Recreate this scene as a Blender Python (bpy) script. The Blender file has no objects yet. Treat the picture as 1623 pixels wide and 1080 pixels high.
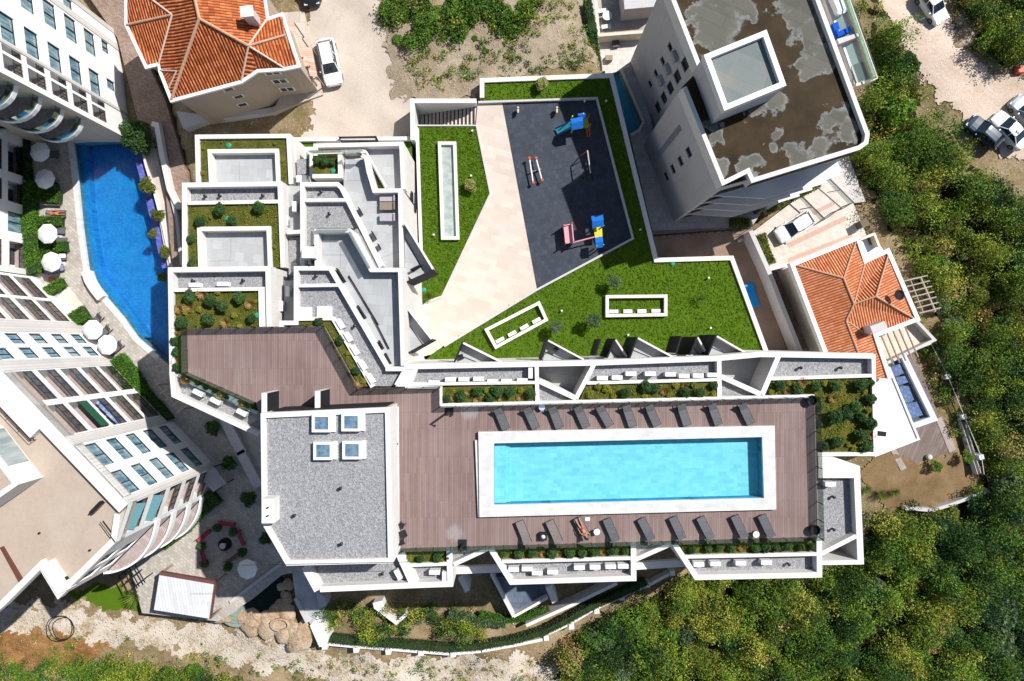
import bpy, math, random
import numpy as np
from math import sin, cos, pi, radians, hypot, atan2, sqrt
random.seed(7); RNG = np.random.default_rng(7)
C = bpy.context.scene.collection
H, F, CX, CY = 68.0, 1083.0, 811.5, 540.0      # drone height, focal length and centre in photo pixels
SUNV = (0.70, 0.50, 1.0)                       # towards the sun

def P(x, y, z=0.0):
    d = (H - z) / F
    return ((x - CX) * d, (CY - y) * d, z)
def XY(pts, z): return [P(a, b, z)[:2] for a, b in pts]
def M(px, z): return px * (H - z) / F          # photo pixels to metres at height z

def area(p): return sum(p[i-1][0]*p[i][1]-p[i][0]*p[i-1][1] for i in range(len(p)))/2
def ccw(p): return list(p) if area(p) > 0 else list(p)[::-1]
def inside(x, y, poly):
    r = False; n = len(poly); j = n-1
    for i in range(n):
        xi, yi = poly[i]; xj, yj = poly[j]
        if (yi > y) != (yj > y) and x < (xj-xi)*(y-yi)/(yj-yi)+xi: r = not r
        j = i
    return r
def lerp(a, b, t): return tuple(u+(v-u)*t for u, v in zip(a, b))

class MB:
    def __init__(s): s.v = []; s.f = []; s.uv = {}
    def add(s, vs, fs):
        o = len(s.v); s.v += [tuple(v) for v in vs]; s.f += [tuple(i+o for i in f) for f in fs]; return s
    def prism(s, poly, z0, z1, bottom=False):
        p = ccw(poly); n = len(p)
        fs = [tuple(range(n, 2*n))] + [(i, (i+1) % n, n+(i+1) % n, n+i) for i in range(n)]
        if bottom: fs.append(tuple(range(n-1, -1, -1)))
        return s.add([(x, y, z0) for x, y in p]+[(x, y, z1) for x, y in p], fs)
    def sheet(s, poly, z):
        p = ccw(poly); return s.add([(x, y, z) for x, y in p], [tuple(range(len(p)))])
    def wall(s, pts, w, z0, z1, closed=False):
        n = len(pts); L = []; R = []
        for i in range(n):
            a = pts[i-1] if (i or closed) else None
            b = pts[(i+1) % n] if (i < n-1 or closed) else None
            p = pts[i]; ds = []
            if a: l = hypot(p[0]-a[0], p[1]-a[1]) or 1; ds.append(((p[0]-a[0])/l, (p[1]-a[1])/l))
            if b: l = hypot(b[0]-p[0], b[1]-p[1]) or 1; ds.append(((b[0]-p[0])/l, (b[1]-p[1])/l))
            ns = [(-d[1], d[0]) for d in ds]
            if len(ns) == 2:
                mx, my = ns[0][0]+ns[1][0], ns[0][1]+ns[1][1]; l = hypot(mx, my) or 1
                mx, my = mx/l, my/l; k = min(1/max(mx*ns[0][0]+my*ns[0][1], .3), 2.5)
            else: mx, my = ns[0]; k = 1
            h = w/2*k; L.append((p[0]+mx*h, p[1]+my*h)); R.append((p[0]-mx*h, p[1]-my*h))
        vs = []
        for l, r in zip(L, R): vs += [(*l, z0), (*r, z0), (*r, z1), (*l, z1)]
        fs = []
        for i in range(n if closed else n-1):
            a = 4*i; b = 4*((i+1) % n)
            fs += [(a+1, b+1, b+2, a+2), (b, a, a+3, b+3), (a+2, b+2, b+3, a+3), (a, b, b+1, a+1)]
        if not closed: fs += [(0, 1, 2, 3), (4*n-3, 4*n-4, 4*n-1, 4*n-2)]
        return s.add(vs, fs)
    def box(s, c, size, rot=0.0, tilt=0.0):
        hx, hy, hz = size[0]/2, size[1]/2, size[2]/2; vs = []
        for x, y, z in [(-1,-1,-1),(1,-1,-1),(1,1,-1),(-1,1,-1),(-1,-1,1),(1,-1,1),(1,1,1),(-1,1,1)]:
            X, Y, Z = x*hx, y*hy, z*hz
            if tilt: Y, Z = Y*cos(tilt)-Z*sin(tilt), Y*sin(tilt)+Z*cos(tilt)
            vs.append((c[0]+X*cos(rot)-Y*sin(rot), c[1]+X*sin(rot)+Y*cos(rot), c[2]+Z))
        return s.add(vs, [(3,2,1,0),(4,5,6,7),(0,1,5,4),(1,2,6,5),(2,3,7,6),(3,0,4,7)])
    def rbox(s, c, size, r, rot=0.0, n=4):          # box with rounded vertical corners and a small top chamfer
        hx, hy = size[0]/2, size[1]/2; ring = []
        for cx, cy, a0 in ((hx-r, hy-r, 0), (-hx+r, hy-r, pi/2), (-hx+r, -hy+r, pi), (hx-r, -hy+r, 1.5*pi)):
            for k in range(n+1):
                a = a0+k/n*pi/2; ring.append((cx+r*cos(a), cy+r*sin(a)))
        z0, z1 = c[2]-size[2]/2, c[2]+size[2]/2; ch = min(r*.4, size[2]*.3)
        rings = [(1, z0), (1, z1-ch), (1-ch/max(hx, .01), z1)]
        m = len(ring); vs = []
        for k, z in rings:
            for x, y in ring:
                X, Y = x*k, y*k; vs.append((c[0]+X*cos(rot)-Y*sin(rot), c[1]+X*sin(rot)+Y*cos(rot), z))
        fs = [tuple(range(2*m, 3*m)), tuple(range(m-1, -1, -1))]
        for k in range(2):
            fs += [(k*m+i, k*m+(i+1) % m, (k+1)*m+(i+1) % m, (k+1)*m+i) for i in range(m)]
        return s.add(vs, fs)
    def tube(s, a, b, r, r2=None, n=8):
        r2 = r if r2 is None else r2
        d = np.array(b, float)-np.array(a, float); l = np.linalg.norm(d) or 1; d /= l
        u = np.cross(d, (0, 0, 1) if abs(d[2]) < .9 else (1, 0, 0)); u /= np.linalg.norm(u); w = np.cross(d, u)
        vs = []
        for p, q in ((a, r), (b, r2)):
            for i in range(n):
                t = 2*pi*i/n; vs.append(tuple(np.array(p)+q*(cos(t)*u+sin(t)*w)))
        fs = [(i, (i+1) % n, n+(i+1) % n, n+i) for i in range(n)]+[tuple(range(n-1, -1, -1)), tuple(range(n, 2*n))]
        return s.add(vs, fs)
    def lathe(s, c, prof, n=16):                     # prof: (radius, z)
        vs = []; fs = []
        for r, z in prof:
            for i in range(n):
                t = 2*pi*i/n; vs.append((c[0]+r*cos(t), c[1]+r*sin(t), c[2]+z))
        for k in range(len(prof)-1):
            fs += [(k*n+i, k*n+(i+1) % n, (k+1)*n+(i+1) % n, (k+1)*n+i) for i in range(n)]
        fs += [tuple(range(n-1, -1, -1)), tuple(range((len(prof)-1)*n, len(prof)*n))]
        return s.add(vs, fs)
    def quad(s, *pts): return s.add(pts, [tuple(range(len(pts)))])
    def face_uv(s, pts, uvs):
        s.uv[len(s.f)] = uvs; return s.add(pts, [tuple(range(len(pts)))])
    def build(s, name, mat, parent=None, smooth=False, label=None):
        me = bpy.data.meshes.new(name); me.from_pydata(s.v, [], s.f)
        if s.uv:
            l = me.uv_layers.new(name='UVMap')
            for fi, uvs in s.uv.items():
                for k, li in enumerate(me.polygons[fi].loop_indices): l.data[li].uv = uvs[k]
        me.materials.append(mat)
        if smooth: me.polygons.foreach_set('use_smooth', [True]*len(me.polygons))
        me.validate(); me.update()
        o = bpy.data.objects.new(name, me); C.objects.link(o)
        if parent is not None:
            o.parent = parent
            if parent.get('flat'): o.location = [-c for c in parent.location]
        if label: o['label'] = label
        return o

LABELS = {}
def tag(o, label, cat, group=None, kind=None):
    if label: o['label'] = label; LABELS.setdefault(label, []).append(o.name)
    if cat: o['category'] = cat
    if group: o['group'] = group
    if kind: o['kind'] = kind
    return o
def thing(name, label, cat, loc=(0, 0, 0), rz=0.0, group=None, flat=False):
    """Empty at the base of a thing; flat=True means its parts are given in world coordinates."""
    o = bpy.data.objects.new(name, None); C.objects.link(o); o.empty_display_size = .3
    o.location = loc; o.rotation_euler = (0, 0, rz)
    if flat: o['flat'] = 1
    return tag(o, label, cat, group)
def dup(root, loc, rz=0.0, label=None, group=None, scale=None):
    kids = [o for o in C.objects if o.parent == root]
    r = root.copy(); C.objects.link(r); r.location = loc; r.rotation_euler = (0, 0, rz)
    if scale: r.scale = (scale,)*3 if not isinstance(scale, tuple) else scale
    for ch in kids:
        c = ch.copy(); C.objects.link(c); c.parent = r
        for g in [o for o in C.objects if o.parent == ch]:
            d = g.copy(); C.objects.link(d); d.parent = c
    if label: tag(r, label, None, group)
    return r
def place(proto, used, loc, rz, label, group=None, scale=None):
    if proto.name not in used:
        used.add(proto.name); proto.location = loc; proto.rotation_euler = (0, 0, rz)
        if scale: proto.scale = (scale,)*3 if not isinstance(scale, tuple) else scale
        tag(proto, label, None, group); return proto
    return dup(proto, loc, rz, label, group, scale)
USED = set()
ORD = ['first','second','third','fourth','fifth','sixth','seventh','eighth','ninth','tenth','eleventh','twelfth','thirteenth','fourteenth','fifteenth','sixteenth','seventeenth','eighteenth','nineteenth','twentieth']
def struct(o): o['kind'] = 'structure'; return o

# ---------------------------------------------------------------- materials
class NT:
    def __init__(s, name):
        m = bpy.data.materials.new(name); m.use_nodes = True; s.m = m; s.t = m.node_tree; s.t.nodes.clear()
        s.out = s.t.nodes.new('ShaderNodeOutputMaterial')
    def n(s, typ, ins=None, **kw):
        o = s.t.nodes.new('ShaderNode'+typ)
        for k, v in kw.items(): setattr(o, k, v)
        for k, v in (ins or {}).items():
            if isinstance(v, bpy.types.NodeSocket): s.t.links.new(v, o.inputs[k])
            else: o.inputs[k].default_value = v
        return o
    def pos(s): return s.n('NewGeometry').outputs['Position']
    def obj(s): return s.n('TexCoord').outputs['Object']
    def noise(s, vec, scale, detail=4, rough=.6, dist=0.0):
        return s.n('TexNoise', {'Vector': vec, 'Scale': scale, 'Detail': detail, 'Roughness': rough, 'Distortion': dist}).outputs['Fac']
    def ramp(s, fac, stops, interp='LINEAR'):
        r = s.n('ValToRGB', {'Fac': fac}); e = r.color_ramp.elements; r.color_ramp.interpolation = interp
        while len(e) < len(stops): e.new(.5)
        for el, (p, c) in zip(e, stops): el.position = p; el.color = (*c, 1) if len(c) == 3 else c
        return r.outputs['Color']
    def mix(s, fac, a, b, mode='MIX'):
        o = s.n('Mix', data_type='RGBA', blend_type=mode)
        for k, v in ((0, fac), (6, a), (7, b)):
            if isinstance(v, bpy.types.NodeSocket): s.t.links.new(v, o.inputs[k])
            else: o.inputs[k].default_value = v if k == 0 else ((*v, 1) if len(v) == 3 else v)
        return o.outputs[2]
    def math(s, op, a, b=0.0, clamp=False):
        o = s.n('Math', operation=op, use_clamp=clamp)
        for k, v in ((0, a), (1, b)):
            if isinstance(v, bpy.types.NodeSocket): s.t.links.new(v, o.inputs[k])
            else: o.inputs[k].default_value = v
        return o.outputs[0]
    def map(s, vec, rot=(0, 0, 0), scale=(1, 1, 1), loc=(0, 0, 0)):
        return s.n('Mapping', {'Vector': vec, 'Rotation': rot, 'Scale': scale, 'Location': loc}).outputs[0]
    def bsdf(s, col, rough=.8, bump=None, bs=.3, bd=.05, metal=0.0, spec=.3, **kw):
        ins = {'Base Color': col if isinstance(col, bpy.types.NodeSocket) else (*col, 1), 'Roughness': rough, 'Metallic': metal, 'Specular IOR Level': spec}
        ins.update(kw)
        if bump is not None: ins['Normal'] = s.n('Bump', {'Height': bump, 'Strength': bs, 'Distance': bd}).outputs[0]
        return s.n('BsdfPrincipled', ins).outputs[0]
    def done(s, sh): s.t.links.new(sh, s.out.inputs['Surface']); return s.m
def scl(c, k): return tuple(min(1, v*k) for v in c)

def m_plain(name, col, rough=.7, var=.12, scale=1.5, bump=.15, metal=0.0, spec=.3, fine=14.0):
    t = NT(name); p = t.obj()
    a = t.noise(p, scale, 5, .65); b = t.noise(p, fine, 3, .6)
    f = t.math('ADD', t.math('MULTIPLY', a, .7), t.math('MULTIPLY', b, .3))
    c = t.ramp(f, [(.3, scl(col, 1-var)), (.7, scl(col, 1+var))])
    return t.done(t.bsdf(c, rough, b, bump, .02, metal, spec))
def m_plaster(name, col, stain=.18):
    t = NT(name); p = t.pos()
    a = t.noise(p, .35, 6, .65); st = t.noise(t.map(p, scale=(2.2, 2.2, .25)), 1.0, 5, .7); fine = t.noise(p, 25, 2)
    c = t.ramp(a, [(.3, scl(col, .93)), (.7, scl(col, 1.03))])
    c = t.mix(t.ramp(st, [(.52, (0, 0, 0)), (.8, (1, 1, 1))]), c, scl(col, 1-stain))
    return t.done(t.bsdf(c, .75, fine, .12, .01))
def m_gravel(name, cols, cell=.12, big=.8):
    t = NT(name); p = t.pos()
    v = t.n('TexVoronoi', {'Vector': p, 'Scale': 1/cell}, feature='F1'); v2 = t.n('TexVoronoi', {'Vector': p, 'Scale': 1.7/cell}, feature='F1')
    r = t.n('SeparateColor', {'Color': v.outputs['Color']}).outputs[0]; r2 = t.n('SeparateColor', {'Color': v2.outputs['Color']}).outputs[1]
    k = t.math('ADD', t.math('MULTIPLY', r, .62), t.math('MULTIPLY', r2, .38))
    c = t.ramp(k, [(.12, cols[0]), (.45, cols[1]), (.72, cols[2]), (.95, cols[3])])
    c = t.mix(t.math('MULTIPLY', t.ramp(t.noise(p, big, 4), [(.4, (0, 0, 0)), (.7, (1, 1, 1))]), .35), c, cols[1])
    return t.done(t.bsdf(c, .85, v.outputs['Distance'], .5, .05))
def m_planks(name, cols, w=.145, rot=0.0, wet=(), length=3.6):
    t = NT(name); p = t.pos(); q = t.map(p, rot=(0, 0, rot+pi/2))
    b = t.n('TexBrick', {'Vector': q, 'Color1': (0, 0, 0, 1), 'Color2': (1, 1, 1, 1), 'Mortar': (.5, .5, .5, 1), 'Scale': 1.0, 'Mortar Size': .012, 'Brick Width': length, 'Row Height': w, 'Bias': 0.0}, offset=.37)
    k = t.n('SeparateColor', {'Color': b.outputs['Color']}).outputs[0]
    st = t.noise(t.map(q, scale=(.6, 9, 1)), 1.0, 4, .6); bl = t.noise(p, .22, 5, .65)
    kk = t.math('ADD', t.math('ADD', t.math('MULTIPLY', k, .24), t.math('MULTIPLY', st, .20)), t.math('MULTIPLY', bl, .66))
    c = t.ramp(kk, [(.3, cols[0]), (.52, cols[1]), (.8, cols[2])])
    for wx, wy, wr in wet:
        d = t.n('VectorMath', {0: p, 1: (wx, wy, 0)}, operation='SUBTRACT').outputs[0]
        d = t.n('VectorMath', {0: t.map(d, scale=(1, 1, 0))}, operation='LENGTH').outputs['Value']
        f = t.math('MULTIPLY', t.ramp(t.math('ADD', t.math('DIVIDE', d, wr), t.math('MULTIPLY', t.noise(t.map(q, scale=(1, 7, 1)), 1.2, 4), .9)), [(.75, (1, 1, 1)), (1.3, (0, 0, 0))]), .6)
        c = t.mix(f, c, (.36, .34, .34))
    c = t.mix(t.math('MULTIPLY', b.outputs['Fac'], .7), c, scl(cols[0], .6))
    return t.done(t.bsdf(c, .62, t.math('SUBTRACT', st, t.math('MULTIPLY', b.outputs['Fac'], 2)), .4, .01, 0, .3))
def m_paving(name, cols, w=.6, h=.6, rot=0.0, mort=.012, mortcol=None, offset=.5, blot=.4):
    t = NT(name); p = t.pos(); q = t.map(p, rot=(0, 0, rot))
    b = t.n('TexBrick', {'Vector': q, 'Color1': (0, 0, 0, 1), 'Color2': (1, 1, 1, 1), 'Mortar': (.5, .5, .5, 1), 'Scale': 1.0, 'Mortar Size': mort, 'Brick Width': w, 'Row Height': h, 'Bias': 0.0}, offset=offset)
    k = t.n('SeparateColor', {'Color': b.outputs['Color']}).outputs[0]; bl = t.noise(p, blot, 6, .65); fi = t.noise(p, 9, 3)
    kk = t.math('ADD', t.math('ADD', t.math('MULTIPLY', k, .3), t.math('MULTIPLY', bl, .55)), t.math('MULTIPLY', fi, .2))
    c = t.ramp(kk, [(.3, cols[0]), (.52, cols[1]), (.78, cols[2])])
    c = t.mix(t.math('MULTIPLY', b.outputs['Fac'], .8), c, mortcol or scl(cols[0], .6))
    return t.done(t.bsdf(c, .75, t.math('SUBTRACT', fi, b.outputs['Fac']), .25, .01))
def m_soil(name, stops, s1=.5, s2=6.0, bump=.7, rocks=None, rk=.6):
    t = NT(name); p = t.pos()
    a = t.noise(p, s1, 8, .68, .3); b = t.noise(p, s2, 5, .7)
    k = t.math('ADD', t.math('MULTIPLY', a, .6), t.math('MULTIPLY', b, .4))
    c = t.ramp(k, stops); h = b
    if rocks:
        v = t.n('TexVoronoi', {'Vector': p, 'Scale': 3.2}, feature='F1')
        m = t.math('MULTIPLY', t.ramp(v.outputs['Distance'], [(.1, (1, 1, 1)), (.3, (0, 0, 0))]), t.ramp(t.noise(p, .8, 3), [(rk-.12, (0, 0, 0)), (rk, (1, 1, 1))]))
        c = t.mix(m, c, rocks); h = t.math('ADD', b, m)
    return t.done(t.bsdf(c, .95, h, bump, .12, 0, .1))
def m_leaf(name, stops, trans=.25, rough=.55, objvar=.25):
    t = NT(name); g = t.n('NewGeometry'); r = g.outputs['Random Per Island']
    oi = t.n('ObjectInfo').outputs['Random']; nz = t.noise(g.outputs['Position'], .9, 3)
    k = t.math('ADD', t.math('ADD', t.math('MULTIPLY', r, .55), t.math('MULTIPLY', nz, .55)), t.math('MULTIPLY', t.math('SUBTRACT', oi, .5), objvar))
    c = t.ramp(k, stops)
    d = t.bsdf(c, rough, None, spec=.25); tr = t.n('BsdfTranslucent', {'Color': t.mix(.5, c, (.3, .4, .03), 'MIX')}).outputs[0]
    return t.done(t.n('MixShader', {0: trans, 1: d, 2: tr}).outputs[0])
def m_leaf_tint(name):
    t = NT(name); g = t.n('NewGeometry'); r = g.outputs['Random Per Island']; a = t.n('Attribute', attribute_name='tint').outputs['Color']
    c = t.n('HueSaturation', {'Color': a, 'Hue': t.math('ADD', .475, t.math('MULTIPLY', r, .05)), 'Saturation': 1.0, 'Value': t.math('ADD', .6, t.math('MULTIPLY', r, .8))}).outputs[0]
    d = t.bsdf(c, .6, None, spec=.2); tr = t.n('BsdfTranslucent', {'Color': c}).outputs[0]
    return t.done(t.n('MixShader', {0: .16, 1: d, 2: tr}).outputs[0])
def m_water(name, tint, rough=.03, wave=4.0, bs=.12, refl=.9):
    t = NT(name); p = t.pos()
    h = t.math('ADD', t.noise(p, wave, 3, .5, .6), t.noise(p, wave*3.1, 2))
    nrm = t.n('Bump', {'Height': h, 'Strength': bs, 'Distance': .1}).outputs[0]
    fr = t.n('Fresnel', {'IOR': 1.33, 'Normal': nrm}).outputs[0]
    gl = t.n('BsdfGlossy', {'Color': (refl, refl, refl, 1), 'Roughness': rough, 'Normal': nrm}).outputs[0]
    tr = t.n('BsdfTransparent', {'Color': (*tint, 1)}).outputs[0]
    return t.done(t.n('MixShader', {0: fr, 1: tr, 2: gl}).outputs[0])
def m_glass(name, tint, refl=.12):
    t = NT(name); fr = t.n('LayerWeight', {'Blend': .25}).outputs['Fresnel']
    gl = t.n('BsdfGlossy', {'Color': (.9, .95, .95, 1), 'Roughness': .02}).outputs[0]
    tr = t.n('BsdfTransparent', {'Color': (*tint, 1)}).outputs[0]
    return t.done(t.n('MixShader', {0: t.math('ADD', t.math('MULTIPLY', fr, .5), refl*.5, True), 1: tr, 2: gl}).outputs[0])
def m_window(name, col, curtain, refl=.1, sc=.9):
    t = NT(name); p = t.pos()
    n1 = t.noise(t.map(p, scale=(3, 3, .6)), sc, 3, .6)
    c = t.ramp(n1, [(.38, col), (.6, curtain)])
    return t.done(t.bsdf(c, refl, None, 0, 0, 0, .6))
def m_tiles(name, cols, pu=.27, pv=.42):
    t = NT(name); uv = t.n('TexCoord').outputs['UV']; s = t.n('SeparateXYZ', {0: uv})
    u = t.math('FRACT', t.math('DIVIDE', s.outputs[0], pu)); tri = t.math('ABSOLUTE', t.math('SUBTRACT', u, .5))
    vv = t.math('FRACT', t.math('DIVIDE', s.outputs[1], pv))
    cell = t.n('TexWhiteNoise', {'Vector': t.n('CombineXYZ', {0: t.math('FLOOR', t.math('DIVIDE', s.outputs[0], pu)), 1: t.math('FLOOR', t.math('DIVIDE', s.outputs[1], pv)), 2: 0.0}).outputs[0]}, noise_dimensions='3D').outputs['Value']
    p = t.pos(); bl = t.noise(p, .45, 6, .7, .4)
    k = t.math('ADD', t.math('MULTIPLY', cell, .4), t.math('MULTIPLY', bl, .62))
    c = t.ramp(k, [(.28, cols[0]), (.5, cols[1]), (.75, cols[2])])
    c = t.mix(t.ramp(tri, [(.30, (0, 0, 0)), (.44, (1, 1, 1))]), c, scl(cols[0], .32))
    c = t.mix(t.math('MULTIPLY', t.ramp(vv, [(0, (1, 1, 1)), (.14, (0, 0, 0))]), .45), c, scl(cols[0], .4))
    return t.done(t.bsdf(c, .85, t.math('MULTIPLY', t.math('SUBTRACT', .5, tri), 2.0), 1.0, .09, 0, .15))
def m_car(name, col, metal=.0):
    t = NT(name); n1 = t.noise(t.obj(), 3, 3)
    c = t.ramp(n1, [(.3, scl(col, .93)), (.7, scl(col, 1.04))])
    return t.done(t.bsdf(c, .42, None, metal=metal, spec=.35, **{'Coat Weight': .15, 'Coat Roughness': .05}))

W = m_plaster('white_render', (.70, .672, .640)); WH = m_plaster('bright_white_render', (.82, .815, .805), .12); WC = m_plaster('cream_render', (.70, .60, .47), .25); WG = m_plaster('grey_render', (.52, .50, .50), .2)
WS = m_paving('pale_stone_cladding', [(.52, .49, .46), (.61, .585, .55), (.68, .66, .63)], .5, .25, 0, .01)
GRAVEL = m_gravel('roof_gravel', [(.16, .16, .168), (.262, .262, .27), (.33, .33, .335), (.46, .455, .45)], .09)
TERR = m_paving('terrace_tiles', [(.33, .34, .345), (.38, .39, .395), (.44, .45, .45)], .8, .8, .12, .006, (.24, .25, .26))
SOIL = m_soil('bed_soil', [(.28, (.035, .045, .010)), (.45, (.075, .085, .014)), (.58, (.13, .12, .025)), (.75, (.21, .14, .05))], 1.2, 9)
DARK = m_plain('anthracite_panel', (.02, .021, .025), .7, .15, 1, .1, 0, .1)
METAL = m_plain('dark_metal', (.03, .03, .033), .4, .1, 4, .05, .4)
STEEL = m_plain('pale_metal', (.5, .51, .52), .35, .08, 4, .05, .7)
GLASS = m_glass('balustrade_glass', (.74, .78, .77)); GLASSG = m_glass('green_glass', (.66, .80, .73), .2)
WHITEP = m_plain('white_paint', (.72, .72, .72), .45, .05, 3, .05); SHUT = m_plain('grey_lacquer', (.35, .35, .36), .5)
POOLT = m_paving('pool_tiles', [(.18, .51, .60), (.235, .585, .67), (.30, .66, .73)], .62, .31, 0, .006, (.2, .55, .65), .5, .5)
POOLB = m_paving('blue_mosaic', [(.008, .27, .60), (.016, .37, .74), (.05, .48, .82)], .2, .2, 0, .006, (.004, .12, .4), .5, .6)
COPE = m_paving('stone_coping', [(.52, .51, .49), (.61, .60, .58), (.67, .66, .64)], .6, .3, 0, .008, (.5, .48, .46), .5, .9)
WATER = m_water('pool_water', (.82, .96, .98), .05, 3.0, .22); WATERB = m_water('deep_water', (.45, .85, .98), .08, 3.2, .9, .9); WATERD = m_water('dark_water', (.25, .4, .42))
GRASS_B = m_soil('lawn_base', [(.28, (.055, .11, .006)), (.5, (.07, .135, .007)), (.68, (.095, .15, .012)), (.82, (.18, .17, .045))], .3, 10, .3)
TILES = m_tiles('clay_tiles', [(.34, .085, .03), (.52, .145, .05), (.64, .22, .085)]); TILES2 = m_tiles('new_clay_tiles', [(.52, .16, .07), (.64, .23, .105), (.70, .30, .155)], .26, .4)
WOOD = m_plain('weathered_wood', (.32, .24, .18), .8, .25, 3, .4); WOODP = m_plain('pale_wood', (.40, .33, .27), .8, .2, 3, .3)
# ---------------------------------------------------------------- terrain
CTRL = [(560,100,-1.7),(600,180,-2),(520,200,-2),(700,60,-1.2),(850,60,-1.1),(720,120,-1.2),(900,110,-1.1),(500,0,-1.6),(640,0,-1.2),(850,-60,-1),
 (1000,40,-5.4),(1000,-60,-5.4),(1450,60,-4.6),(1560,180,-4.6),(1620,40,-4.3),(1420,160,-5.3),(1700,100,-4),(1450,300,-5.6),(1600,400,-5.6),(1500,600,-6.2),(1620,700,-7),(1100,350,-5.6),(1300,400,-5.6),(1430,740,-6),
 (1300,950,-8.6),(1600,1000,-9.6),(1000,1040,-8.6),(1450,850,-7.2),(1150,960,-8.2),(1700,1100,-10.5),(900,1000,-7.4),
 (700,1050,-7.6),(500,1060,-7.6),(300,1000,-6.6),(100,1000,-5.8),(60,1070,-6.3),(200,1080,-7),(-60,1000,-5.5),(950,950,-6.9),(1040,915,-7.0),(870,990,-7.0),(740,1000,-6.5),(620,970,-6.2),(800,970,-6.4),(440,990,-5.8),
 (150,300,-5),(150,600,-5),(300,700,-5),(330,850,-5.2),(100,100,-4.2),(230,120,-3.6),(-80,300,-5),(-80,700,-5),(800,400,-2.5),(600,250,-2.6),(800,800,-8),(400,550,-6),(380,200,-2.9),(500,170,-1.9)]
CW = np.array([[*P(x, y, z)[:2], z] for x, y, z in CTRL])
def terr0(X, Y):
    X = np.asarray(X, float); Y = np.asarray(Y, float)
    d2 = (X[..., None]-CW[:, 0])**2+(Y[..., None]-CW[:, 1])**2+4.0
    w = 1/d2**1.7; z = (w*CW[:, 2]).sum(-1)/w.sum(-1)
    return z+.10*np.sin(X*.9+1.3*np.sin(Y*.55))*np.cos(Y*.8+.7*np.sin(X*.4))
GX = np.arange(-64, 64.01, .5); GY = np.arange(-46, 46.01, .5)
GZ = terr0(*np.meshgrid(GX, GY, indexing='ij'))
def terr(x, y):
    fx = min(max((x-GX[0])/.5, 0), len(GX)-1.001); fy = min(max((y-GY[0])/.5, 0), len(GY)-1.001)
    i, j = int(fx), int(fy); u, v = fx-i, fy-j
    return float((GZ[i, j]*(1-v)+GZ[i, j+1]*v)*(1-u)+(GZ[i+1, j]*(1-v)+GZ[i+1, j+1]*v)*u)
def PT(x, y):                                   # a photo point brought down to the terrain
    z = -5.0
    for _ in range(4): p = P(x, y, z); z = terr(p[0], p[1])
    return (p[0], p[1], z)
def carve(poly, z):
    for i, x in enumerate(GX):
        for j, y in enumerate(GY):
            if GZ[i, j] > z and inside(x, y, poly): GZ[i, j] = z
# paved levels, in photo pixels at their own height
PLAZA = [(757,165),(796,163),(851,458),(704,548),(684,562),(668,566),(664,490),(678,476),(699,469),(776,307),(754,201)]
PLAYG = [(796,163),(946,156),(1003,378),(851,458)]
LAWN_E = [(763,127),(969,119),(1039,412),(1160,408),(1214,556),(1214,566),(672,574),(684,562),(704,548),(851,458),(1003,378),(946,156),(762,161)]
LAWN_W = [(660,200),(754,201),(776,307),(699,469),(678,476),(667,486)]
YARD = [(1030,366),(1190,361),(1246,558),(1200,558),(1140,415),(1036,418)]
DRIVE = [(1190,370),(1306,283),(1352,322),(1385,400),(1255,440),(1217,425)]
WPAVE = [(-30,205),(112,205),(210,214),(236,222),(262,300),(300,430),(420,640),(480,760),(480,905),(446,912),(400,950),(345,985),(225,972),(208,905),(120,905),(-30,760)]
STREET = [(130,-20),(205,-20),(205,40),(262,160),(300,290),(330,440),(275,440),(262,300),(236,196),(218,190),(186,60)]
POOLW = [(113,226),(209,219),(222,280),(236,330),(262,430),(300,480),(330,590),(272,582),(252,566),(216,535),(195,505),(165,470),(148,450),(138,428),(128,360),(119,270)]
for poly, z in ((XY([(655,161),(765,161),(768,131),(968,123),(1040,412),(1160,410),(1230,560),(1230,600),(660,600)], 0), -6.5), (XY([(938,50),(1048,44),(1045,200),(1078,348),(1200,310),(1212,345),(1192,364),(1030,380),(980,214),(950,120)], -5), -7.2), (XY(YARD, -5), -6.2), (XY(DRIVE, -5), -6.0), (XY(WPAVE, -4), -6.6), (XY(STREET, -3), -4.6),
                (XY([(300,205),(660,205),(660,600),(1400,555),(1400,930),(480,945),(400,700),(262,640),(262,420)], 6), -8.5)):
    carve(poly, z)
GROUND = m_soil('dry_ground', [(.3, (.10, .085, .035)), (.45, (.2, .15, .075)), (.58, (.33, .25, .15)), (.75, (.46, .39, .29))], .35, 5, .8, (.6, .55, .48), .6)
def grid_mesh(name, xs, ys, zf, mat):
    n, m = len(xs), len(ys); X, Y = np.meshgrid(xs, ys, indexing='ij')
    co = np.stack([X, Y, zf], -1).reshape(-1, 3)
    i, j = np.meshgrid(np.arange(n-1), np.arange(m-1), indexing='ij'); a = (i*m+j).ravel()
    f = np.stack([a, a+m, a+m+1, a+1], -1)
    me = bpy.data.meshes.new(name); me.from_pydata(co.tolist(), [], f.tolist()); me.materials.append(mat)
    me.polygons.foreach_set('use_smooth', [True]*len(me.polygons)); me.update()
    o = bpy.data.objects.new(name, me); C.objects.link(o); return o
gx = np.concatenate([[-4000, -1200, -400, -150, -90], GX, [90, 150, 400, 1200, 4000]]); gy = np.concatenate([[-4000, -1200, -400, -150, -80], GY, [80, 150, 400, 1200, 4000]])
ZZ = np.empty((len(gx), len(gy)))
for a, x in enumerate(gx):
    ii = int(np.clip(round((x-GX[0])/.5), 0, len(GX)-1))
    jj = np.clip(np.round((gy-GY[0])/.5).astype(int), 0, len(GY)-1); ZZ[a] = GZ[ii, jj]
struct(grid_mesh('ground', gx, gy, ZZ, GROUND))
def n2(x, y, s=1.0): return sin(x*1.7*s+2.1*sin(y*1.1*s))*.5+sin(y*2.3*s+1.7*sin(x*1.9*s+1))*.5
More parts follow.
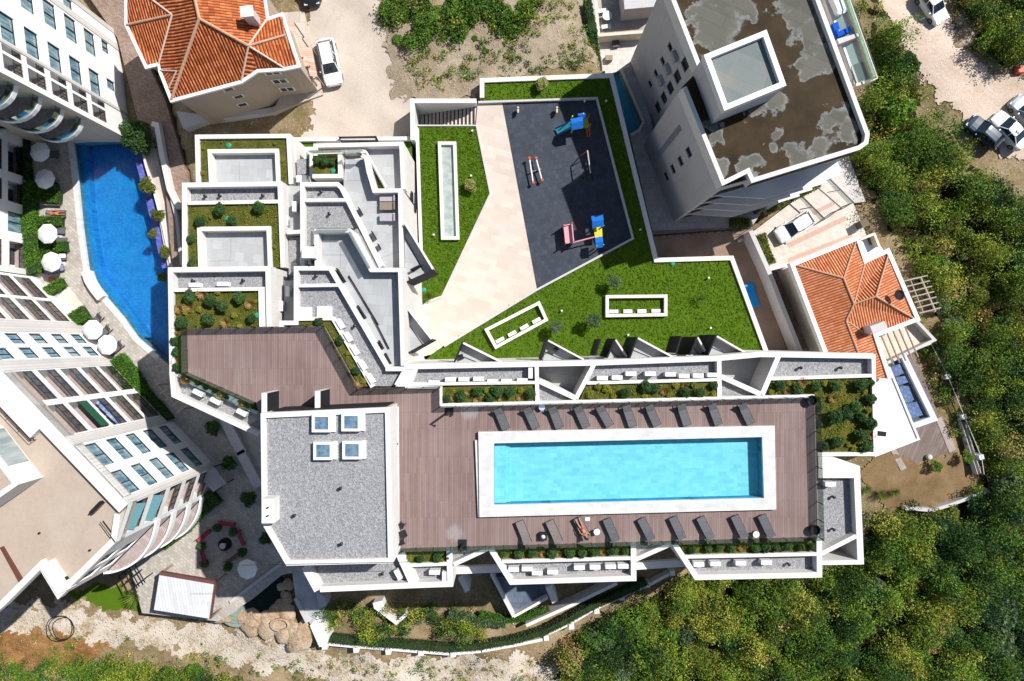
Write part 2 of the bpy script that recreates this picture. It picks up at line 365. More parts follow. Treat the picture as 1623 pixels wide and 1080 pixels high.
def drape(name, poly_px, mat, zoff=.05, rag=.5, step=.25, z=None, kind='structure', bump=0.0, label=None, cat=None):
    """a sheet laid over the terrain with a ragged edge"""
    pw = [PT(x, y)[:2] for x, y in poly_px]
    x0, x1 = min(p[0] for p in pw)-1, max(p[0] for p in pw)+1; y0, y1 = min(p[1] for p in pw)-1, max(p[1] for p in pw)+1
    idx = {}; v = []; f = []
    def vid(i, j):
        if (i, j) not in idx:
            x = x0+i*step+.4*step*sin(i*12.9+j*78.2); y = y0+j*step+.4*step*sin(i*39.3+j*11.1)
            idx[(i, j)] = len(v); v.append((x, y, terr(x, y)+zoff+bump*(.5+.5*n2(x, y, 1.3))))
        return idx[(i, j)]
    for i in range(int((x1-x0)/step)):
        for j in range(int((y1-y0)/step)):
            x, y = x0+(i+.5)*step, y0+(j+.5)*step
            if inside(x+rag*n2(x, y)+.3*rag*n2(x*3, y*3), y+rag*n2(y+5, x+9)+.3*rag*n2(y*3, x*3), pw):
                f.append((vid(i, j), vid(i+1, j), vid(i+1, j+1), vid(i, j+1)))
    b = MB(); b.add(v, f); o = b.build(name, mat, smooth=True); o['kind'] = kind
    if label: tag(o, label, cat)
    return o
SAND = m_soil('pale_sandy_gravel', [(.3, (.40, .33, .265)), (.45, (.51, .435, .36)), (.6, (.575, .50, .42)), (.8, (.65, .58, .51))], .22, 7, .35)
PINKS = m_soil('pink_dirt', [(.3, (.36, .27, .19)), (.45, (.54, .42, .33)), (.6, (.66, .535, .44)), (.8, (.74, .66, .58))], .25, 4, .5, (.72, .68, .62), .62)
ROCKP = m_soil('white_rocky_soil', [(.35, (.15, .115, .045)), (.43, (.36, .28, .18)), (.51, (.56, .48, .39)), (.76, (.70, .64, .57))], .5, 4.5, 1.0, (.75, .72, .68), .5)
GREYS = m_soil('brown_rubble', [(.3, (.17, .125, .075)), (.45, (.28, .22, .15)), (.58, (.38, .31, .225)), (.8, (.54, .46, .36))], .28, 4, .9, (.52, .46, .39), .54)
RUST = m_soil('rusty_soil', [(.3, (.09, .05, .015)), (.45, (.22, .11, .04)), (.6, (.36, .2, .08)), (.8, (.5, .36, .2))], .6, 4, .9, (.5, .42, .34), .6)
drape('parking_lot', [(505,-20),(600,-20),(612,60),(625,150),(656,158),(656,226),(470,226),(498,200),(490,150),(482,60)], SAND, .06, .35)
drape('building_plot', [(600,-25),(945,-25),(955,128),(762,131),(758,160),(648,163),(620,150)], GREYS, .03, .3, .35, bump=.15)
drape('dirt_road', [(1376,-25),(1416,52),(1440,86),(1474,143),(1515,178),(1536,198),(1580,238),(1615,255),(1660,262),(1660,120),(1591,125),(1560,110),(1523,73),(1518,44),(1494,16),(1488,-25)], PINKS, .08, .45)
drape('rocky_path', [(-30,965),(110,955),(240,985),(340,990),(430,1010),(500,1035),(620,1042),(840,1040),(900,1075),(860,1110),(640,1110),(420,1062),(300,1035),(150,1015),(60,1000),(-30,1010)], ROCKP, .08, .8)
drape('rusty_bank', [(-30,985),(120,1000),(180,1020),(140,1060),(-30,1068)], RUST, .05, .9)
# ---------------------------------------------------------------- paved levels
def slab(name, pts, z, mat, thick=1.0, kind='structure', parent=None, label=None, holes=None):
    o = MB().prism(XY(pts, z), z-thick, z).build(name, mat, parent)
    if parent is None: o['kind'] = kind
    return o
BEIGE = m_paving('beige_plaza_stone', [(.50, .42, .355), (.575, .49, .42), (.63, .56, .49)], 1.2, .6, .28, .004, (.52, .44, .37), .5, .35)
RUBBER = m_paving('rubber_tiles', [(.029, .036, .050), (.040, .048, .066), (.055, .065, .085)], .5, .5, -.24, .01, (.015, .02, .03), .5, .8)
slab('plaza', PLAZA, .0, BEIGE, 7)
slab('playground_floor', PLAYG, .02, RUBBER, 7)
COBB = m_paving('brown_cobbles', [(.20, .135, .10), (.29, .205, .16), (.38, .28, .22)], .28, .16, .5, .012, (.12, .085, .065), .5, .5)
STONEP = m_paving('crazy_stone_paving', [(.33, .295, .255), (.43, .395, .35), (.54, .50, .45)], .42, .30, .7, .02, (.30, .26, .21), .5, .5)
YARDM = m_soil('brown_yard_gravel', [(.3, (.19, .13, .095)), (.5, (.28, .20, .155)), (.75, (.36, .28, .22))], .5, 12, .4)
slab('street', STREET, -2.9, COBB, 1.6)
slab('yard', YARD, -5.0, YARDM, 1.0)
slab('driveway', DRIVE, -5.0, m_paving('driveway_pavers', [(.52, .45, .38), (.61, .54, .47), (.68, .62, .55)], .5, .25, .42, .006, None, .5, .5), .9)
for q in ([(1209,331),(1290,291),(1296,299),(1214,341)], [(1282,338),(1320,319),(1323,325),(1285,344)], [(1247,386),(1340,342),(1343,349),(1251,393)], [(1248,410),(1350,370),(1352,375),(1250,416)]):
    MB().prism(XY(q, -4.99), -5.2, -4.992).build('paver_band', m_plain('pink_pavers', (.52, .34, .27), .8, .15, 3) if 'pink_pavers' not in bpy.data.materials else bpy.data.materials['pink_pavers'])['kind'] = 'structure'
# west courtyard paving: four pieces round the pool basin
slab('pavement', [(-30,205),(113,205),(113,226),(119,270),(128,360),(138,428),(148,450),(165,470),(195,505),(216,535),(252,566),(272,582),(330,590),(420,640),(480,760),(480,905),(446,912),(400,950),(345,985),(225,972),(208,905),(120,905),(-30,760)], -4.0, STONEP, 1.6)
slab('pool_edge', [(113,205),(209,205),(209,219),(113,226)], -3.98, COPE, 1.6)
MB().wall(XY([(111,224),(117,270),(126,360),(135.5,428),(146,452),(163,472),(193,507),(214,537),(250,568)], -3.95), .55, -4.3, -3.95).build('pool_coping', COPE)['kind'] = 'structure'
MB().wall(XY([(133,430),(138,445),(146,458),(158,473)], -3.2), .75, -4.3, -3.3).build('pool_bench_wall', W)['kind'] = 'structure'
MB().prism(XY(POOLW, -4.3), -8, -6.1).build('pool_basin', POOLB)['kind'] = 'structure'
MB().prism(XY([(113,226),(128,229),(140,360),(152,428),(180,465),(230,535),(216,535),(165,470),(138,428),(128,360)], -4.3), -6.3, -5.2).build('pool_step', POOLB)['kind'] = 'structure'
MB().sheet(XY(POOLW, -4.32), -4.32).build('pool_surface', WATERB)['kind'] = 'structure'
PURP = m_paving('violet_mosaic', [(.06, .07, .32), (.10, .11, .42), (.17, .19, .5)], .3, .3, .2, .01)
MB().wall(XY([(214,219),(222,262),(232,300),(247,358),(262,425)], -4.1), .75, -6, -4.12).build('pool_ledge', PURP)['kind'] = 'structure'
MB().wall(XY([(222,222),(231,262),(243,300),(258,358),(272,425)], -3.5), .25, -6, -3.5).build('pool_side_wall', W)['kind'] = 'structure'
MB().prism(XY([(222,222),(250,215),(262,300),(282,425),(266,425),(243,300)], -3.7), -6, -3.72).build('planting_strip', BEIGE)['kind'] = 'structure'
MB().wall(XY([(240,196),(248,198),(256,245),(268,300),(283,330)], -2.2), .5, -6, -2.2).build('street_wall', W); tag(bpy.data.objects['street_wall'], 'thick white wall between the blue free-form pool and the cobbled street', 'wall')
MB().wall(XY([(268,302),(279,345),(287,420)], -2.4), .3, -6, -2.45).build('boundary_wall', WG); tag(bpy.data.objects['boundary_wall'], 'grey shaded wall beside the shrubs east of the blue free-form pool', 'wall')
# ---------------------------------------------------------------- the terraced apartment block
Z0, Z1, Z2, Z3, ZD, ZP = -9.0, 6.7, 9.5, 12.3, 12.35, 15.8
APT = thing('apartment_block', 'white terraced apartment block with a rooftop pool deck, gravel strips and planted roof beds', 'apartment building', P(811, 620, 0)[:2]+(-6.0,), flat=True)
def part(name, mb, mat, parent=APT, **k): return mb.build(name, mat, parent, **k)
def body(pts, zxy, z0, z1): part('facade_wall', MB().prism(XY(pts, zxy), z0, z1), W)
PK = [0]
def parapet(pts, w, z, depth=1.3, closed=False, name='parapet'):
    PK[0] += 1; z += .0035*(PK[0] % 9)
    return part(name, MB().wall(XY(pts, z), M(w, z), z-depth, z, closed), W)
def floor(name, pts, z, mat, thick=.6, zxy=None): return part(name, MB().prism(XY(pts, z if zxy is None else zxy), z-thick, z), mat)
# -- masses
body([(309,213),(461,212),(466,292),(310,292)], Z1, Z0, 5.6)
body([(289,290),(447,288),(452,424),(293,424)], Z2, Z0, 8.2)
body([(266,424),(429,423),(429,521),(300,521),(300,592),(408,640),(412,692),(271,629)], Z3, Z0, 11.2)
body([(447,290),(478,290),(478,424),(466,520),(430,520),(430,424),(452,424)], Z2, Z0, 7.7)
body([(474,226),(500,226),(640,226),(640,300),(476,300)], Z1, Z0, 5.3)
body([(476,289),(537,289),(543,283),(543,247),(577,244),(592,299),(636,299),(640,424),(476,424)], Z2, Z0, 8.2)
body([(466,422),(499,422),(499,364),(555,363),(586,422),(637,422),(641,582),(641,612),(568,618),(515,516),(466,516)], Z3, Z0, 11.0)
body([(640,577),(944,571),(1136,563),(1205,557),(1386,561),(1389,718),(1320,722),(1364,741),(1369,895),(1304,897),(1304,915),(1101,919),(1068,862),(1008,886),(1009,921),(807,927),(776,869),(718,895),(718,931),(505,939),(487,907),(470,890),(412,692),(405,640),(640,612)], Z3, Z0, 9.0)
# -- north-west block, lowest step
parapet([(312,217),(457,215.5),(461,292)], 6.6, Z1); parapet([(312,213.8),(314,292)], 6.6, Z1)
floor('planted_bed', [(316,220.5),(454,219),(457.5,292),(444,292),(441,236),(329,237),(331,292),(318,292)], 6.45, SOIL, .9)
parapet([(334.5,292),(332,240),(438.5,239),(441,292)], 6.3, Z1)
floor('terrace_floor', [(335,243),(436,242),(438,292),(337,292)], 5.95, TERR, .4, Z1)
# -- middle step
parapet([(292.5,424),(292,293.5),(443.5,291.5),(448.5,424)], 7.5, Z2); parapet([(297,322),(444,319.5)], 5.8, Z2)
floor('gravel_strip', [(296,297),(440,295),(441,318),(297,320)], 8.7, GRAVEL, .5, Z2)
floor('planted_bed', [(296,325),(441,322.5),(445,424),(430,424),(429,359),(312,360),(314,424),(296,424)], 9.25, SOIL, 1.0)
parapet([(317.5,424),(315.5,363),(425.5,362),(428,424)], 6.6, Z2)
floor('terrace_floor', [(319,366),(422,365),(425,424),(321,424)], 8.6, TERR, .4, Z2)
# -- north-west block, top step
parapet([(426.5,518),(424.5,426),(270,428),(272.5,594),(275.5,626.5),(409,688)], 8.0, Z3)
parapet([(275,460),(415,458)], 5.8, Z3); parapet([(414,455),(415.5,518)], 9.5, Z3)
floor('gravel_strip', [(274,431),(421,430),(423,518),(421,518),(419.5,460),(419,455.5),(274,457.5)], 11.55, GRAVEL, .4, Z3)
floor('planted_bed', [(274,463),(410,461),(411,518),(296,521),(298,591),(410,644),(404,650),(300,604),(282,590),(277,560)], 12.0, SOIL, .9)
floor('gravel_strip', [(278,592),(282,592),(300,606),(403,651),(411,660),(411,686),(277,624)], 11.55, GRAVEL, .4, Z3)
part('parapet', MB().wall(XY([(281,594),(304,608),(408,655)], 12.1), M(5, 12.1), 11.4, 12.1), W)
# -- shaft between the blocks
floor('terrace_floor', [(440,288),(480,288),(478,372),(450,372)], 7.95, TERR, .3, Z2)
floor('gravel_strip', [(452,374),(478,374),(474,436),(452,436)], 8.6, GRAVEL, .9, Z2)
floor('gravel_strip', [(466,250),(494,247),(494,292),(468,292)], 6.0, GRAVEL, .6, Z1)
floor('terrace_floor', [(431,440),(470,440),(468,518),(431,518)], 9.4, TERR, 1.8, Z3)
parapet([(455,368.5),(482,367)], 6, Z2); parapet([(446,520),(446,512),(472,512)], 7, Z3, 2.5)
# -- central stair of terraces
parapet([(476.5,300),(494,300)], 5, 7.4)
parapet([(500,251),(500,231),(636,228),(639,300)], 6.5, Z1); parapet([(493,289),(493,242),(578,240)], 5.5, Z1, .9); parapet([(578,239),(612,298)], 4.5, Z1, .9)
floor('terrace_floor', [(500,234),(634,231),(636,300),(612,300),(577,243),(500,243)], 5.7, TERR, .5, Z1)
floor('planted_bed', [(496,247),(535,247),(535,276),(496,276)], 8.4, SOIL, 3.2); parapet([(538.5,245),(539,279),(495,279.5)], 6.3, 9.0, 3.6)
floor('planted_bed', [(584,261),(605,298),(592,298)], 6.5, SOIL, 1.0)
parapet([(573,246),(580,250),(584,272),(593,302.5),(634,302),(636.5,424)], 6.5, Z2)
floor('terrace_floor', [(543,248),(574,248),(580,285),(590,306),(632,306),(634,424),(602,424),(542,318),(540,286)], 8.5, TERR, .4, Z2)
parapet([(479.5,424),(479,292.5),(535,292),(541,298),(604,423)], 6.8, Z2); parapet([(479,317.5),(551,317)], 5.2, Z2)
floor('gravel_strip', [(482,295),(534,295),(543,315),(482,316)], 8.9, GRAVEL, .5, Z2)
floor('gravel_strip', [(482,320),(546,319),(566,360),(500,360),(500,424),(482,424)], 8.9, GRAVEL, .5, Z2)
floor('gravel_strip', [(559,365),(567,361),(601,424),(589,424)], 9.3, GRAVEL, .8, Z2)
parapet([(502,422),(501.5,366),(553,365.5),(588,428),(634,428),(638.5,580)], 6.5, Z3)
floor('terrace_floor', [(504,369),(551,369),(584,432),(631,432),(635,582),(612,582),(525,424),(504,421)], 11.3, TERR, .3, Z3)
parapet([(469,515),(469,425.5),(523,425.5),(614.5,583)], 6.8, Z3); parapet([(472,453),(537,452)], 5.2, Z3)
floor('gravel_strip', [(472,429),(521,429),(534,450),(472,451)], 11.7, GRAVEL, .6, Z3)
floor('gravel_strip', [(472,456),(537,454.5),(611,585),(642,588),(628,613),(590,613),(522,503),(472,503)], 11.7, GRAVEL, .6, Z3)
floor('paved_pad', [(473,487),(494,487),(494,505),(473,505)], 11.9, WHITEP, .3); floor('paved_pad', [(502,486),(526,486),(526,505),(502,505)], 11.9, WHITEP, .3)
parapet([(472,506),(527,505),(590,614)], 5.5, Z3)
floor('planted_bed', [(473,508),(524,508),(583,613),(570,613),(517,518),(473,516)], 12.1, SOIL, .8)
parapet([(611,585),(643,585)], 7, Z3); parapet([(640,590),(628,611)], 6.5, Z3)
# white shaft heads
for x, y, w, d, z in ((479, 283.5, 19, 11, 8.4), (488, 400, 20, 18, 13.2), (490.5, 414, 5, 9, 12.2)):
    part('chimney', MB().box((*P(x, y, z)[:2], z-1.3), (M(w, z), M(d, z), 2.6)), W)
part('parapet', MB().prism(XY([(643,582),(662,580),(650,613),(627,613)], 12.27), 9, 12.27), W)
for a, b, z in (((379,255),(380,287),5.97),((366,367),(366,413),8.62),((332,414),(366,413),8.62),((540,395),(540,425),11.32),((508,404),(545,404),11.32),((553,286),(575,286),8.52),((600,410),(634,398),8.52)): part('floor_joint', MB().wall(XY([a, b], z), .05, z-.05, z+.005), SHUT)
# -- north strip
parapet([(640,581.5),(944,575.5),(1136,568.5),(1205,562),(1384.8,564.5)], 8.5, Z3, 3.2)
parapet([(645,609.5),(849,606.5)], 5, Z3); parapet([(660,582),(648,610)], 7, Z3)
floor('gravel_strip', [(656,584),(847,578),(847,607),(648,610)], 11.6, GRAVEL, 2.6, Z3)
parapet([(850.5,577),(852,641)], 6.5, Z3, 3.2)
floor('planted_bed', [(699,614),(849,610),(849,639),(699,643)], 12.05, SOIL, 3.0)
part('planter_edge', MB().wall(XY([(642,615),(698.5,614.5),(699,642),(1291,627.5)], 12.55), M(4, 12.5), 9, 12.55), W)
parapet([(942,577),(913,632)], 7, Z3, 3.2); parapet([(854,604),(914,632)], 8, Z3, 3.2)
floor('gravel_strip', [(853,609),(908,634),(853,637)], 11.75, GRAVEL, 2.7, Z3)
floor('terrace_floor', [(853,578),(942,573),(914,632),(853,604)], 9.1, TERR, .3, Z3)
parapet([(930,607.5),(1139,602)], 5, Z3)
floor('gravel_strip', [(942,576),(1138,570),(1138,603),(930,608)], 11.6, GRAVEL, 2.6, Z3)
floor('planted_bed', [(929,610),(1138,604),(1138,632),(919,636)], 12.05, SOIL, 3.0)
parapet([(1140,568),(1140.5,630)], 7, Z3, 3.2)
parapet([(1235,563),(1208,626)], 8, Z3, 3.2); parapet([(1143,597),(1206,625)], 8, Z3, 3.2)
floor('gravel_strip', [(1143,602),(1200,627),(1143,630)], 11.75, GRAVEL, 2.7, Z3)
floor('terrace_floor', [(1143,567),(1234,560),(1208,625),(1143,597)], 9.1, TERR, .3, Z3)
parapet([(1222,600.5),(1385,595.5)], 5.5, Z3)
floor('gravel_strip', [(1236,568),(1382,566),(1382,596),(1222,601)], 11.6, GRAVEL, 2.6, Z3)
floor('planted_bed', [(1220,603),(1382,598),(1387,719),(1293,721),(1291,624),(1212,628)], 12.0, SOIL, 3.0)
parapet([(1384.5,562),(1388,720)], 6.5, Z3, 3.2); parapet([(1296,720.5),(1389,720)], 6, Z3, 3.2)
# -- east terrace
part('parapet', MB().prism(XY([(1297,724),(1319,724),(1363,739),(1364,758),(1297,758)], Z3), 9, Z3), W)
parapet([(1358.5,757),(1364.5,895)], 10, Z3, 3.2); parapet([(1357,850),(1302,878)], 7, Z3, 3.2); parapet([(1303,892.5),(1364,891.5)], 7, Z3, 3.2)
floor('gravel_strip', [(1296,758),(1355,764),(1357,848),(1302,876),(1296,876)], 11.55, GRAVEL, 2.5, Z3)
# -- south strips
parapet([(1069,862),(1104,915.5),(1299,911.5),(1298.5,852)], 8.5, Z3, 3.2); parapet([(1087,883),(1297,878.5)], 5.5, Z3)
floor('planted_bed', [(1073,858),(1296,853),(1296,877),(1088,882)], 12.0, SOIL, 3.0)
floor('gravel_strip', [(1089,884),(1296,880),(1296,910),(1105,914)], 11.45, GRAVEL, 2.4, Z3)
parapet([(777,869),(810.5,923),(1004.5,917),(1004,857)], 8.5, Z3, 3.2); parapet([(796,890.5),(1003,885)], 5.5, Z3)
floor('planted_bed', [(780,866),(1002,860),(1002,884),(796,889)], 12.0, SOIL, 3.0)
floor('gravel_strip', [(797,892),(1002,887),(1002,915),(812,920)], 11.45, GRAVEL, 2.4, Z3)
parapet([(1065,862),(1008,887)], 7, Z3, 3.2); floor('gravel_strip', [(1008,857),(1062,857),(1008,883)], 11.75, GRAVEL, 2.7, Z3)
part('ledge', MB().wall(XY([(1008,898),(1084,893)], 9), M(11, 9), 8.5, 9), W)
parapet([(773,870),(719,895)], 7, Z3, 3.2); floor('gravel_strip', [(715,867),(771,867),(715,892)], 11.75, GRAVEL, 2.7, Z3)
part('ledge', MB().wall(XY([(720,905),(797,902)], 9), M(11, 9), 8.5, 9), W)
parapet([(712,868),(713.5,926),(645,928.5),(507,934.5)], 9, Z3, 3.2); parapet([(648,896.5),(710,894)], 5.5, Z3); parapet([(634,878),(656,926)], 14, Z3, 3.2)
floor('planted_bed', [(640,872),(709,869),(709,893),(648,896)], 12.0, SOIL, 3.0)
floor('gravel_strip', [(650,898),(709,896),(709,924),(662,926)], 11.45, GRAVEL, 2.4, Z3)
floor('gravel_strip', [(480,886),(632,880),(654,926),(506,932)], 11.5, GRAVEL, 2.5, Z3); parapet([(484,899),(504,936)], 13, Z3, 3.2)
# -- deck (pieces butt around the pool)
wet = [(*P(745, 652, ZD)[:2], 1.5), (*P(720, 845, ZD)[:2], 1.4)]
DECK = m_planks('brown_decking', [(.165, .108, .097), (.225, .156, .142), (.29, .215, .198)], .145, 0, wet)
PO = [(764,692),(1224,682),(1226,801),(765,812)]              # hole left for the pool
for q in ([(296.5,521.5),(514,517),(569,617),(640,614.5),(640,648),(620,648),(410,655),(405.5,638),(298,590.5)],
          [(640,614.5),(697.5,613.5),(697.5,643.5),(764,642),PO[0],PO[3],(765,866),(632,870),(632,648),(640,648)],
          [(764,642),(1291,628.5),(1224,682),PO[0]], [(1291,628.5),(1297,851),PO[2],PO[1]], [(1297,851),(765,866),PO[3],PO[2]]):
    part('deck', MB().prism(XY(q, ZD), 9.0, ZD), DECK)
# -- rooftop pool
ZC = 12.75
outer = [(758,685),(1228,675),(1230.5,808),(760,820)]; inner = [(783,703),(1208,693),(1211,790),(783,801)]
po, pi_ = XY(outer, ZC), XY(inner, ZC); cb = MB()
for i in range(4):
    a, b, c, d = po[i], po[(i+1) % 4], pi_[(i+1) % 4], pi_[i]; cb.prism([a, b, c, d], 10.0, ZC)
pool = part('pool_coping', cb, COPE)
part('pool_basin', MB().prism(pi_, 10.0, 11.6), POOLT, APT)
side = MB()
for i in range(4):
    a, b = pi_[i], pi_[(i+1) % 4]; cx = sum(p[0] for p in pi_)/4; cy = sum(p[1] for p in pi_)/4
    ins = lambda p: (p[0]+(.006 if p[0] < cx else -.006), p[1]+(.006 if p[1] < cy else -.006))
    a, b = ins(a), ins(b); side.quad((*a, 10.9), (*b, 10.9), (*b, 12.44), (*a, 12.44))
part('pool_lining', side, m_paving('blue_pool_lining', [(.02, .24, .42), (.03, .30, .5), (.06, .36, .55)], .3, .3, 0, .01))
part('pool_steps', MB().prism(XY([(783.3,703.3),(802,702.5),(802,800),(783.3,800.5)], ZC), 10.9, 12.1).prism(XY([(802,702.5),(808,702.4),(808,800),(802,800)], ZC), 10.9, 11.85), POOLT)
struct(MB().sheet(pi_, 12.5).build('pool_water', WATER))
part('pool_step_edge', MB().wall(XY([(754.5,698),(759.5,820)], 12.6), .18, 12.3, 12.6), COPE)
# -- penthouse
pent = XY([(413,655),(617.5,646),(623,893),(453,897),(415,830)], ZP)
part('facade_wall', MB().prism(pent, 9, 15.2), W)
part('roof_parapet', MB().wall(XY([(417,659),(614,650),(619,889),(456,893),(419,829)], ZP), M(8, ZP), 15.1, ZP, True), W)
part('roof_gravel', MB().prism(XY([(420,661),(611,653),(616,886),(458,890),(421,829)], ZP), 15.1, 15.55), GRAVEL)
for (x, y) in ((508.5,671.5),(555.5,670),(511,715.5),(557,714.5)):
    c = P(x, y, 16.2)[:2]; s = part('skylight', MB().wall([(c[0]-.62, c[1]-.58), (c[0]+.62, c[1]-.58), (c[0]+.62, c[1]+.58), (c[0]-.62, c[1]+.58)], .2, 15.5, 16.1, True).prism([(c[0]+.74, c[1]-.7), (c[0]+1.0, c[1]-.7), (c[0]+1.0, c[1]+.7), (c[0]+.74, c[1]+.7)], 15.5, 15.75), WHITEP)
    part('pane', MB().prism([(c[0]-.52, c[1]-.48), (c[0]+.52, c[1]-.48), (c[0]+.52, c[1]+.48), (c[0]-.52, c[1]+.48)], 15.5, 16.02), m_window('skylight_glass', (.08, .15, .22), (.16, .25, .33), .08) if 'skylight_glass' not in bpy.data.materials else bpy.data.materials['skylight_glass'], s)
part('chimney', MB().box((*P(425, 810, 16.7)[:2], 16.0), (M(20, 16.7), M(39, 16.7), 1.5)), W)
part('chimney_vent', MB().box((*P(424, 805, 16.8)[:2], 16.8), (.16, .1, .12), .4).box((*P(424, 818, 16.8)[:2], 16.8), (.16, .1, .12), .4), METAL)
for k, (x0, x1, y0, y1) in enumerate(((414.5, 423, 623, 655), (499, 507.5, 620, 651))):
    part('fin_wall', MB().prism(XY([(x0, y0), (x1, y0), (x1, y1), (x0, y1)], 15.0), ZD, 15.0), W)
    a, b = P(x1, y0+.5, 15.0), P(x1, y1, 15.0)
    part('dark_panel', MB().prism([(a[0]+.004, a[1]), (a[0]+.05, a[1]), (b[0]+.05, b[1]), (b[0]+.004, b[1])], ZD, 14.94), DARK)
part('dark_panel', MB().wall([P(428, 652.4, ZP)[:2], P(612, 644.2, ZP)[:2]], .08, ZD, 15.3), DARK)
part('planter_edge', MB().wall(XY([(622,646.5),(630.5,646),(632,868)], 12.6), M(2, 12.6), 12.2, 12.6), W)
part('planted_bed', MB().prism(XY([(620,660),(630.5,660),(631.5,866),(624,866)], 12.5), 12, 12.5), SOIL)
part('roof_cable', MB().box((*P(520, 893.5, 15.84)[:2], 15.84), (13.2, .03, .03), .02), METAL)
# -- balustrades round the deck: each run a part with its posts
_p = MB().box((0, 0, .5), (.05, .05, 1.0)).build('post', METAL); POSTM = _p.data; bpy.data.objects.remove(_p)
def balustrade(pts, h=1.1, sp=1.45, z=ZD, glass=GLASS, posts=True):
    w = XY(pts, z); g = part('balustrade', MB().wall(w, .02, z+.06, z+h), glass)
    for a, b in zip(w, w[1:]) if posts else ():
        l = hypot(b[0]-a[0], b[1]-a[1]); n = max(1, round(l/sp))
        for i in range(n+1):
            q = (a[0]+(b[0]-a[0])*i/n, a[1]+(b[1]-a[1])*i/n); o = bpy.data.objects.new('post', POSTM); C.objects.link(o); o.parent = g; o.location = (*q, z)
    return g
balustrade([(297,521.5),(514,517.5)]); balustrade([(514,517.5),(568.5,617)]); balustrade([(569,617),(698,612.5)]); balustrade([(698,614),(698.5,643.5)])
balustrade([(698.5,644),(1291,628.5)], sp=1.25); balustrade([(1291,628.5),(1297,851)], sp=1.35); balustrade([(1297,851),(632,869)], glass=GLASSG); balustrade([(297,521.5),(298,590.5)], glass=GLASSG); balustrade([(298,590.5),(405.5,638)], glass=GLASSG)
balustrade([(546,246),(575,246)], .9, 1.4, Z2, GLASS, False); balustrade([(580,242),(611,297)], .8, 1.6, Z1, GLASS, False); balustrade([(502,364.5),(553,364)], .8, 1.2, Z3, GLASS, False); balustrade([(556,366),(588,424)], .8, 1.6, Z3, GLASS, False)
balustrade([(497,368),(497,420)], .8, 1.4, Z3-.3, GLASS, False); balustrade([(491,246),(491,288)], 1.0, 1.2, 8.4, GLASS, False); balustrade([(493,244),(576,241)], 1.0, 1.2, 8.4, GLASS, False)
for q in ([(541,310),(573,373)], [(562,345),(600,419)], ): part('rail', MB().wall(XY(q, 8.6), .06, 8.5, 8.75), METAL)
for q in ([(553,437),(600,515)], [(590,500),(617,553)]): part('rail', MB().wall(XY(q, 11.4), .06, 11.3, 11.5), METAL)
# louvred doors and dark window slots on the inner diagonal walls
for (a, b, z) in (((562,328),(568,339),9.2),((583,366),(590,378),9.2),((593,386),(597,394),9.2),((527,425),(540,446),12.0),((560,484),(573,504),12.0),((594,540),(601,553),12.0),((604,560),(613,577),12.0)):
    o = MB().wall([(p[0]+.27, p[1]) for p in XY([a, b], z)], .06, z-1.0, z-.04); part('window', o, DARK)
# east facade window slots
for (x, y, l, z) in ((641.6, 270, 60, 5.4), (653, 318, 40, 2.6), (658, 322, 45, 1.6)):
    p = P(x, y, z); part('window', MB().box((p[0]+.02, p[1], z), (.1, l*.04, .9)), DARK)
# -- fins and triangular balconies of the north facade and the east facade
BALC = [((1010.5,534.5),(997.5,570),10.6,5.2),((975,537),(962.5,567),10.4,5.6),((952,538),(944,564),10.2,6.2),
        ((1136,531),(1122,564),10.6,5.2),((1105,534),(1094,563),10.4,5.6),((1080,533),(1072,560),10.2,6.2),
        ((733,542),(719,576),10.4,7.4),((868,538),(858,571),10.4,5.6)]
for a, b, zt, zb in BALC:
    part('screen_panel', MB().wall(XY([a, b], zt), .12, zb, zt), DARK)
for q, z in (([(1011,536),(1070,568),(998,571)], 9.4), ([(1136,533),(1188,563),(1122,565)], 9.4), ([(734,544),(798,576),(720,578)], 9.6), ([(869,540),(925,570),(860,573)], 9.4), ([(976,539),(996,569),(963,569)], 8.6), ([(1106,535),(1122,564),(1094,565)], 8.6)):
    part('balcony', MB().prism(XY(q, z), z-.35, z), TERR)
    part('parapet', MB().wall(XY([q[0], q[1]], z+.9), .14, z-.3, z+.9), W)
    a, b = XY(q[:2], z); t = [lerp(q[2], q[0], .45), lerp(q[2], q[1], .55)]
    part('rail', MB().wall(XY(t, z+.03), .05, z, z+.06), METAL)
for q, z in (([(641,353),(686,427),(655,446),(642,432)], 9.0), ([(641,483),(684,538),(644,560)], 9.0)):
    part('balcony', MB().prism(XY(q, z), z-.35, z), TERR)
    part('parapet', MB().wall(XY(q[:2], z+.9), .14, z-.3, z+.9), W)
    part('rail', MB().wall(XY([lerp(q[0], q[-1], .3), lerp(q[1], q[-1], .35)], z+.03), .05, z, z+.06), METAL)
for a, b, zt, zb in (((687,428),(645,447),10.0,6.2),((684,539),(643,562),10.0,6.5),((666,420),(650,428),9.9,7.0)):
    part('screen_panel', MB().wall(XY([a, b], zt), .12, zb, zt), DARK)
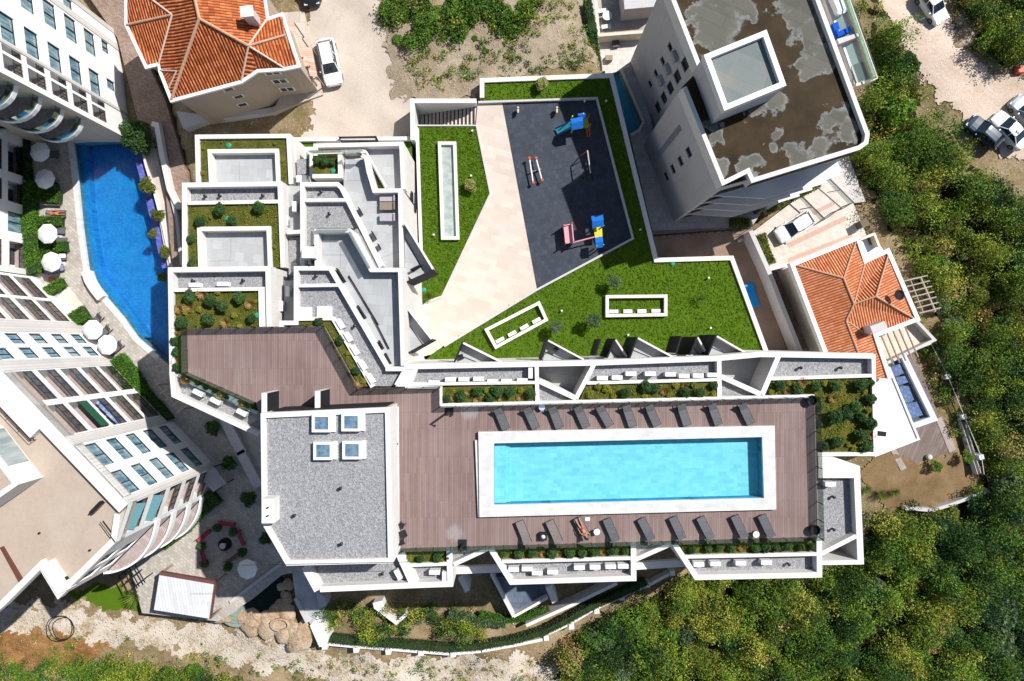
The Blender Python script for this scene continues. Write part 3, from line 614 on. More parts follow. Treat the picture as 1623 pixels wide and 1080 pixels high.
# ---------------------------------------------------------------- garden level: walls, lawns, skylight boxes
LAWNM = GRASS_B
def blades(mb, poly, z, n, hgt, r):
    p = ccw(poly); x0, x1 = min(a[0] for a in p), max(a[0] for a in p); y0, y1 = min(a[1] for a in p), max(a[1] for a in p); k = 0
    while k < n:
        x, y = r.uniform(x0, x1), r.uniform(y0, y1)
        if not inside(x, y, p): k += .3; continue
        k += 1; t = r.uniform(0, pi); w = r.uniform(.04, .10); h = hgt*r.uniform(.5, 1.3); lx, ly = r.uniform(-.10, .10), r.uniform(-.10, .10)
        c, s_ = cos(t)*w, sin(t)*w
        mb.add([(x-c, y-s_, z), (x+c, y+s_, z), (x+c+lx, y+s_+ly, z+h), (x-c+lx, y-s_+ly, z+h)], [(0, 1, 2, 3)])
LAWNLEAF = m_leaf('lawn_blades', [(.2, (.06, .12, .005)), (.5, (.085, .16, .007)), (.8, (.115, .19, .012)), (1.0, (.2, .24, .04))], .25, .6, 0)
rr = random.Random(3)
for q, n, lab in ((LAWN_E, 26000, 'bright green lawn wrapping round the dark playground on the garden level'), (LAWN_W, 8000, 'green lawn holding the long narrow skylight beside the beige plaza')):
    b = MB().prism(XY(q, 0), -7, 0); o = b.build('lawn', LAWNM); o['kind'] = 'structure'
    g = MB(); blades(g, XY(q, 0), 0, n, .07, rr); g = g.build('grass', LAWNLEAF); tag(g, lab, 'grass', None, 'stuff')
def gwall(name, pts, w, zt, zb, lab, mat=W, cat='wall', closed=False):
    o = MB().wall(XY(pts, zt), M(w, zt), zb, zt, closed).build(name, mat); return tag(o, lab, cat)
gwall('garden_wall', [(764,155),(764,127.5),(969,119.5),(1040,412.5),(1160,409),(1215.5,560)], 7, .25, -6, 'long white wall along the outer edge of the lawn, ending beside the brown yard')
gwall('playground_kerb', [(758,162),(946,155.5),(1003.5,378),(851,459.5),(704,549)], 3.2, .35, -1, 'thin pale kerb between the dark playground and the lawn', WG, 'kerb')
gwall('retaining_wall', [(755,160),(653.5,160),(654,222)], 7, 1.0, -6, 'white wall around the sunken stair beside the sandy parking lot')
gwall('planter_wall', [(655,198),(661,205),(664,300),(668,420)], 5, .3, -3, 'narrow white edging between the terraced block and the lawn with the long skylight')
gwall('lawn_edging', [(657,199),(755,199),(777,307),(700,471),(678,480)], 2.2, .12, -1, 'thin white edging between the smaller lawn and the beige plaza', WG, 'edging')
gwall('north_wall', [(462,221),(653,219.5)], 6, .4, -4, 'white boundary wall between the sandy parking lot and the terraced block')
o = thing('metal_gate', 'dark framed gate set into the white wall at the bottom of the sandy parking lot', 'gate', P(566, 221, .4), flat=True)
MB().wall(XY([(537,217.5),(596,216.5),(599,224),(541,225)], .9), .06, .4, .95, True).build('gate_frame', METAL, o); MB().box((*P(568, 220.5, .7)[:2], .6), (M(56, .7), .25, .3)).build('gate_panel', WG, o)
for q in ([(474,226),(500,226),(500,238),(486,240)], [(640,226),(652,223),(653,252)]):
    g = slab('lawn', q, -.02, LAWNM, 3)
# sunken stair
st = thing('garden_stair', 'sunken stair of pale stone treads beside the plaza, its lower half in shade', 'stairs', P(707, 180, -3), flat=True)
for k in range(15):
    x0 = 757-k*6.4; MB().prism([P(x0-6.4, 164, 0)[:2], P(x0, 164, 0)[:2], P(x0, 196, 0)[:2], P(x0-6.4, 196, 0)[:2]], -6, -.17*(k+1)).build('tread', BEIGE, st)
for k in range(14):
    x0 = 757-(k+1)*6.4; z = -.17*(k+1)
    MB().prism([P(x0-.2, 164, 0)[:2], P(x0+1.6, 164, 0)[:2], P(x0+1.6, 196, 0)[:2], P(x0-.2, 196, 0)[:2]], z, z+.012).build('nosing', DARK, st)
slab('stair_landing', [(655,163),(662,163),(662,196),(655,196)], -2.9, BEIGE, 2)
# skylight boxes on the lawns
def skybox(name, pts, zt, depth, lab, glassy=False):
    t = thing(name, lab, 'skylight', P(*pts[0], 0), flat=True)
    w = XY(pts, zt); c = (sum(p[0] for p in w)/4, sum(p[1] for p in w)/4); inn = [lerp(p, c, .04) for p in w]
    MB().wall(w, M(5, zt), -2, zt, True).build('frame', W, t)
    k = [(c[0]+(p[0]-c[0])*.985, c[1]+(p[1]-c[1])*.93) for p in w]
    if glassy: MB().sheet(w, zt-.35).build('pane', m_window('frosted_skylight', (.30, .36, .33), (.42, .47, .43), .12, .5), t)
    else: MB().sheet(w, zt-.95).build('shaft_floor', TERR, t)
    return t, w
t, w = skybox('roof_skylight', [(696.5,227),(720.5,227),(725.5,377.5),(701.5,377.5)], .45, 1, 'long narrow skylight with a white frame and pale glass on the smaller lawn', True)
for pts, n, lab in (([(771,523),(854,480.5),(866,507),(786,550.5)], 4, 'tilted white light well sunk into the lawn beside two dark trees'), ([(962.5,470.5),(1055.5,469.5),(1055.5,499),(962.5,500.5)], 4, 'straight white light well sunk into the middle of the main lawn')):
    t, w = skybox('light_well', pts, .5, 1, lab)
    for k in range(n):
        q = lerp(lerp(w[3], w[2], .12+.24*k), lerp(w[0], w[1], .12+.24*k), .22)
        MB().box((*q, .05), (M(14, 0), .35, .35), atan2(w[2][1]-w[3][1], w[2][0]-w[3][0])).build('vent_box', WHITEP, t)
# ---------------------------------------------------------------- punched facades
WIN = m_window('window_glass', (.06, .16, .24), (.26, .36, .38), .08, 1.1); WINB = m_window('blue_window_glass', (.015, .05, .10), (.10, .20, .28), .06, 1.4); WIND = m_window('shaded_window_glass', (.02, .022, .028), (.06, .065, .07), .1, 1.2)  # the last glass is a copy with shade put into its colour
FLOORB = m_paving('brown_balcony_tiles', [(.32, .25, .235), (.40, .32, .30), (.46, .385, .36)], .4, .4, .7, .01)
def facade(root, p, q, z0, z1, mat, ops, win=WIN, depth=1.7, name='wall'):
    L = hypot(q[0]-p[0], q[1]-p[1]); d = ((q[0]-p[0])/L, (q[1]-p[1])/L); n = (d[1], -d[0])
    pt = lambda s, z, o=0.0: (p[0]+d[0]*s+n[0]*o, p[1]+d[1]*s+n[1]*o, z)
    S = sorted({0.0, L, *[max(0, min(L, o[k])) for o in ops for k in (0, 1)]}); Z = sorted({z0, z1, *[o[k] for o in ops for k in (2, 3)]})
    m = MB()
    for a, b in zip(S, S[1:]):
        for u, v in zip(Z, Z[1:]):
            c, e = (a+b)/2, (u+v)/2
            if not any(o[0] < c < o[1] and o[2] < e < o[3] for o in ops): m.quad(pt(a, u), pt(b, u), pt(b, v), pt(a, v))
    for s0, s1, a, b, k in ops:
        dp = -.22 if k in 'wsu' else -depth
        for (x0, y0, x1, y1) in ((s0, a, s1, a), (s1, a, s1, b), (s1, b, s0, b), (s0, b, s0, a)):
            m.quad(pt(x0, y0), pt(x1, y1), pt(x1, y1, dp), pt(x0, y0, dp))
    w = m.build(name, mat, root)
    for s0, s1, a, b, k in ops:
        if k in 'wsu':
            f = MB(); t = .07; zo = -.12; mid = (s0+s1)/2
            bars = [(s0, s0+t, a, b), (s1-t, s1, a, b), (s0+t, s1-t, a, a+t), (s0+t, s1-t, b-t, b)]
            if s1-s0 > 1.1: bars += [(mid-t/2, mid+t/2, a+t, b-t)]
            for x0, x1, y0, y1 in bars:
                f.add([pt(x0, y0, zo), pt(x1, y0, zo), pt(x1, y1, zo), pt(x0, y1, zo), pt(x0, y0, zo-.06), pt(x1, y0, zo-.06), pt(x1, y1, zo-.06), pt(x0, y1, zo-.06)], [(0,1,2,3),(1,5,6,2),(5,4,7,6),(4,0,3,7),(3,2,6,7),(0,4,5,1)])
            if k == 'u':
                for x0, x1, y0, y1 in ((s0-.3, s0, a-.25, b+.2), (s1, s1+.3, a-.25, b+.2), (s0, s1, a-.25, a), (s0, s1, b, b+.2)): f.quad(pt(x0, y0, .02), pt(x1, y0, .02), pt(x1, y1, .02), pt(x0, y1, .02))
            fr = f.build('window', WHITEP if k == 'u' else METAL, root)
            MB().quad(pt(s0, a, -.2), pt(s1, a, -.2), pt(s1, b, -.2), pt(s0, b, -.2)).build('pane', win, fr)
        elif k == 'l':
            bk = MB().quad(pt(s0, a, -depth), pt(s1, a, -depth), pt(s1, b, -depth), pt(s0, b, -depth)).build('balcony', mat, root)
            MB().quad(pt(s0, a+.02, 0), pt(s1, a+.02, 0), pt(s1, a+.02, -depth), pt(s0, a+.02, -depth)).build('balcony_floor', FLOORB, bk)
            MB().quad(pt(s0+.4, a+.05, -depth+.03), pt(s1-.5, a+.05, -depth+.03), pt(s1-.5, a+2.1, -depth+.03), pt(s0+.4, a+2.1, -depth+.03)).build('glass_door', WIND, bk)
            r = MB().quad(pt(s0, a+.1, -.05), pt(s1, a+.1, -.05), pt(s1, a+1.0, -.05), pt(s0, a+1.0, -.05)).build('railing', GLASS, bk)
            rb = MB()
            for zz in (.12, .98): rb.tube(pt(s0, a+zz, -.05), pt(s1, a+zz, -.05), .035, n=6)
            for i in range(1, 4): rb.tube(pt(s0+(s1-s0)*i/4, a, -.05), pt(s0+(s1-s0)*i/4, a+1, -.05), .03, n=6)
            rb.build('rail_bar', METAL, bk)
    return pt
# ---------------------------------------------------------------- apartment hotel on the left
HB = thing('hotel_building', 'large white hotel on the left edge with a flat beige roof and many balconies', 'hotel', (-45, -12, -4), flat=True)
O_, d_ = (-44.0, .2), (.69, -.724)
LP = lambda s: (O_[0]+d_[0]*s, O_[1]+d_[1]*s)
q3, q0, q4, sc = LP(18.6), LP(-9), (-32.2, -16.4), (-36.9, -20.9)
ZC5 = [10.4, 7.4, 4.4, 1.4, -1.5]; ops = []
T = lambda s: 18.6-s
for i, z in enumerate(ZC5):
    for c, w in ((16.6, 2.4), (13.45, 2.4)): ops.append((T(c)-w/2, T(c)+w/2, z-.85, z+.85, 'w'))
    for c, w in ((9.35, 3.2), (5.5, 3.3)): ops.append((T(c)-w/2, T(c)+w/2, z-1.25, z+1.15, 'l'))
    for c in (1.75, 0.0): ops.append((T(c)-.65, T(c)+.65, z-.85, z+.85, 'w'))
    for c, w in ((-3.9, 2.9), (-7.2, 2.9)): ops.append((T(c)-w/2, T(c)+w/2, z-1.25, z+1.15, 'l'))
ops = [(max(a, .05), b, c, e, k) for a, b, c, e, k in ops]
facade(HB, q3, q0, -4.5, 12.5, WH, ops)
def overlay(root, p, d, n, s0, s1, z0, z1, mat, name):
    a = (p[0]+d[0]*s0, p[1]+d[1]*s0); b = (p[0]+d[0]*s1, p[1]+d[1]*s1)
    MB().prism([a, b, (b[0]+n[0]*.06, b[1]+n[1]*.06), (a[0]+n[0]*.06, a[1]+n[1]*.06)], z0, z1).build(name, mat, root)
nn = (.724, .69)
for s0, s1, a, b in ((2.55, 3.75, -4.5, 12.4), (11.1, 12.05, -4.5, 12.4), (17.95, 18.6, -4.5, 12.4), (12.2, 17.9, 11.45, 12.2), (-2.3, -.8, -4.5, 12.4)): overlay(HB, O_, d_, nn, s0, s1, a, b, WS, 'stone_band')
facade(HB, q4, q3, -4.5, 12.5, WH, [(.45, 3.15, z-1.2, z+1.1, 'l') for z in ZC5])
for z in ZC5[:2]:
    a = (q4[0]+.35, q4[1]+.5); b = (q3[0]+.3, q3[1]-.4)
    MB().quad((a[0]-.9, a[1]+.1, z+.75), (a[0]+.05, a[1], z+.1), (b[0]+.05, b[1], z+.1), (b[0]-.9, b[1]+.1, z+.75)).quad((a[0]-.9, a[1]+.1, z+.71), (b[0]-.9, b[1]+.1, z+.71), (b[0]+.05, b[1], z+.06), (a[0]+.05, a[1], z+.06)).build('awning', m_plain('teal_canvas', (.10, .24, .27), .7, .12, 3) if 'teal_canvas' not in bpy.data.materials else bpy.data.materials['teal_canvas'], HB)
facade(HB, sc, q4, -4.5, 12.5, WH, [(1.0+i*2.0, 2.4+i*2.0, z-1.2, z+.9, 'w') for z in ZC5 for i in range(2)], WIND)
for z in ZC5[1:]:                                                     # bowed balconies on the south-east corner
    a, b = (-36.7, -20.9), (-32.0, -16.2); ou = []; ii = []
    for k in range(15):
        t = k/14; bx = lerp(a, b, t); h = 1.35*sin(pi*min(1, t*1.02))**.8; ou.append((bx[0]+.72*h, bx[1]-.69*h)); ii.append((bx[0]+.05, bx[1]-.05))
    bo = MB().prism(ou+ii[::-1], z-1.45, z-1.2).build('balcony', FLOORB, HB); MB().wall(ou, .16, z-1.55, z-.75).build('parapet', WH, bo)
rp = [q3, q4, sc, (-38.5, -18.1), (-41.6, -21.3), (-62, -38), (-85, -8), (-57, 14), q0]
ROOFB = m_soil('beige_roof_coating', [(.3, (.37, .29, .225)), (.5, (.43, .35, .28)), (.75, (.48, .41, .34))], .25, 3, .1)
MB().prism(rp, 11.2, 11.8).build('flat_roof', ROOFB, HB)
ctr = (-48, -12); sh = lambda p, k: lerp(p, ctr, k/hypot(p[0]-ctr[0], p[1]-ctr[1]))
MB().prism([LP(-9), LP(18.6), (LP(18.6)[0]-.75, LP(18.6)[1]-.7), (LP(9.2)[0]-.75, LP(9.2)[1]-.7), (LP(9.2)[0]-1.5, LP(9.2)[1]-1.45), (LP(-9)[0]-1.5, LP(-9)[1]-1.45)], 11.5, 12.5).build('roof_parapet', W, HB)
MB().wall([(q3[0]-1.0, q3[1]-.9), (q4[0]-.25, q4[1]+.1), (sc[0]-.05, sc[1]+.2), (-38.4, -18.3), (-41.6, -21.5), (-60, -37)], .5, 11.5, 12.35).build('roof_parapet', W, HB)
MB().prism([(-36.9, -20.6), (-38.4, -18.3), (-37.6, -17.9), (-36.0, -20.2)], 11.5, 12.6).build('roof_plinth', W, HB)
rl = MB(); a, b = LP(-6), LP(9.4); off = (-1.62, -1.55)
for zz in (12.0, 12.35, 12.7): rl.tube((a[0]+off[0], a[1]+off[1], zz), (b[0]+off[0], b[1]+off[1], zz), .03, n=6)
for i in range(12): c = lerp(a, b, i/11); rl.tube((c[0]+off[0], c[1]+off[1], 11.8), (c[0]+off[0], c[1]+off[1], 12.7), .035, n=6)
rl.build('roof_rail', METAL, HB); rl = MB(); a, b = P(162, 826, 12.2), P(186, 858, 12.2)
for zz in (12.1, 12.5): rl.tube((a[0], a[1], zz), (b[0], b[1], zz), .035, n=6)
rl.build('roof_rail', METAL, HB)
pb = XY([(-90,640),(-33,687),(12,746),(30,768),(-5,792),(-90,850)], 14.6)
MB().prism(pb, 11.6, 14.6).build('roof_storey', W, HB)
ea, eb = XY([(-36,683),(10,743)], 14.6); MB().prism([lerp(ea, eb, .05), lerp(ea, eb, .95), (lerp(ea, eb, .95)[0]+.05, lerp(ea, eb, .95)[1]+.03), (lerp(ea, eb, .05)[0]+.05, lerp(ea, eb, .05)[1]+.03)], 12.0, 14.3).build('glass_front', m_window('pale_roof_glass', (.24, .29, .30), (.40, .45, .44), .25, .5), HB)
MB().prism(XY([(-70,670),(-36,696),(6,750),(18,766),(-8,784),(-70,820)], 14.64), 14.3, 14.64).build('roof_deck', ROOFB, HB)
MB().prism(XY([(0,868),(5,866),(40,925),(34,930)], 11.9), 11.5, 11.95).build('roof_gutter', m_plain('rust_brown_metal', (.13, .05, .035), .5), HB)
MB().prism(XY([(-60,870),(-2,872),(32,930),(0,952),(-60,990)], 11.85), 11.5, 11.87).build('lower_roof', ROOFB, HB)
MB().box((*P(155, 804, 12)[:2], 12.1), (1.2, .3, .5), .8).tube(P(152, 808, 12.3), P(140, 816, 12.0), .05).build('roof_cable_tray', METAL, HB); MB().lathe((*P(104, 918, 11.8)[:2], 11.8), [(.3, 0), (.3, .35), (.1, .45)], 12).build('roof_fan', METAL, HB)
for x, y in ((63, 845), (143, 872), (60, 905)): MB().lathe((*P(x, y, 11.8)[:2], 11.8), [(.09, 0), (.09, .15)], 8).build('roof_vent', METAL, HB)
a_, b_ = LP(7.85), LP(10.85); MB().prism([(p[0]+nn[0]*k, p[1]+nn[1]*k) for p, k in ((a_, .03), (b_, .03), (b_, .10), (a_, .10))], 6.15, 7.2).build('green_screen', m_plain('dark_green_canvas', (.015, .10, .05), .7, .15, 3), HB)
CL = m_planks('blue_striped_cloth', [(.04, .10, .32), (.18, .26, .48), (.55, .58, .62)], .2, .8)
c_ = LP(9.4); m_ = MB()
for k_ in range(5): q_ = LP(8.2+.5*k_); m_.box((q_[0]-.25, q_[1]-.25, 3.75+.08*(k_ % 2)), (.5, .9, .05), .76, .25)
tag(m_.build('laundry', CL), 'blue and white laundry spread over a lower hotel balcony', 'laundry')
# things on the hotel balconies
def towel(x, y, z, lab, mats): pass
# ---------------------------------------------------------------- white hotel wing, top left
HT = thing('hotel_building', 'tall white hotel wing in the upper left corner with square windows facing the pool', 'hotel', (-46, 26, -4), flat=True)
p, q = (-40.0, 21.0), (-41.4, 32.4); ops = []
for z in (16.0, 13.1, 10.3, 7.4, 4.5, 1.6):
    ops += [(4.1-1.15, 4.1+1.15, z-.85, z+.85, 'w'), (8.0-1.15, 8.0+1.15, z-.85, z+.85, 'w'), (.5, 1.7, z-1.2, z+1.0, 'l'), (1.95, 2.5, z-1.2, z+1.0, 'l')]
for z in (12.0, 8.3, 4.5): ops.append((10.0, 10.9, z-.7, z+.7, 'w'))
ops += [(8.1, 9.3, -1.6, -.4, 'w'), (4.4, 5.4, -1.9, -.5, 'w')]
facade(HT, p, q, -4.6, 18, WH, ops, depth=1.2)
dd = ((q[0]-p[0])/11.49, (q[1]-p[1])/11.49); overlay(HT, p, dd, (dd[1], -dd[0]), 9.35, 9.95, -4.6, 18, WS, 'stone_band'); overlay(HT, p, dd, (dd[1], -dd[0]), 10.95, 11.45, -4.6, 18, WS, 'stone_band'); overlay(HT, p, dd, (dd[1], -dd[0]), 2.55, 2.9, -4.6, 18, WS, 'stone_band')
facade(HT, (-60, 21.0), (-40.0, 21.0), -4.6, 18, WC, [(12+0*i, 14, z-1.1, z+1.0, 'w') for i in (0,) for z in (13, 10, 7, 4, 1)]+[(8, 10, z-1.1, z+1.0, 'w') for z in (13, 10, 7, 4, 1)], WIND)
facade(HT, q, (-60, 34), -4.6, 18, W, [])
MB().prism([p, q, (-60, 34), (-60, 21)], 17.4, 17.9).build('flat_roof', ROOFB, HT)
for z in (14.7, 11.8, 8.9, 6.0, 3.1):
    arc = [(-43.3+2.5*cos(t), 21.0+2.1*sin(t)) for t in np.linspace(pi, 2*pi, 13)]
    bo = MB().prism(arc, z-.2, z).build('balcony', FLOORB, HT); MB().wall(arc, .12, z-.25, z+.25).build('parapet', WH, bo); MB().wall(arc, .03, z+.25, z+.95).build('railing', GLASSG, bo)
HW = thing('hotel_wing', 'low cream wing of the hotel behind the long clipped hedge on the left edge', 'hotel wing', (-55, 14, -4), flat=True)
facade(HW, (-50.9, 6.9), (-50.9, 21.0), -4.4, 2.6, WH, [(.6, 3.2, -3.6, -1.2, 'l'), (4.2, 6.2, -3.2, -1.0, 'w'), (7.2, 9.3, -3.4, -1.0, 'l'), (10.2, 13.2, -3.4, -1.0, 'l'), (.6, 3.2, -.2, 2, 'l'), (4.2, 6.2, 0, 1.9, 'w'), (7.2, 9.3, -.2, 1.9, 'l'), (10.2, 13.2, -.2, 1.9, 'l')], WIN, 1.2)
MB().prism([(-50.9, 6.9), (-50.9, 21), (-66, 21), (-66, 6.9)], 2.2, 2.6).build('flat_roof', ROOFB, HW)
# ---------------------------------------------------------------- grey tower, top right
TW = thing('tower_block', 'tall grey apartment tower in the upper right with rain puddles on its flat roof', 'apartment tower', (24, 22, -6), flat=True)
ZT = 11.6
t = NT('puddled_roof'); pp = t.pos()
acc = None
pw_ = t.n('VectorMath', {0: pp, 1: t.map(t.n('TexNoise', {'Vector': pp, 'Scale': .45, 'Detail': 5.0}).outputs['Color'], scale=(4.5, 4.5, 0), loc=(-2.25, -2.25, 0))}, operation='ADD').outputs[0]
for x, y, r in ((1130,40,55),(1150,80,42),(1160,0,45),(1195,15,20),(1250,-5,34),(1265,20,34),(1283,58,36),(1298,92,32),(1278,105,28),(1325,190,30),(1345,215,30),(1300,232,30),(1262,250,28),(1235,205,17),(1222,232,22),(1200,170,28),(1133,215,20),(1146,262,22),(1190,262,22),(1228,160,22)):
    c_ = P(x, y, 11.1); d_0 = t.n('VectorMath', {0: pw_, 1: (c_[0], c_[1], 11.1)}, operation='DISTANCE').outputs['Value']
    f_ = t.math('SUBTRACT', 1.0, t.math('DIVIDE', d_0, M(r, 11.1))); acc = f_ if acc is None else t.math('SMOOTH_MAX', acc, f_)
acc = t.math('ADD', acc, t.math('MULTIPLY', t.math('SUBTRACT', t.noise(pp, .9, 6, .68), .5), 1.1))
nz = t.math('SUBTRACT', .525, t.math('MULTIPLY', acc, .11))
b = t.n('TexBrick', {'Vector': t.map(pp, rot=(0, 0, .43)), 'Color1': (.10, .090, .070, 1), 'Color2': (.14, .127, .100, 1), 'Mortar': (.06, .06, .055, 1), 'Scale': 1.0, 'Mortar Size': .015, 'Brick Width': 5.0, 'Row Height': 1.0, 'Bias': 0}).outputs['Color']
base = t.mix(t.math('MULTIPLY', t.noise(pp, .7, 5), .6), b, (.115, .135, .128))
pud = t.ramp(t.noise(pp, .5, 6, .6), [(.3, (.022, .014, .006)), (.6, (.045, .030, .013)), (.8, (.07, .05, .03))])
c = t.mix(t.ramp(nz, [(.482, (0, 0, 0)), (.492, (1, 1, 1))]), base, pud)
edge = t.ramp(nz, [(.462, (0, 0, 0)), (.474, (.35, .35, .35)), (.482, (1, 1, 1)), (.489, (1, 1, 1)), (.497, (0, 0, 0))])
c = t.mix(t.math('MULTIPLY', edge, t.ramp(t.noise(t.map(pp, scale=(2, 2, 1)), 1.1, 5, .8), [(.38, (.12,)*3), (.6, (.9,)*3)])), c, (.24, .24, .235))
PUD = t.done(t.bsdf(c, t.ramp(nz, [(.48, (.9,)*3), (.5, (.6,)*3)]), t.noise(pp, 6, 3), .1, .02, 0, .08))
rf = [(1058,-30),(1111,110),(1084,138),(1147,294),(1187,275),(1194,291),(1365,238),(1377,228),(1380,214),(1288,-30)]
MB().prism(XY(rf, ZT), 10.2, 11.1).build('flat_roof', PUD, TW)
MB().wall(XY([(1056,-30),(1109,106)], ZT), M(7, ZT), 10, ZT).wall(XY([(1085,138),(1146.5,290),(1186,270.5),(1193,286),(1362,234),(1373,226),(1375,213),(1285,-30)], ZT), M(7, ZT), 10, ZT).build('roof_parapet', W, TW)
pw = XY([(1111,108),(1084,138),(1147,295),(1378,227),(1058,-30)], ZT)
dn = lambda a, b: hypot(a[0]-b[0], a[1]-b[1])
A1, A2 = XY([(1054,-32),(1108,104)], ZT); B1, B2 = XY([(1082,136),(1145,295)], ZT); E2 = XY([(1378,228)], ZT)[0]
L1 = dn(A1, A2); L2 = dn(B1, B2)
def sY(a, b, Y): return (a[1]-Y)/(a[1]-b[1])*dn(a, b)
s1, s2, s3 = sY(A1, A2, 26.15), sY(A1, A2, 23.9), sY(B1, B2, 16.8)
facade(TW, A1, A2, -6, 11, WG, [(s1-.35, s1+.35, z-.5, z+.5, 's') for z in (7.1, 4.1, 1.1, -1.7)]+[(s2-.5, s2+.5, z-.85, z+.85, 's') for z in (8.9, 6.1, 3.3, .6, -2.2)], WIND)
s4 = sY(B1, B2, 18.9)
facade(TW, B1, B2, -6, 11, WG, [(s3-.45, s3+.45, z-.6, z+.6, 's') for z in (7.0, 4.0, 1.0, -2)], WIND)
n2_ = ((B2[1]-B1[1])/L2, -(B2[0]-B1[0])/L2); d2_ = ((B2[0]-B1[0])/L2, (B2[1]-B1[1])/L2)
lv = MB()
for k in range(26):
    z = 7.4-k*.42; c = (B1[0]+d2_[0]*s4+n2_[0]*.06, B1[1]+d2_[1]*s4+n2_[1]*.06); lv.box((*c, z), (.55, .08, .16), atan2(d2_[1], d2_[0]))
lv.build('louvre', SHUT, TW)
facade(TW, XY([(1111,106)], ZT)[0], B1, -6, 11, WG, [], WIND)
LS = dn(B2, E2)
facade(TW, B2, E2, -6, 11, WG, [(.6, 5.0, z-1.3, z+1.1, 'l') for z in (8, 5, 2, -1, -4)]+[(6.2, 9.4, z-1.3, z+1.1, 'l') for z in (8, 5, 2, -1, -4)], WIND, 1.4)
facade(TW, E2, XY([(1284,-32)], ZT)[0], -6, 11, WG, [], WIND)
for z in (6.6, 3.6, .6, -2.4):
    sl = MB().prism([(B2[0]+.9*LS/LS*.96, B2[1]+.26), lerp(B2, E2, .98), (lerp(B2, E2, .98)[0]+.4, lerp(B2, E2, .98)[1]-1.3), (B2[0]+5.4, B2[1]+.0)], z-.2, z).build('balcony', W, TW)
hp = [(1116,88),(1215,48),(1246,135),(1148,175)]
MB().prism(XY(hp, 14.5), 10.5, 13.9).build('stair_house', WG, TW)
hc = (sum(a[0] for a in hp)/4, sum(a[1] for a in hp)/4)
MB().wall(XY([lerp(a, hc, .075) for a in hp], 14.5), M(8.5, 14.5), 13.7, 14.5, True).build('roof_parapet', WHITEP, TW)
MB().prism(XY([lerp(a, hc, .12) for a in hp], 14.5), 13.7, 14.05).build('stair_house_roof', m_paving('bitumen_sheets', [(.13, .16, .157), (.17, .195, .19), (.22, .215, .19)], 3.0, 1.0, .4, .015, (.14, .16, .16), .5, .6), TW)
for k, (z, dy) in enumerate(((7.8, 1.2), (5, 1.2), (2.2, 1.2))):
    s = s2-1.3; c = (A1[0]+(A2[0]-A1[0])*s/L1-.2, A1[1]+(A2[1]-A1[1])*s/L1-.1); MB().box((*c, z), (.35, .9, .7), atan2(A2[1]-A1[1], A2[0]-A1[0])+pi/2).build('wall_fan_unit', SHUT, TW)
# eastern roof terrace of the tower
et = [(1300,-20),(1340,-20),(1388,122),(1356,136)]
MB().prism(XY(et, 9.2), 8.8, 9.2).build('terrace_floor', WHITEP, TW)
MB().wall(XY([(1333,-20),(1384,126),(1357,135)], 9.6), .22, 8.5, 9.6).build('parapet', WC, TW); MB().wall(XY([(1333,-20),(1384,126)], 9.65), .04, 9.6, 10.5).build('railing', GLASSG, TW)
ra = XY([(1340,-20),(1391,124),(1384,127)], 10.6); MB().wall(ra, .08, 10.5, 10.6).build('rail_bar', WC, TW)
MB().prism(XY([(1327,62),(1362,52),(1364,57),(1330,70)], 10.2), 9.2, 10.2).build('divider_wall', WG, TW)
MB().prism(XY([(1350,104),(1370,96),(1380,120),(1354,134)], 9.3), 9.0, 9.26).build('terrace_mat', SHUT, TW)
# ---------------------------------------------------------------- roofs of clay tiles
def roof_face(mb, pts, eave):                                        # pts: xyz; eave: direction along the tiles' rows
    a = np.array([p[:2] for p in pts]); e = np.array(eave, float); e /= np.linalg.norm(e)
    P3 = np.array(pts); nrm = np.cross(P3[1]-P3[0], P3[2]-P3[0])
    if nrm[2] < 0: pts = pts[::-1]
    uv = []
    for p in pts:
        q = np.array(p[:2]); uv.append((float(q @ e), float(q @ np.array([-e[1], e[0]]))))
    mb.face_uv([tuple(p) for p in pts], uv)
def ridge(root, pts, r, mat, name='ridge_tiles'):
    m = MB()
    for a, b in zip(pts, pts[1:]): m.tube((a[0], a[1], a[2]+.03), (b[0], b[1], b[2]+.03), r, n=8)
    return m.build(name, mat, root)
RIDGE = m_plain('ridge_clay', (.50, .30, .20), .9, .3, 6, .4); RIDGEP = m_plain('pale_mortar', (.58, .47, .38), .9, .2, 6, .4)
OH = thing('orange_roof_house', 'three storey beige house with a hipped orange clay roof above the pool complex', 'house', P(330, 90, -1.7), flat=True)
ze = 5.6
R = {k: P(x, y, z) for k, (x, y, z) in dict(ap=(316,30,8.9), a1=(272,158,ze), a2=(383,128,ze), a3=(394,73,7.4), b1=(305,-20,8.9), b2=(416,-20,ze), b3=(423,31,ze), c1=(254,112,ze), c2=(252,101,ze), c3=(273,24,7.2), c4=(215,-20,6.4),
    d1=(200,-20,ze), d2=(201,40,ze), d3=(233,106,ze), e1=(447,24,ze), e2=(452,56,ze+.75), e3=(472,103,ze), e4=(450,108,ze), e5=(408,111,ze), s1=(280,113,6.4), s2=(268,140,ze+.02)).items()}
rm = MB()
def rf_(ks, e): roof_face(rm, [R[k] for k in ks], (R[e[1]][0]-R[e[0]][0], R[e[1]][1]-R[e[0]][1]))
rf_(('ap','a1','a2','a3'), ('a1','a2')); rf_(('ap','a3','b3','b2','b1'), ('b3','b2')); rf_(('b1','ap','a1','s2','s1','c1','c2','c3','c4'), ('c2','d3') if 0 else ('a1','c3'))
rf_(('c4','c3','d2','d1'), ('d1','d2')) if 0 else None
R['dm'] = P(200, -20, ze)
rf_(('c3','d2','d1','c4'), ('c2','d3')); rf_(('c3','c2','d3','d2'), ('c2','d3'))
rf_(('c1','s1','s2'), ('c1','s2')); 
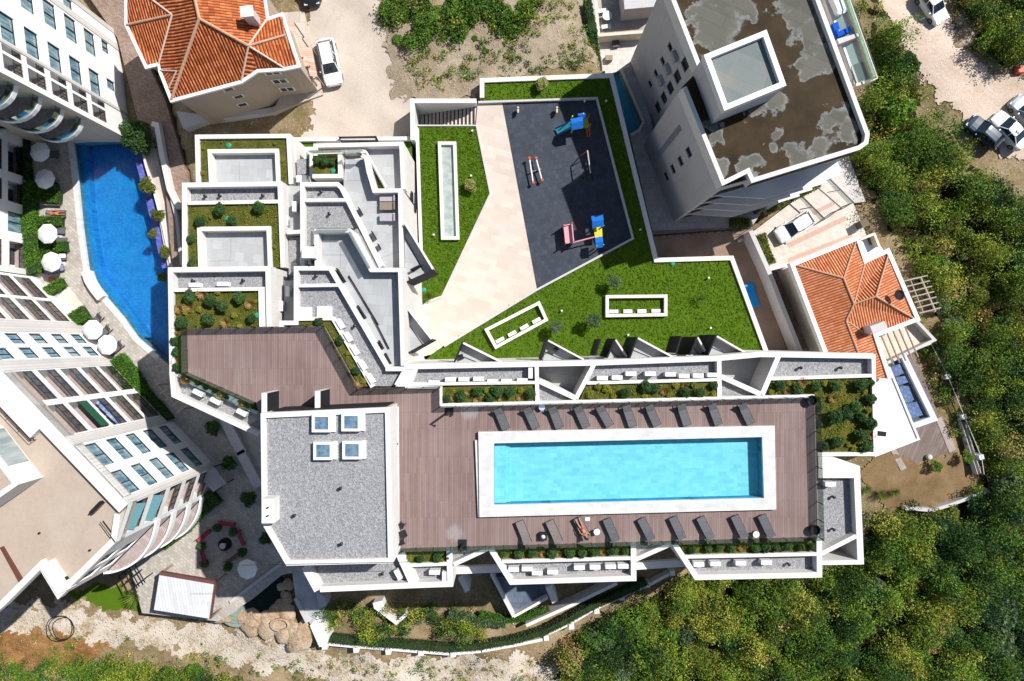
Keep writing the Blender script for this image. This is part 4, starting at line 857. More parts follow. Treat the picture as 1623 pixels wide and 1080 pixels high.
rf_(('a3','b3','e1','e2'), ('b3','e1')); rf_(('a3','e2','e3','e4'), ('e3','e4')); rf_(('a3','e4','e5'), ('e4','e5')); rf_(('a3','e5','a2'), ('e5','a3'))
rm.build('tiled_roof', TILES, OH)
ridge(OH, [R['a1'], R['ap'], R['b1']], .14, RIDGE); ridge(OH, [R['ap'], R['a3']], .13, RIDGE); ridge(OH, [R['c2'], R['c3'], R['c4']], .09, RIDGEP); ridge(OH, [R['d2'], R['c3']], .12, RIDGE); ridge(OH, [R['b3'], R['a3'], R['a2']], .09, RIDGEP); ridge(OH, [R['a3'], R['e2']], .11, RIDGE); ridge(OH, [R['a3'], R['e4']], .09, RIDGEP); ridge(OH, [R['c1'], R['s1'], R['s2']], .07, RIDGEP)
gut = XY([(200,-20),(200.5,40),(232,107),(252.5,102),(254,114),(272,160),(383,130),(408,113),(450,110),(474,105),(447,23),(424,31),(416,-20)], ze)
MB().wall(gut, .3, ze-.2, ze+.06).build('eaves_gutter', WHITEP, OH)
HWL = m_plaster('beige_render', (.40, .33, .26), .22)
g2 = XY([(204,-20),(205,40),(235,103),(256,98),(259,112),(275,153),(382,124),(406,108),(449,104),(468,98),(444,26),(421,34),(413,-20)], ze)
MB().prism(g2, -2.6, ze-.05).build('wall', HWL, OH)
a, b = g2[7], g2[8]
for z in (4.4, 2.3, .2):                                              # white framed windows down the south gable
    for k, f in (('w', .5),):
        c = lerp(a, b, .42); dx, dy = b[0]-a[0], b[1]-a[1]; l = hypot(dx, dy); rz = atan2(dy, dx); n = (dy/l, -dx/l)
        fr = MB().box((c[0]+n[0]*.03, c[1]+n[1]*.03, z), (1.5, .08, 1.05), rz).build('window', WHITEP, OH)
        MB().box((c[0]-dx/l*.33+n[0]*.06, c[1]-dy/l*.33+n[1]*.06, z), (.52, .08, .75), rz).box((c[0]+dx/l*.33+n[0]*.06, c[1]+dy/l*.33+n[1]*.06, z), (.52, .08, .75), rz).build('pane', WIND, fr)
a, b = g2[5], g2[6]
for z, f in ((4.2, .72), (2.2, .74), (.3, .68)):
    c = lerp(a, b, f); dx, dy = b[0]-a[0], b[1]-a[1]; l = hypot(dx, dy); rz = atan2(dy, dx); n = (dy/l, -dx/l)
    fr = MB().box((c[0]+n[0]*.03, c[1]+n[1]*.03, z), (1.0, .08, .7), rz).build('window', WHITEP, OH); MB().box((c[0]+n[0]*.06, c[1]+n[1]*.06, z), (.75, .08, .5), rz).build('pane', WIND, fr)
cz = P(394, 22, 8.2); ch = MB().box((cz[0], cz[1], 7.6), (.9, .75, 1.9), .1).build('chimney', WG, OH); MB().box((cz[0], cz[1], 8.62), (1.1, .95, .12), .1).build('chimney_cap', WHITEP, ch)
MB().prism(XY([(282,178),(292,205),(330,192),(436,180),(510,150),(507,146),(430,172),(340,185)], -2), -3.4, -1.75).build('base_plinth', WG, OH)
o = slab('patio', [(425,30),(450,20),(482,18),(512,150),(430,180),(470,105)], -1.55, m_paving('patio_concrete', [(.4, .34, .28), (.5, .43, .36), (.58, .52, .45)], 1.2, 1.2), 1.0)
AW = m_planks('striped_tile_awning', [(.55, .24, .15), (.62, .42, .33), (.68, .58, .50)], .2, pi/2+.1)
for k, (q, lab) in enumerate((([(455,38),(466,36),(479,90),(473,92)], 'upper striped clay lean-to roof on the east side of the orange roofed house'), ([(468,56),(478,60),(490,104),(478,107)], 'middle striped clay lean-to roof on the east side of the orange roofed house'), ([(481,74),(494,76),(503,122),(491,120)], 'lowest striped clay lean-to roof, nearest to the white car'))):
    t = thing('lean_to_roof', lab, 'canopy', P(*q[0], -1.6), flat=True); z = 1.6-.3*k
    MB().prism(XY(q, z), z-.08, z, True).build('canopy_top', AW, t)
    for c in XY(q, z): MB().box((c[0], c[1], z/2-.85), (.1, .1, z+1.6)).build('post', WOOD, t)
# ---------------------------------------------------------------- villa on the right
VL = thing('villa', 'single storey villa on the right with a new orange hipped tile roof', 'house', P(1350, 480, -5.2), flat=True)
V = {k: P(x, y, z) for k, (x, y, z) in dict(a=(1260,420,0), b=(1357,381,0), c=(1337,441,1.7), d=(1371,416,.1), e=(1353.5,482,1.7), f=(1409,400,0), g=(1388,470,1.7), h=(1450,506,0), i=(1398,526,.0), j=(1367,526,.25), k=(1341,508.5,1.7), l=(1361,561,1.6), m=(1311,557,0), n=(1388,531,0), o=(1404,582,0), p=(1366,600,1.6), q=(1330,600,0), r=(1410,600,0)).items()}
VP = dict(c=(1337,441), e=(1353.5,482), k=(1341,508.5), l=(1361,561), p=(1366,600)); am = (V['m'][0]-V['a'][0], V['m'][1]-V['a'][1]); al = hypot(*am)
for k_, q_ in VP.items():                                             # ridge heights that keep the long west slope flat
    x_, y_, _z = P(*q_, 1.6); V[k_] = P(*q_, .33*abs((x_-V['a'][0])*am[1]-(y_-V['a'][1])*am[0])/al)
rm = MB()
def vf(ks, e): roof_face(rm, [V[k] for k in ks], (V[e[1]][0]-V[e[0]][0], V[e[1]][1]-V[e[0]][1]))
vf('abc', 'ab'); vf('bdec', 'on' if 0 else 'qm'); vf('dfge', 'ab'); vf('fhg', 'fh'); vf('hijkeg', 'ih'); vf('acekl' 'm', 'am'); vf('kjnol', 'no'); vf('lorp', 'no'); vf('mlpq', 'am')
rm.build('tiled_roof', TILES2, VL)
for ks in ('acb', 'ce', 'feg'[:0], 'fgh', 'ge', 'ek', 'kl', 'kj', 'de', 'lp'):
    if ks: ridge(VL, [V[k] for k in ks], .09, RIDGE)
MB().wall(XY([(1329,600),(1309,559),(1256,419.5),(1360,377.5),(1372,414),(1408,397.5),(1455,506),(1388,531.5),(1411,600)], .25), .42, -.5, .25).build('roof_parapet', WHITEP, VL)
MB().prism(XY([(1335,600),(1263,423),(1356,384),(1372,417),(1405,404),(1449,503),(1384,530),(1405,600)], 0), -5.4, -.15).build('wall', WC, VL)
MB().prism(XY([(1361,377),(1392,369),(1407,396),(1373,412)], .2), -5, -.6).build('roof_terrace', WHITEP, VL); MB().wall(XY([(1363,380),(1386,371),(1394,391)], .3), .25, -.7, .3).build('parapet', WC, VL); MB().prism(XY([(1374,377),(1382,375),(1386,387),(1379,389)], -.5), -1, -.55).build('roof_hatch', m_plain('brown_hatch', (.2, .13, .1), .8), VL)
c = P(1391, 519, 1.6); MB().box((c[0], c[1], .8), (1.5, .75, 2.0), .35).build('chimney', WG, VL)
MB().prism(XY([(1386,534),(1453,510),(1480,538),(1476,546),(1404,575)], -2.6), -5, -2.65).build('terrace', m_paving('cream_terrace', [(.55, .46, .36), (.63, .54, .44), (.68, .60, .5)], 1, 1), VL)
MB().wall(XY([(1453,508),(1482,539),(1404,577)], -1.7), .3, -5.2, -1.75).build('terrace_wall', WG, VL)
d = thing('satellite_dish', 'dark satellite dish standing on the villa roof beside its east parapet', 'dish', P(1415, 469, .85))
MB().tube((0, 0, 0), (0, 0, .9), .04).tube((0, 0, .9), (.55, .35, 1.25), .03).build('mast', METAL, d); MB().lathe((0, 0, .95), [(.05, 0), (.35, .08), (.5, .2), (.48, .22), (.3, .1)], 16).build('reflector', DARK, d)
pr = thing('pergola', 'white timber pergola over the south terrace of the villa', 'pergola', P(1430, 555, -4), flat=True)
for k in range(5):
    a = lerp((1396,530), (1434,517), k/4); b = lerp((1416,578), (1455,566), k/4); MB().tube(P(*a, -.2), P(*b, -.4), .09, n=6).build('beam', WOOD, pr)
pr = thing('pergola', 'pale timber pergola fixed to the east side of the villa beside the scrub', 'pergola', P(1460, 470, -4), flat=True)
for k in range(7):
    a = lerp((1433,446), (1457,497), k/6); b = lerp((1470,437), (1491,488), k/6); MB().tube(P(*a, -1.2), P(*b, -1.2), .07, n=6).build('rafter', WOODP, pr)
for a, b in (((1459,440),(1482,493)), ((1443,444),(1463,495))): MB().tube(P(*a, -1.3), P(*b, -1.3), .12 if a[0] > 1450 else .07, n=6).build('beam', WOODP, pr)
for a in ((1459,440),(1482,493)): MB().tube((*P(*a, -1.3)[:2], -5.6), P(*a, -1.3), .1, n=6).build('post', WOODP, pr)
o = slab('villa_path', [(1210,426),(1258,423),(1312,560),(1240,560)], -5.02, m_paving('brown_path', [(.17, .11, .08), (.23, .16, .12), (.30, .22, .18)], .4, .4), 1)
gw = MB().wall(XY([(1190,366),(1218,428),(1246,500),(1270,560)], -2.6), .45, -6, -2.6).build('retaining_wall', WG); tag(gw, 'pale wall between the brown yard and the villa', 'wall')
gw = MB().wall(XY([(1218,428),(1256,418)], -3.2), .3, -6, -3.2).build('driveway_wall', W); tag(gw, 'short white wall at the foot of the driveway joining the villa corner', 'wall')
# white canopy roof, villa pool, deck and garden
o = thing('pool_house', 'low building with a blank white sloped roof beside the villa pool', 'pool house', P(1415, 650, -6), flat=True)
MB().prism(XY([(1383,588),(1409,581),(1457,697),(1385,724)], -1.2), -6.5, -1.2).build('white_roof', m_planks('white_roof_boards', [(.70, .68, .65), (.76, .74, .71), (.80, .78, .76)], .25, pi/2), o)
MB().wall(XY([(1409,582),(1456,696),(1386,723)], -1.1), .2, -1.3, -1.05).build('roof_edge', WHITEP, o)
MB().prism(XY([(1391,683),(1405,685),(1404,692),(1391,691)], -1.19), -1.3, -1.17).build('roof_hatch', DARK, o)
vp = [(1411,578),(1434,568),(1478,662),(1447,672)]
vc = XY(vp, -5.4); MB().prism(vc, -7.6, -7.0).build('pool_basin', m_paving('navy_pool_tiles', [(.05, .12, .24), (.075, .16, .30), (.11, .21, .36)], .3, .3))['kind'] = 'structure'
MB().sheet(vc, -5.75).build('villa_pool_water', m_water('villa_water', (.6, .75, .85)))['kind'] = 'structure'
MB().wall(XY([(1432,563),(1481,664),(1443,677)], -5.35), .6, -7.2, -5.35).build('pool_coping', m_plain('lavender_coping', (.55, .58, .72), .6))['kind'] = 'structure'
for k, (q, lab) in enumerate((([(1412,582),(1426,577),(1433,592),(1418,597)], 'topmost blue float in the villa pool'), ([(1420,599),(1434,596),(1440,606),(1424,611)], 'small blue float second from the top in the villa pool'), ([(1425,612),(1440,612),(1449,634),(1434,640)], 'large grey air mattress in the middle of the villa pool'), ([(1436,641),(1453,637),(1463,658),(1442,664)], 'lowest blue grid float in the villa pool'))):
    f = MB().prism(XY(q, -5.68), -5.8, -5.68).build('pool_float', m_paving('float_fabric%d' % k, [(.07, .12, .25), (.10, .16, .31), (.16, .22, .38)], .45, .45, .4, .03)); tag(f, lab, 'pool float', 'floats in the villa pool')
VD = m_planks('grey_brown_deck', [(.105, .075, .062), (.165, .125, .105), (.24, .19, .165)], .3, .4)
slab('villa_deck', [(1405,690),(1444,678),(1483,664),(1516,715),(1460,730),(1432,746),(1412,718)], -5.95, VD, 1); slab('villa_deck', [(1437,560),(1447,556),(1488,660),(1481,664)], -5.9, VD, 1)
slab('deck_edge', [(1412,715),(1420,712),(1437,742),(1428,747)], -5.9, m_planks('pale_deck_edge', [(.25, .2, .18), (.33, .27, .24), (.4, .34, .3)], .25, .4), 1); slab('deck_edge', [(1483,664),(1492,661),(1516,713),(1505,718)], -5.9, bpy.data.materials['pale_deck_edge'], 1)
drape('villa_garden', [(1363,745),(1400,715),(1460,735),(1530,712),(1550,750),(1555,785),(1500,805),(1405,805),(1372,775)], m_soil('tan_garden_soil', [(.3, (.12, .075, .035)), (.5, (.21, .14, .07)), (.7, (.30, .21, .12))], .5, 9, .6), .1, .35)
drape('side_strip', [(1447,548),(1475,548),(1540,690),(1560,745),(1535,745),(1500,650)], m_soil('dark_strip_soil', [(.3, (.03, .028, .012)), (.5, (.10, .075, .03)), (.7, (.24, .17, .09))], .8, 6, .8), .1, .25)
# house and patio at the top, north of the tower
NH = thing('patio_house', 'shaded neighbour house with a flat roof terrace left of the grey tower', 'house', P(1000, 20, -5.3), flat=True)
MB().prism(XY([(944,-40),(1062,-40),(1042,15),(1026,52),(950,58)], -4.0), -6, -4.0).build('roof_terrace', m_paving('grey_terrace', [(.3, .27, .25), (.38, .34, .31), (.44, .4, .37)], .6, .6), NH)
MB().wall(XY([(941,-40),(949,56),(1026,50)], -3.4), .3, -6, -3.4).build('parapet', WC, NH); MB().prism(XY([(985,-40),(1062,-40),(1046,10),(990,15)], -1.5), -5, -1.5).build('upper_storey', WG, NH)
slab('patio', [(948,60),(1035,52),(1006,102),(985,112),(955,120)], -5.0, m_paving('pale_patio', [(.52, .47, .42), (.6, .55, .5), (.66, .62, .57)], .5, .5), 1)
o = MB().wall(XY([(936,-40),(946,60),(956,120)], -3), .3, -6, -3).build('side_wall', WG); tag(o, 'grey wall with climbing shrubs between the rubble plot and the shaded patio', 'wall')
bp = [(971,117),(983,112),(1018,193),(1013,204),(1000,212)]
MB().prism(XY(bp, -4.9), -6.4, -5.9).build('lap_pool_basin', m_paving('teal_lap_tiles', [(.03, .30, .45), (.05, .38, .54), (.08, .45, .6)], .3, .3))['kind'] = 'structure'; MB().sheet(XY(bp, -4.92), -4.92).build('lap_pool_water', m_water('lap_pool', (.55, .90, .95)))['kind'] = 'structure'
MB().wall(XY([(985,111),(1020,193),(1014,206),(1000,214)], -4.8), .3, -6.4, -4.8).build('pool_coping', WC)['kind'] = 'structure'
slab('tower_path', [(984,108),(1004,104),(1030,180),(1068,345),(1140,335),(1200,310),(1205,340),(1190,362),(1036,375),(998,214),(1014,206),(1020,193)], -5.05, m_paving('tower_paving', [(.34, .33, .32), (.42, .41, .40), (.48, .47, .46)], .6, .6), 1)
o = slab('tower_forecourt', [(1215,318),(1305,268),(1345,248),(1372,320),(1352,322),(1306,284),(1190,345)], -5.06, m_paving('concrete_slabs', [(.42, .40, .37), (.52, .49, .46), (.6, .57, .53)], 1.5, 1.5, .4), 1)
# ---------------------------------------------------------------- deck furniture
LG = m_planks('dark_lounger_mesh', [(.10, .10, .107), (.135, .135, .142), (.17, .17, .178)], .06, pi/2); LB = m_planks('taupe_lounger_mesh', [(.17, .14, .13), (.22, .185, .175), (.27, .23, .22)], .06, pi/2)
def make_lounger(m, lab):
    t = thing('sun_lounger', lab, 'sun lounger')
    MB().rbox((0, -.28, .34), (.66, 1.3, .06), .04).build('seat', m, t)
    b = MB(); b.box((0, .60, .52), (.66, .68, .05), 0, .62); b.build('backrest', m, t)
    f = MB().box((-.34, 0, .3), (.05, 1.9, .07)).box((.34, 0, .3), (.05, 1.9, .07)).box((0, -.93, .3), (.66, .05, .07)); f.build('frame', METAL, t)
    for x in (-.3, .3):
        for y in (-.8, .6): MB().box((x, y, .14), (.05, .05, .28)).build('leg', METAL, t)
    return t
lg = make_lounger(LG, None); lb = make_lounger(LB, None)
NROW = [(795,663,22),(841.5,662,24),(880,661,21),(921,660,24),(957,659,30),(996,658.5,19),(1033,657.5,24),(1082,656.6,18),(1131,655.7,20),(1180,655,26)]
for k, (x, y, a) in enumerate(NROW):
    place(lg, USED, P(x, y, ZD+.02), radians(a), 'leftmost dark grey lounger above the long pool, beside the wet patch' if k == 0 else 'rightmost dark grey lounger above the long pool' if k == 9 else '%s dark grey lounger from the left in the row above the long pool' % ORD[k], 'sun loungers on the roof deck')
SROW = [(829.6,842,22,1),(877.7,841,25,1),(922,836,27,1),(967.4,838,24,0),(1022.8,837,27,0),(1072,835,25,0),(1116,835,27,0),(1169.5,833,25,0),(1212,832,25,0)]
for k, (x, y, a, br) in enumerate(SROW):
    l = 'taupe lounger at the left end of the lower row by the long pool' if k == 0 else 'taupe lounger with the square side table on its left side' if k == 1 else 'taupe lounger under the sunbathing woman' if k == 2 else 'dark grey lounger just right of the sunbathing woman' if k == 3 else 'dark grey lounger at the right end of the lower row near the deck corner' if k == 8 else '%s dark grey lounger to the right of the sunbathing woman in the lower row' % ORD[k-3]
    place(lb if br else lg, USED, P(x, y, ZD+.02), radians(180+a), l, 'sun loungers on the roof deck')
for o in (lg, lb): pass
def round_table(x, y, lab, top=WHITEP, z=ZD, r=.26):
    t = thing('side_table', lab, 'side table', P(x, y, z), group='side tables by the loungers')
    MB().lathe((0, 0, 0), [(r*.75, 0), (r*.8, .02), (.05, .04), (.05, .42)], 14).build('base', METAL, t); MB().lathe((0, 0, .42), [(r, 0), (r*1.02, .03)], 20).build('table_top', top, t)
round_table(945, 841, 'small round white table between the sunbathing woman and the next dark lounger'); round_table(1195.5, 845, 'small round white table between the last two loungers of the lower row'); round_table(858.5, 645, 'small round pale blue table against the glass between the upper loungers', m_plain('pale_blue_top', (.45, .55, .7), .4))
t = thing('side_table', 'square dark side table with a white round lamp between the two empty taupe loungers', 'side table', P(860.5, 849, ZD), group='side tables by the loungers')
MB().rbox((0, 0, .2), (.6, .62, .4), .03).build('table_top', DARK, t); MB().lathe((0, 0, .4), [(.15, 0), (.17, .04), (.1, .12), (.06, .16)], 16).build('lamp', WHITEP, t)
for x, y, lab in ((1283,634,'black round pot in the upper right corner of the roof deck'), (1288,838,'black round pot in the lower right corner of the roof deck')):
    o = MB().lathe((0, 0, 0), [(.3, 0), (.42, .5), (.40, .55), (.34, .5), (.3, .35)], 20).build('plant_pot', METAL); o.location = P(x, y, ZD); tag(o, lab, 'pot', 'pots on the roof deck')
for x, y, lab in ((712,652,'tall dark outdoor shower post casting a long shadow beside the upper wet patch'), (733,862,'dark outdoor shower post at the lower edge of the deck by the planter corner')):
    t = thing('outdoor_shower', lab, 'shower', P(x, y, ZD), group='outdoor showers')
    MB().box((0, 0, 1.1), (.16, .12, 2.2)).build('post', METAL, t); MB().tube((0, 0, 2.15), (.28, -.15, 2.15), .05).lathe((.28, -.15, 2.08), [(.11, 0), (.11, .04)], 12).build('shower_head', METAL, t); MB().box((0, 0, .03), (.7, .7, .05)).build('base_plate', DARK, t)
def folding_chair(x, y, a, lab):
    t = thing('folding_chair', lab, 'chair', P(x, y, ZD), radians(a), group='black chairs by the penthouse')
    MB().box((0, 0, .44), (.44, .42, .04)).build('seat', METAL, t); MB().box((0, .21, .68), (.42, .04, .34)).build('backrest', METAL, t)
    for p in ((-.2,-.19),(.2,-.19),(-.2,.19),(.2,.19)): MB().box((*p, .22), (.035, .035, .44)).build('leg', METAL, t)
folding_chair(638, 831, 60, 'black chair above the dark table beside the penthouse planter'); folding_chair(638, 857, 100, 'black chair below the dark table beside the penthouse planter')
t = thing('cafe_table', 'small dark table between two black chairs beside the penthouse planter', 'table', P(641, 843, ZD), .4); MB().rbox((0, 0, .72), (.6, .6, .04), .05).build('table_top', METAL, t); MB().tube((0, 0, 0), (0, 0, .7), .05).build('pedestal', METAL, t)
# ---------------------------------------------------------------- air conditioning units on the gravel
def make_ac():
    t = thing('air_conditioner', None, 'AC unit')
    MB().rbox((0, 0, .42), (.88, .36, .66), .03).build('casing', WHITEP, t); MB().box((-.3, 0, .045), (.08, .36, .09)).box((.3, 0, .045), (.08, .36, .09)).build('foot', METAL, t)
    m = MB(); 
    for k in range(4): m.add([(-.18+.30*cos(a)*(1-.22*k), -.185-.004*k, .42+.28*sin(a)*(1-.22*k)) for a in np.linspace(0, 2*pi, 17)[:-1]], [tuple(range(16))])
    m.build('fan_grille', SHUT, t); return t
ac = make_ac()
ACS = [('short strip right of the diagonal planter', 11.6, [(689,606,0),(715,601,0),(736,600.6,0),(759,600,0),(781,604,0),(802.7,603.6,0),(827.6,602.6,0),(840.5,591,90)]),
       ('gravel strip between the two light wells', 11.6, [(953,599,0),(976,598,0),(997.6,592,0),(1028,592,0),(1059.6,593,0),(1081,595.6,0),(1103,595,0),(1125.5,594,0)]),
       ('slanting gravel roof beside the narrow diagonal planter', 11.7, [(542,514,-58),(554.5,534.5,-58),(565,555,-58),(577,578.5,-58),(589.6,599.6,-58)]),
       ('gravel strip below the sunbathing woman', 11.45, [(814,898.5,0),(835,897.6,0),(851,904,0),(875,902.5,0),(917,895.5,0),(941.5,895,0),(966,894,0),(985.5,893.5,0)]),
       ('lower right gravel strip', 11.45, [(1104,890.5,0),(1130,889.5,0),(1169.6,888.5,0),(1209.6,887.5,0)]),
       ('strip just above the big planted bed', 11.55, [(314,453,0),(358,451.5,0)]),
       ('slanted ledge left of the penthouse', 11.55, [(319.7,622,-27),(347,635,-27),(373,632,-27),(388,653,-27)]),
       ('white shaft between the stepped terraces', 8.0, [(470.5,330,90),(457.5,352,90)]), ('shaft just right of the big planted bed', 9.4, [(460,463,90),(449,486,90)]),
       ('small roofs below the penthouse', 11.5, [(633,906.7,-62),(690,903,0),(705.5,910,90)])]
for strip, z, L in ACS:
    for k, (x, y, a) in enumerate(L):
        w = ('topmost white AC unit' if k == 0 else '%s white AC unit' % ORD[k]) if 'slanting' in strip or 'shaft' in strip else ('leftmost white AC unit' if k == 0 else 'rightmost white AC unit' if k == len(L)-1 else '%s white AC unit from the left' % ORD[k])
        place(ac, USED, P(x, y, z), radians(a), w+' on the '+strip, 'air conditioning units')
for k, (x, y, lab) in enumerate(((1310,765,'white AC unit standing alone on the grey gravel of the east terrace'),)): place(ac, USED, P(x, y, 11.6), 0, lab, 'air conditioning units')
# gravel roof outlets
for k, (x, y, z, lab) in enumerate(((327,312,8.75,'left black vent on the narrow gravel strip of the middle terrace'),(350,311,8.75,'second black vent on the narrow gravel strip of the middle terrace'),(418,311,8.75,'right black vent on the narrow gravel strip of the middle terrace'),(308,446,11.6,'black vent left of the two AC units above the big planted bed'),(387,445,11.6,'black vent right of the two AC units above the big planted bed'),
    (510,305,8.95,'black vent on the small upper gravel roof of the stepped terraces'),(523,340,8.95,'black vent on the larger gravel roof above the glazed terrace'),(502,438,11.75,'black vent on the small gravel roof below the glazed terrace'),(563,517,11.75,'black vent on the slanting gravel roof beside the AC units'),
    (541,773,15.6,'black vent in the middle of the penthouse gravel roof'),(468,816,15.6,'black vent on the penthouse gravel roof near its chimney'),(542,861,15.6,'black vent near the lower edge of the penthouse gravel roof'),
    (1267,583,11.65,'left black vent on the gravel strip above the large planted bed on the right'),(1330,583,11.65,'right black vent on the gravel strip above the large planted bed on the right'),(1319,787,11.6,'upper black vent on the east terrace gravel'),(1319,838,11.6,'lower black vent on the east terrace gravel'),(1248,893,11.5,'black vent on the gravel at the lower right corner of the block'),(607,908,11.55,'black vent on the ledge below the penthouse'))):
    o = MB().lathe((0, 0, 0), [(.09, 0), (.09, .28), (.14, .3), (.14, .36), (.05, .4)], 10).build('roof_vent', METAL); o.location = P(x, y, z); tag(o, lab, 'vent', 'vents on the gravel roofs')
# terrace furniture: three loungers side by side on the shaded corner of the glazed terrace
CUSH = m_plain('lilac_grey_cushion', (.38, .36, .40), .9, .1, 3); CUSB = m_plain('brown_cushion', (.24, .19, .15), .9, .1, 3)
for k, (y, m, lab) in enumerate(((315, CUSH, 'uppermost grey daybed on the terrace with the three daybeds'), (328.5, CUSB, 'brown daybed between two grey daybeds on the terrace'), (346, CUSH, 'lowest grey daybed on the terrace with the three daybeds'))):
    t = thing('daybed', lab, 'daybed', P(615.5, y, 8.52), group='daybeds on the upper terrace')
    MB().rbox((0, 0, .42), (1.35, .68, .14), .04).build('mattress', m, t); MB().box((.62, 0, .55), (.1, .66, .3)).build('backrest', m, t)
    for a in (-.6, .6):
        for b in (-.26, .26): MB().box((a, b, .18), (.05, .05, .36)).build('leg', METAL, t)
# ---------------------------------------------------------------- sunbathers
SKIN = m_plain('skin', (.42, .21, .12), .55, .1, 6, .1); SKIN2 = m_plain('tanned_skin', (.30, .13, .065), .5, .1, 6, .1); BIK = m_plain('red_swimwear', (.35, .05, .04), .7); HAIR = m_plain('dark_hair', (.03, .018, .01), .6)
def person(name, lab, loc, rz, joints, edges, skin, extra, tilt=0.0):
    me = bpy.data.meshes.new(name); me.from_pydata([j[:3] for j in joints], edges, []); me.materials.append(skin)
    o = bpy.data.objects.new(name, me); C.objects.link(o)
    o.modifiers.new('Skin', 'SKIN')
    for i, j in enumerate(joints):
        sv = me.skin_vertices[0].data[i]; sv.radius = (j[3], j[4] if len(j) > 4 else j[3]); sv.use_root = i == 0
    s = o.modifiers.new('Subdivision', 'SUBSURF'); s.levels = 2; s.render_levels = 2
    dg = bpy.context.evaluated_depsgraph_get(); m2 = bpy.data.meshes.new_from_object(o.evaluated_get(dg)); o.modifiers.clear(); o.data = m2; m2.name = name
    if not m2.materials: m2.materials.append(skin)
    m2.polygons.foreach_set('use_smooth', [True]*len(m2.polygons))
    o.location = loc; o.rotation_euler = (0, 0, rz); tag(o, lab, 'person')
    for n, mb, m in extra: mb.build(n, m, o, smooth=True)
    return o
def lying(hz=.40, arm_up=True):
    # lying on the back, head towards +y, z up; pelvis is the root
    J = [(0, -.02, hz+.10, .155, .10), (0, .22, hz+.13, .125, .095), (0, .42, hz+.22, .16, .105), (0, .56, hz+.29, .06), (0, .70, hz+.38, .092, .105), (0, .80, hz+.42, .075),
         (-.10, -.10, hz+.09, .092), (-.12, -.48, hz+.17, .062), (-.13, -.88, hz+.06, .042), (-.14, -.95, hz+.12, .03), (-.15, -.93, hz+.21, .02),
         (.10, -.10, hz+.09, .092), (.14, -.48, hz+.14, .062), (.17, -.88, hz+.06, .042), (.19, -.95, hz+.12, .03), (.20, -.93, hz+.21, .02),
         (-.19, .44, hz+.23, .06), (-.36, .60, hz+.28, .042), (-.20, .84, hz+.32, .03), (-.14, .90, hz+.33, .03),
         (.19, .44, hz+.23, .06), (.30, .20, hz+.16, .042), (.30, -.06, hz+.12, .03), (.295, -.13, hz+.11, .03)]
    E = [(0,1),(1,2),(2,3),(3,4),(4,5),(0,6),(6,7),(7,8),(8,9),(9,10),(0,11),(11,12),(12,13),(13,14),(14,15),(2,16),(16,17),(17,18),(18,19),(2,20),(20,21),(21,22),(22,23)]
    for base, bx, by, bz, sy in ((19, -.14, .90, hz+.33, 1), (23, .295, -.13, hz+.11, -1)):     # five fingers on each hand
        for f, (dx, dl) in enumerate(((-.03, .06), (-.012, .075), (.006, .08), (.022, .07), (.045, .04))):
            n = len(J); J.append((bx+dx, by+sy*dl*.6, bz+.012, .009)); J.append((bx+dx*1.2, by+sy*dl, bz, .008)); E += [(base, n), (n, n+1)]
    return J, E
J, E = lying(.36)
hair = MB().lathe((0, .80, .70), [(.05, 0), (.11, .04), (.115, .08), (.07, .13), (.02, .15)], 12); top = MB().lathe((-.07, .40, .60), [(.07, 0), (.065, .05), (.03, .085)], 10).lathe((.07, .40, .60), [(.07, 0), (.065, .05), (.03, .085)], 10); bot = MB().lathe((0, -.05, .44), [(.165, 0), (.17, .05), (.12, .115), (.05, .13)], 12)
face = MB().lathe((0, .715, .845), [(.02, 0), (.016, .02), (.006, .03)], 8).lathe((-.035, .735, .842), [(.013, 0), (.008, .006)], 8).lathe((.035, .735, .842), [(.013, 0), (.008, .006)], 8).box((0, .675, .845), (.045, .012, .008))
person('person', 'woman in a dark red bikini lying on a taupe lounger, one arm up', P(922, 836, ZD+.02), radians(180+27), J, E, SKIN, [('hair', hair, HAIR), ('bikini_top', top, BIK), ('bikini_bottom', bot, BIK), ('face_features', face, HAIR)])
# ---------------------------------------------------------------- parasols and loungers by the left pool
CANV = m_plain('white_canvas', (.80, .79, .77), .8, .04, 2)
def make_parasol():
    t = thing('parasol', None, 'parasol')
    n = 8; R0 = 1.05; v = [(0, 0, 2.5)]; f = []
    for k, (r, z) in enumerate(((.35, 2.40), (.75, 2.22), (R0, 2.0))):
        for i in range(2*n): a = 2*pi*i/(2*n); rr = r*(1 if i % 2 == 0 else .935); v.append((rr*cos(a), rr*sin(a), z+(0 if i % 2 == 0 else -.02)))
    m = 2*n
    for i in range(m):
        f.append((0, 1+i, 1+(i+1) % m))
        for k in range(2): f.append((1+k*m+i, 1+(k+1)*m+i, 1+(k+1)*m+(i+1) % m, 1+k*m+(i+1) % m))
    MB().add(v, f).build('canopy', CANV, t); MB().tube((0, 0, 0), (0, 0, 2.5), .03).build('pole', WHITEP, t); MB().lathe((0, 0, 0), [(.3, 0), (.28, .1), (.06, .14)], 16).build('base', WG, t); MB().lathe((0, 0, 2.5), [(.05, 0), (.03, .08)], 8).build('finial', WHITEP, t)
    return t
pa = make_parasol()
for x, y, lab in ((60,240,'white parasol in the shade, topmost in the row beside the free-form pool'), (68,283,'white parasol just below the shaded one, left of the free-form pool'), (72,370,'white parasol beside the long clipped hedge, third down the row'), (78,415,'white parasol lowest in the row beside the long hedge'), (144,523,'white parasol above its neighbour near the bottom of the free-form pool'), (167,547,'white parasol with a red towel at its edge near the large green hedge'), (390,904,'white parasol in the shaded lower courtyard next to the ring of red benches')):
    p = P(x, y, -1.7); place(pa, USED, (p[0], p[1], -4.0), random.uniform(0, .7), lab, 'white parasols')
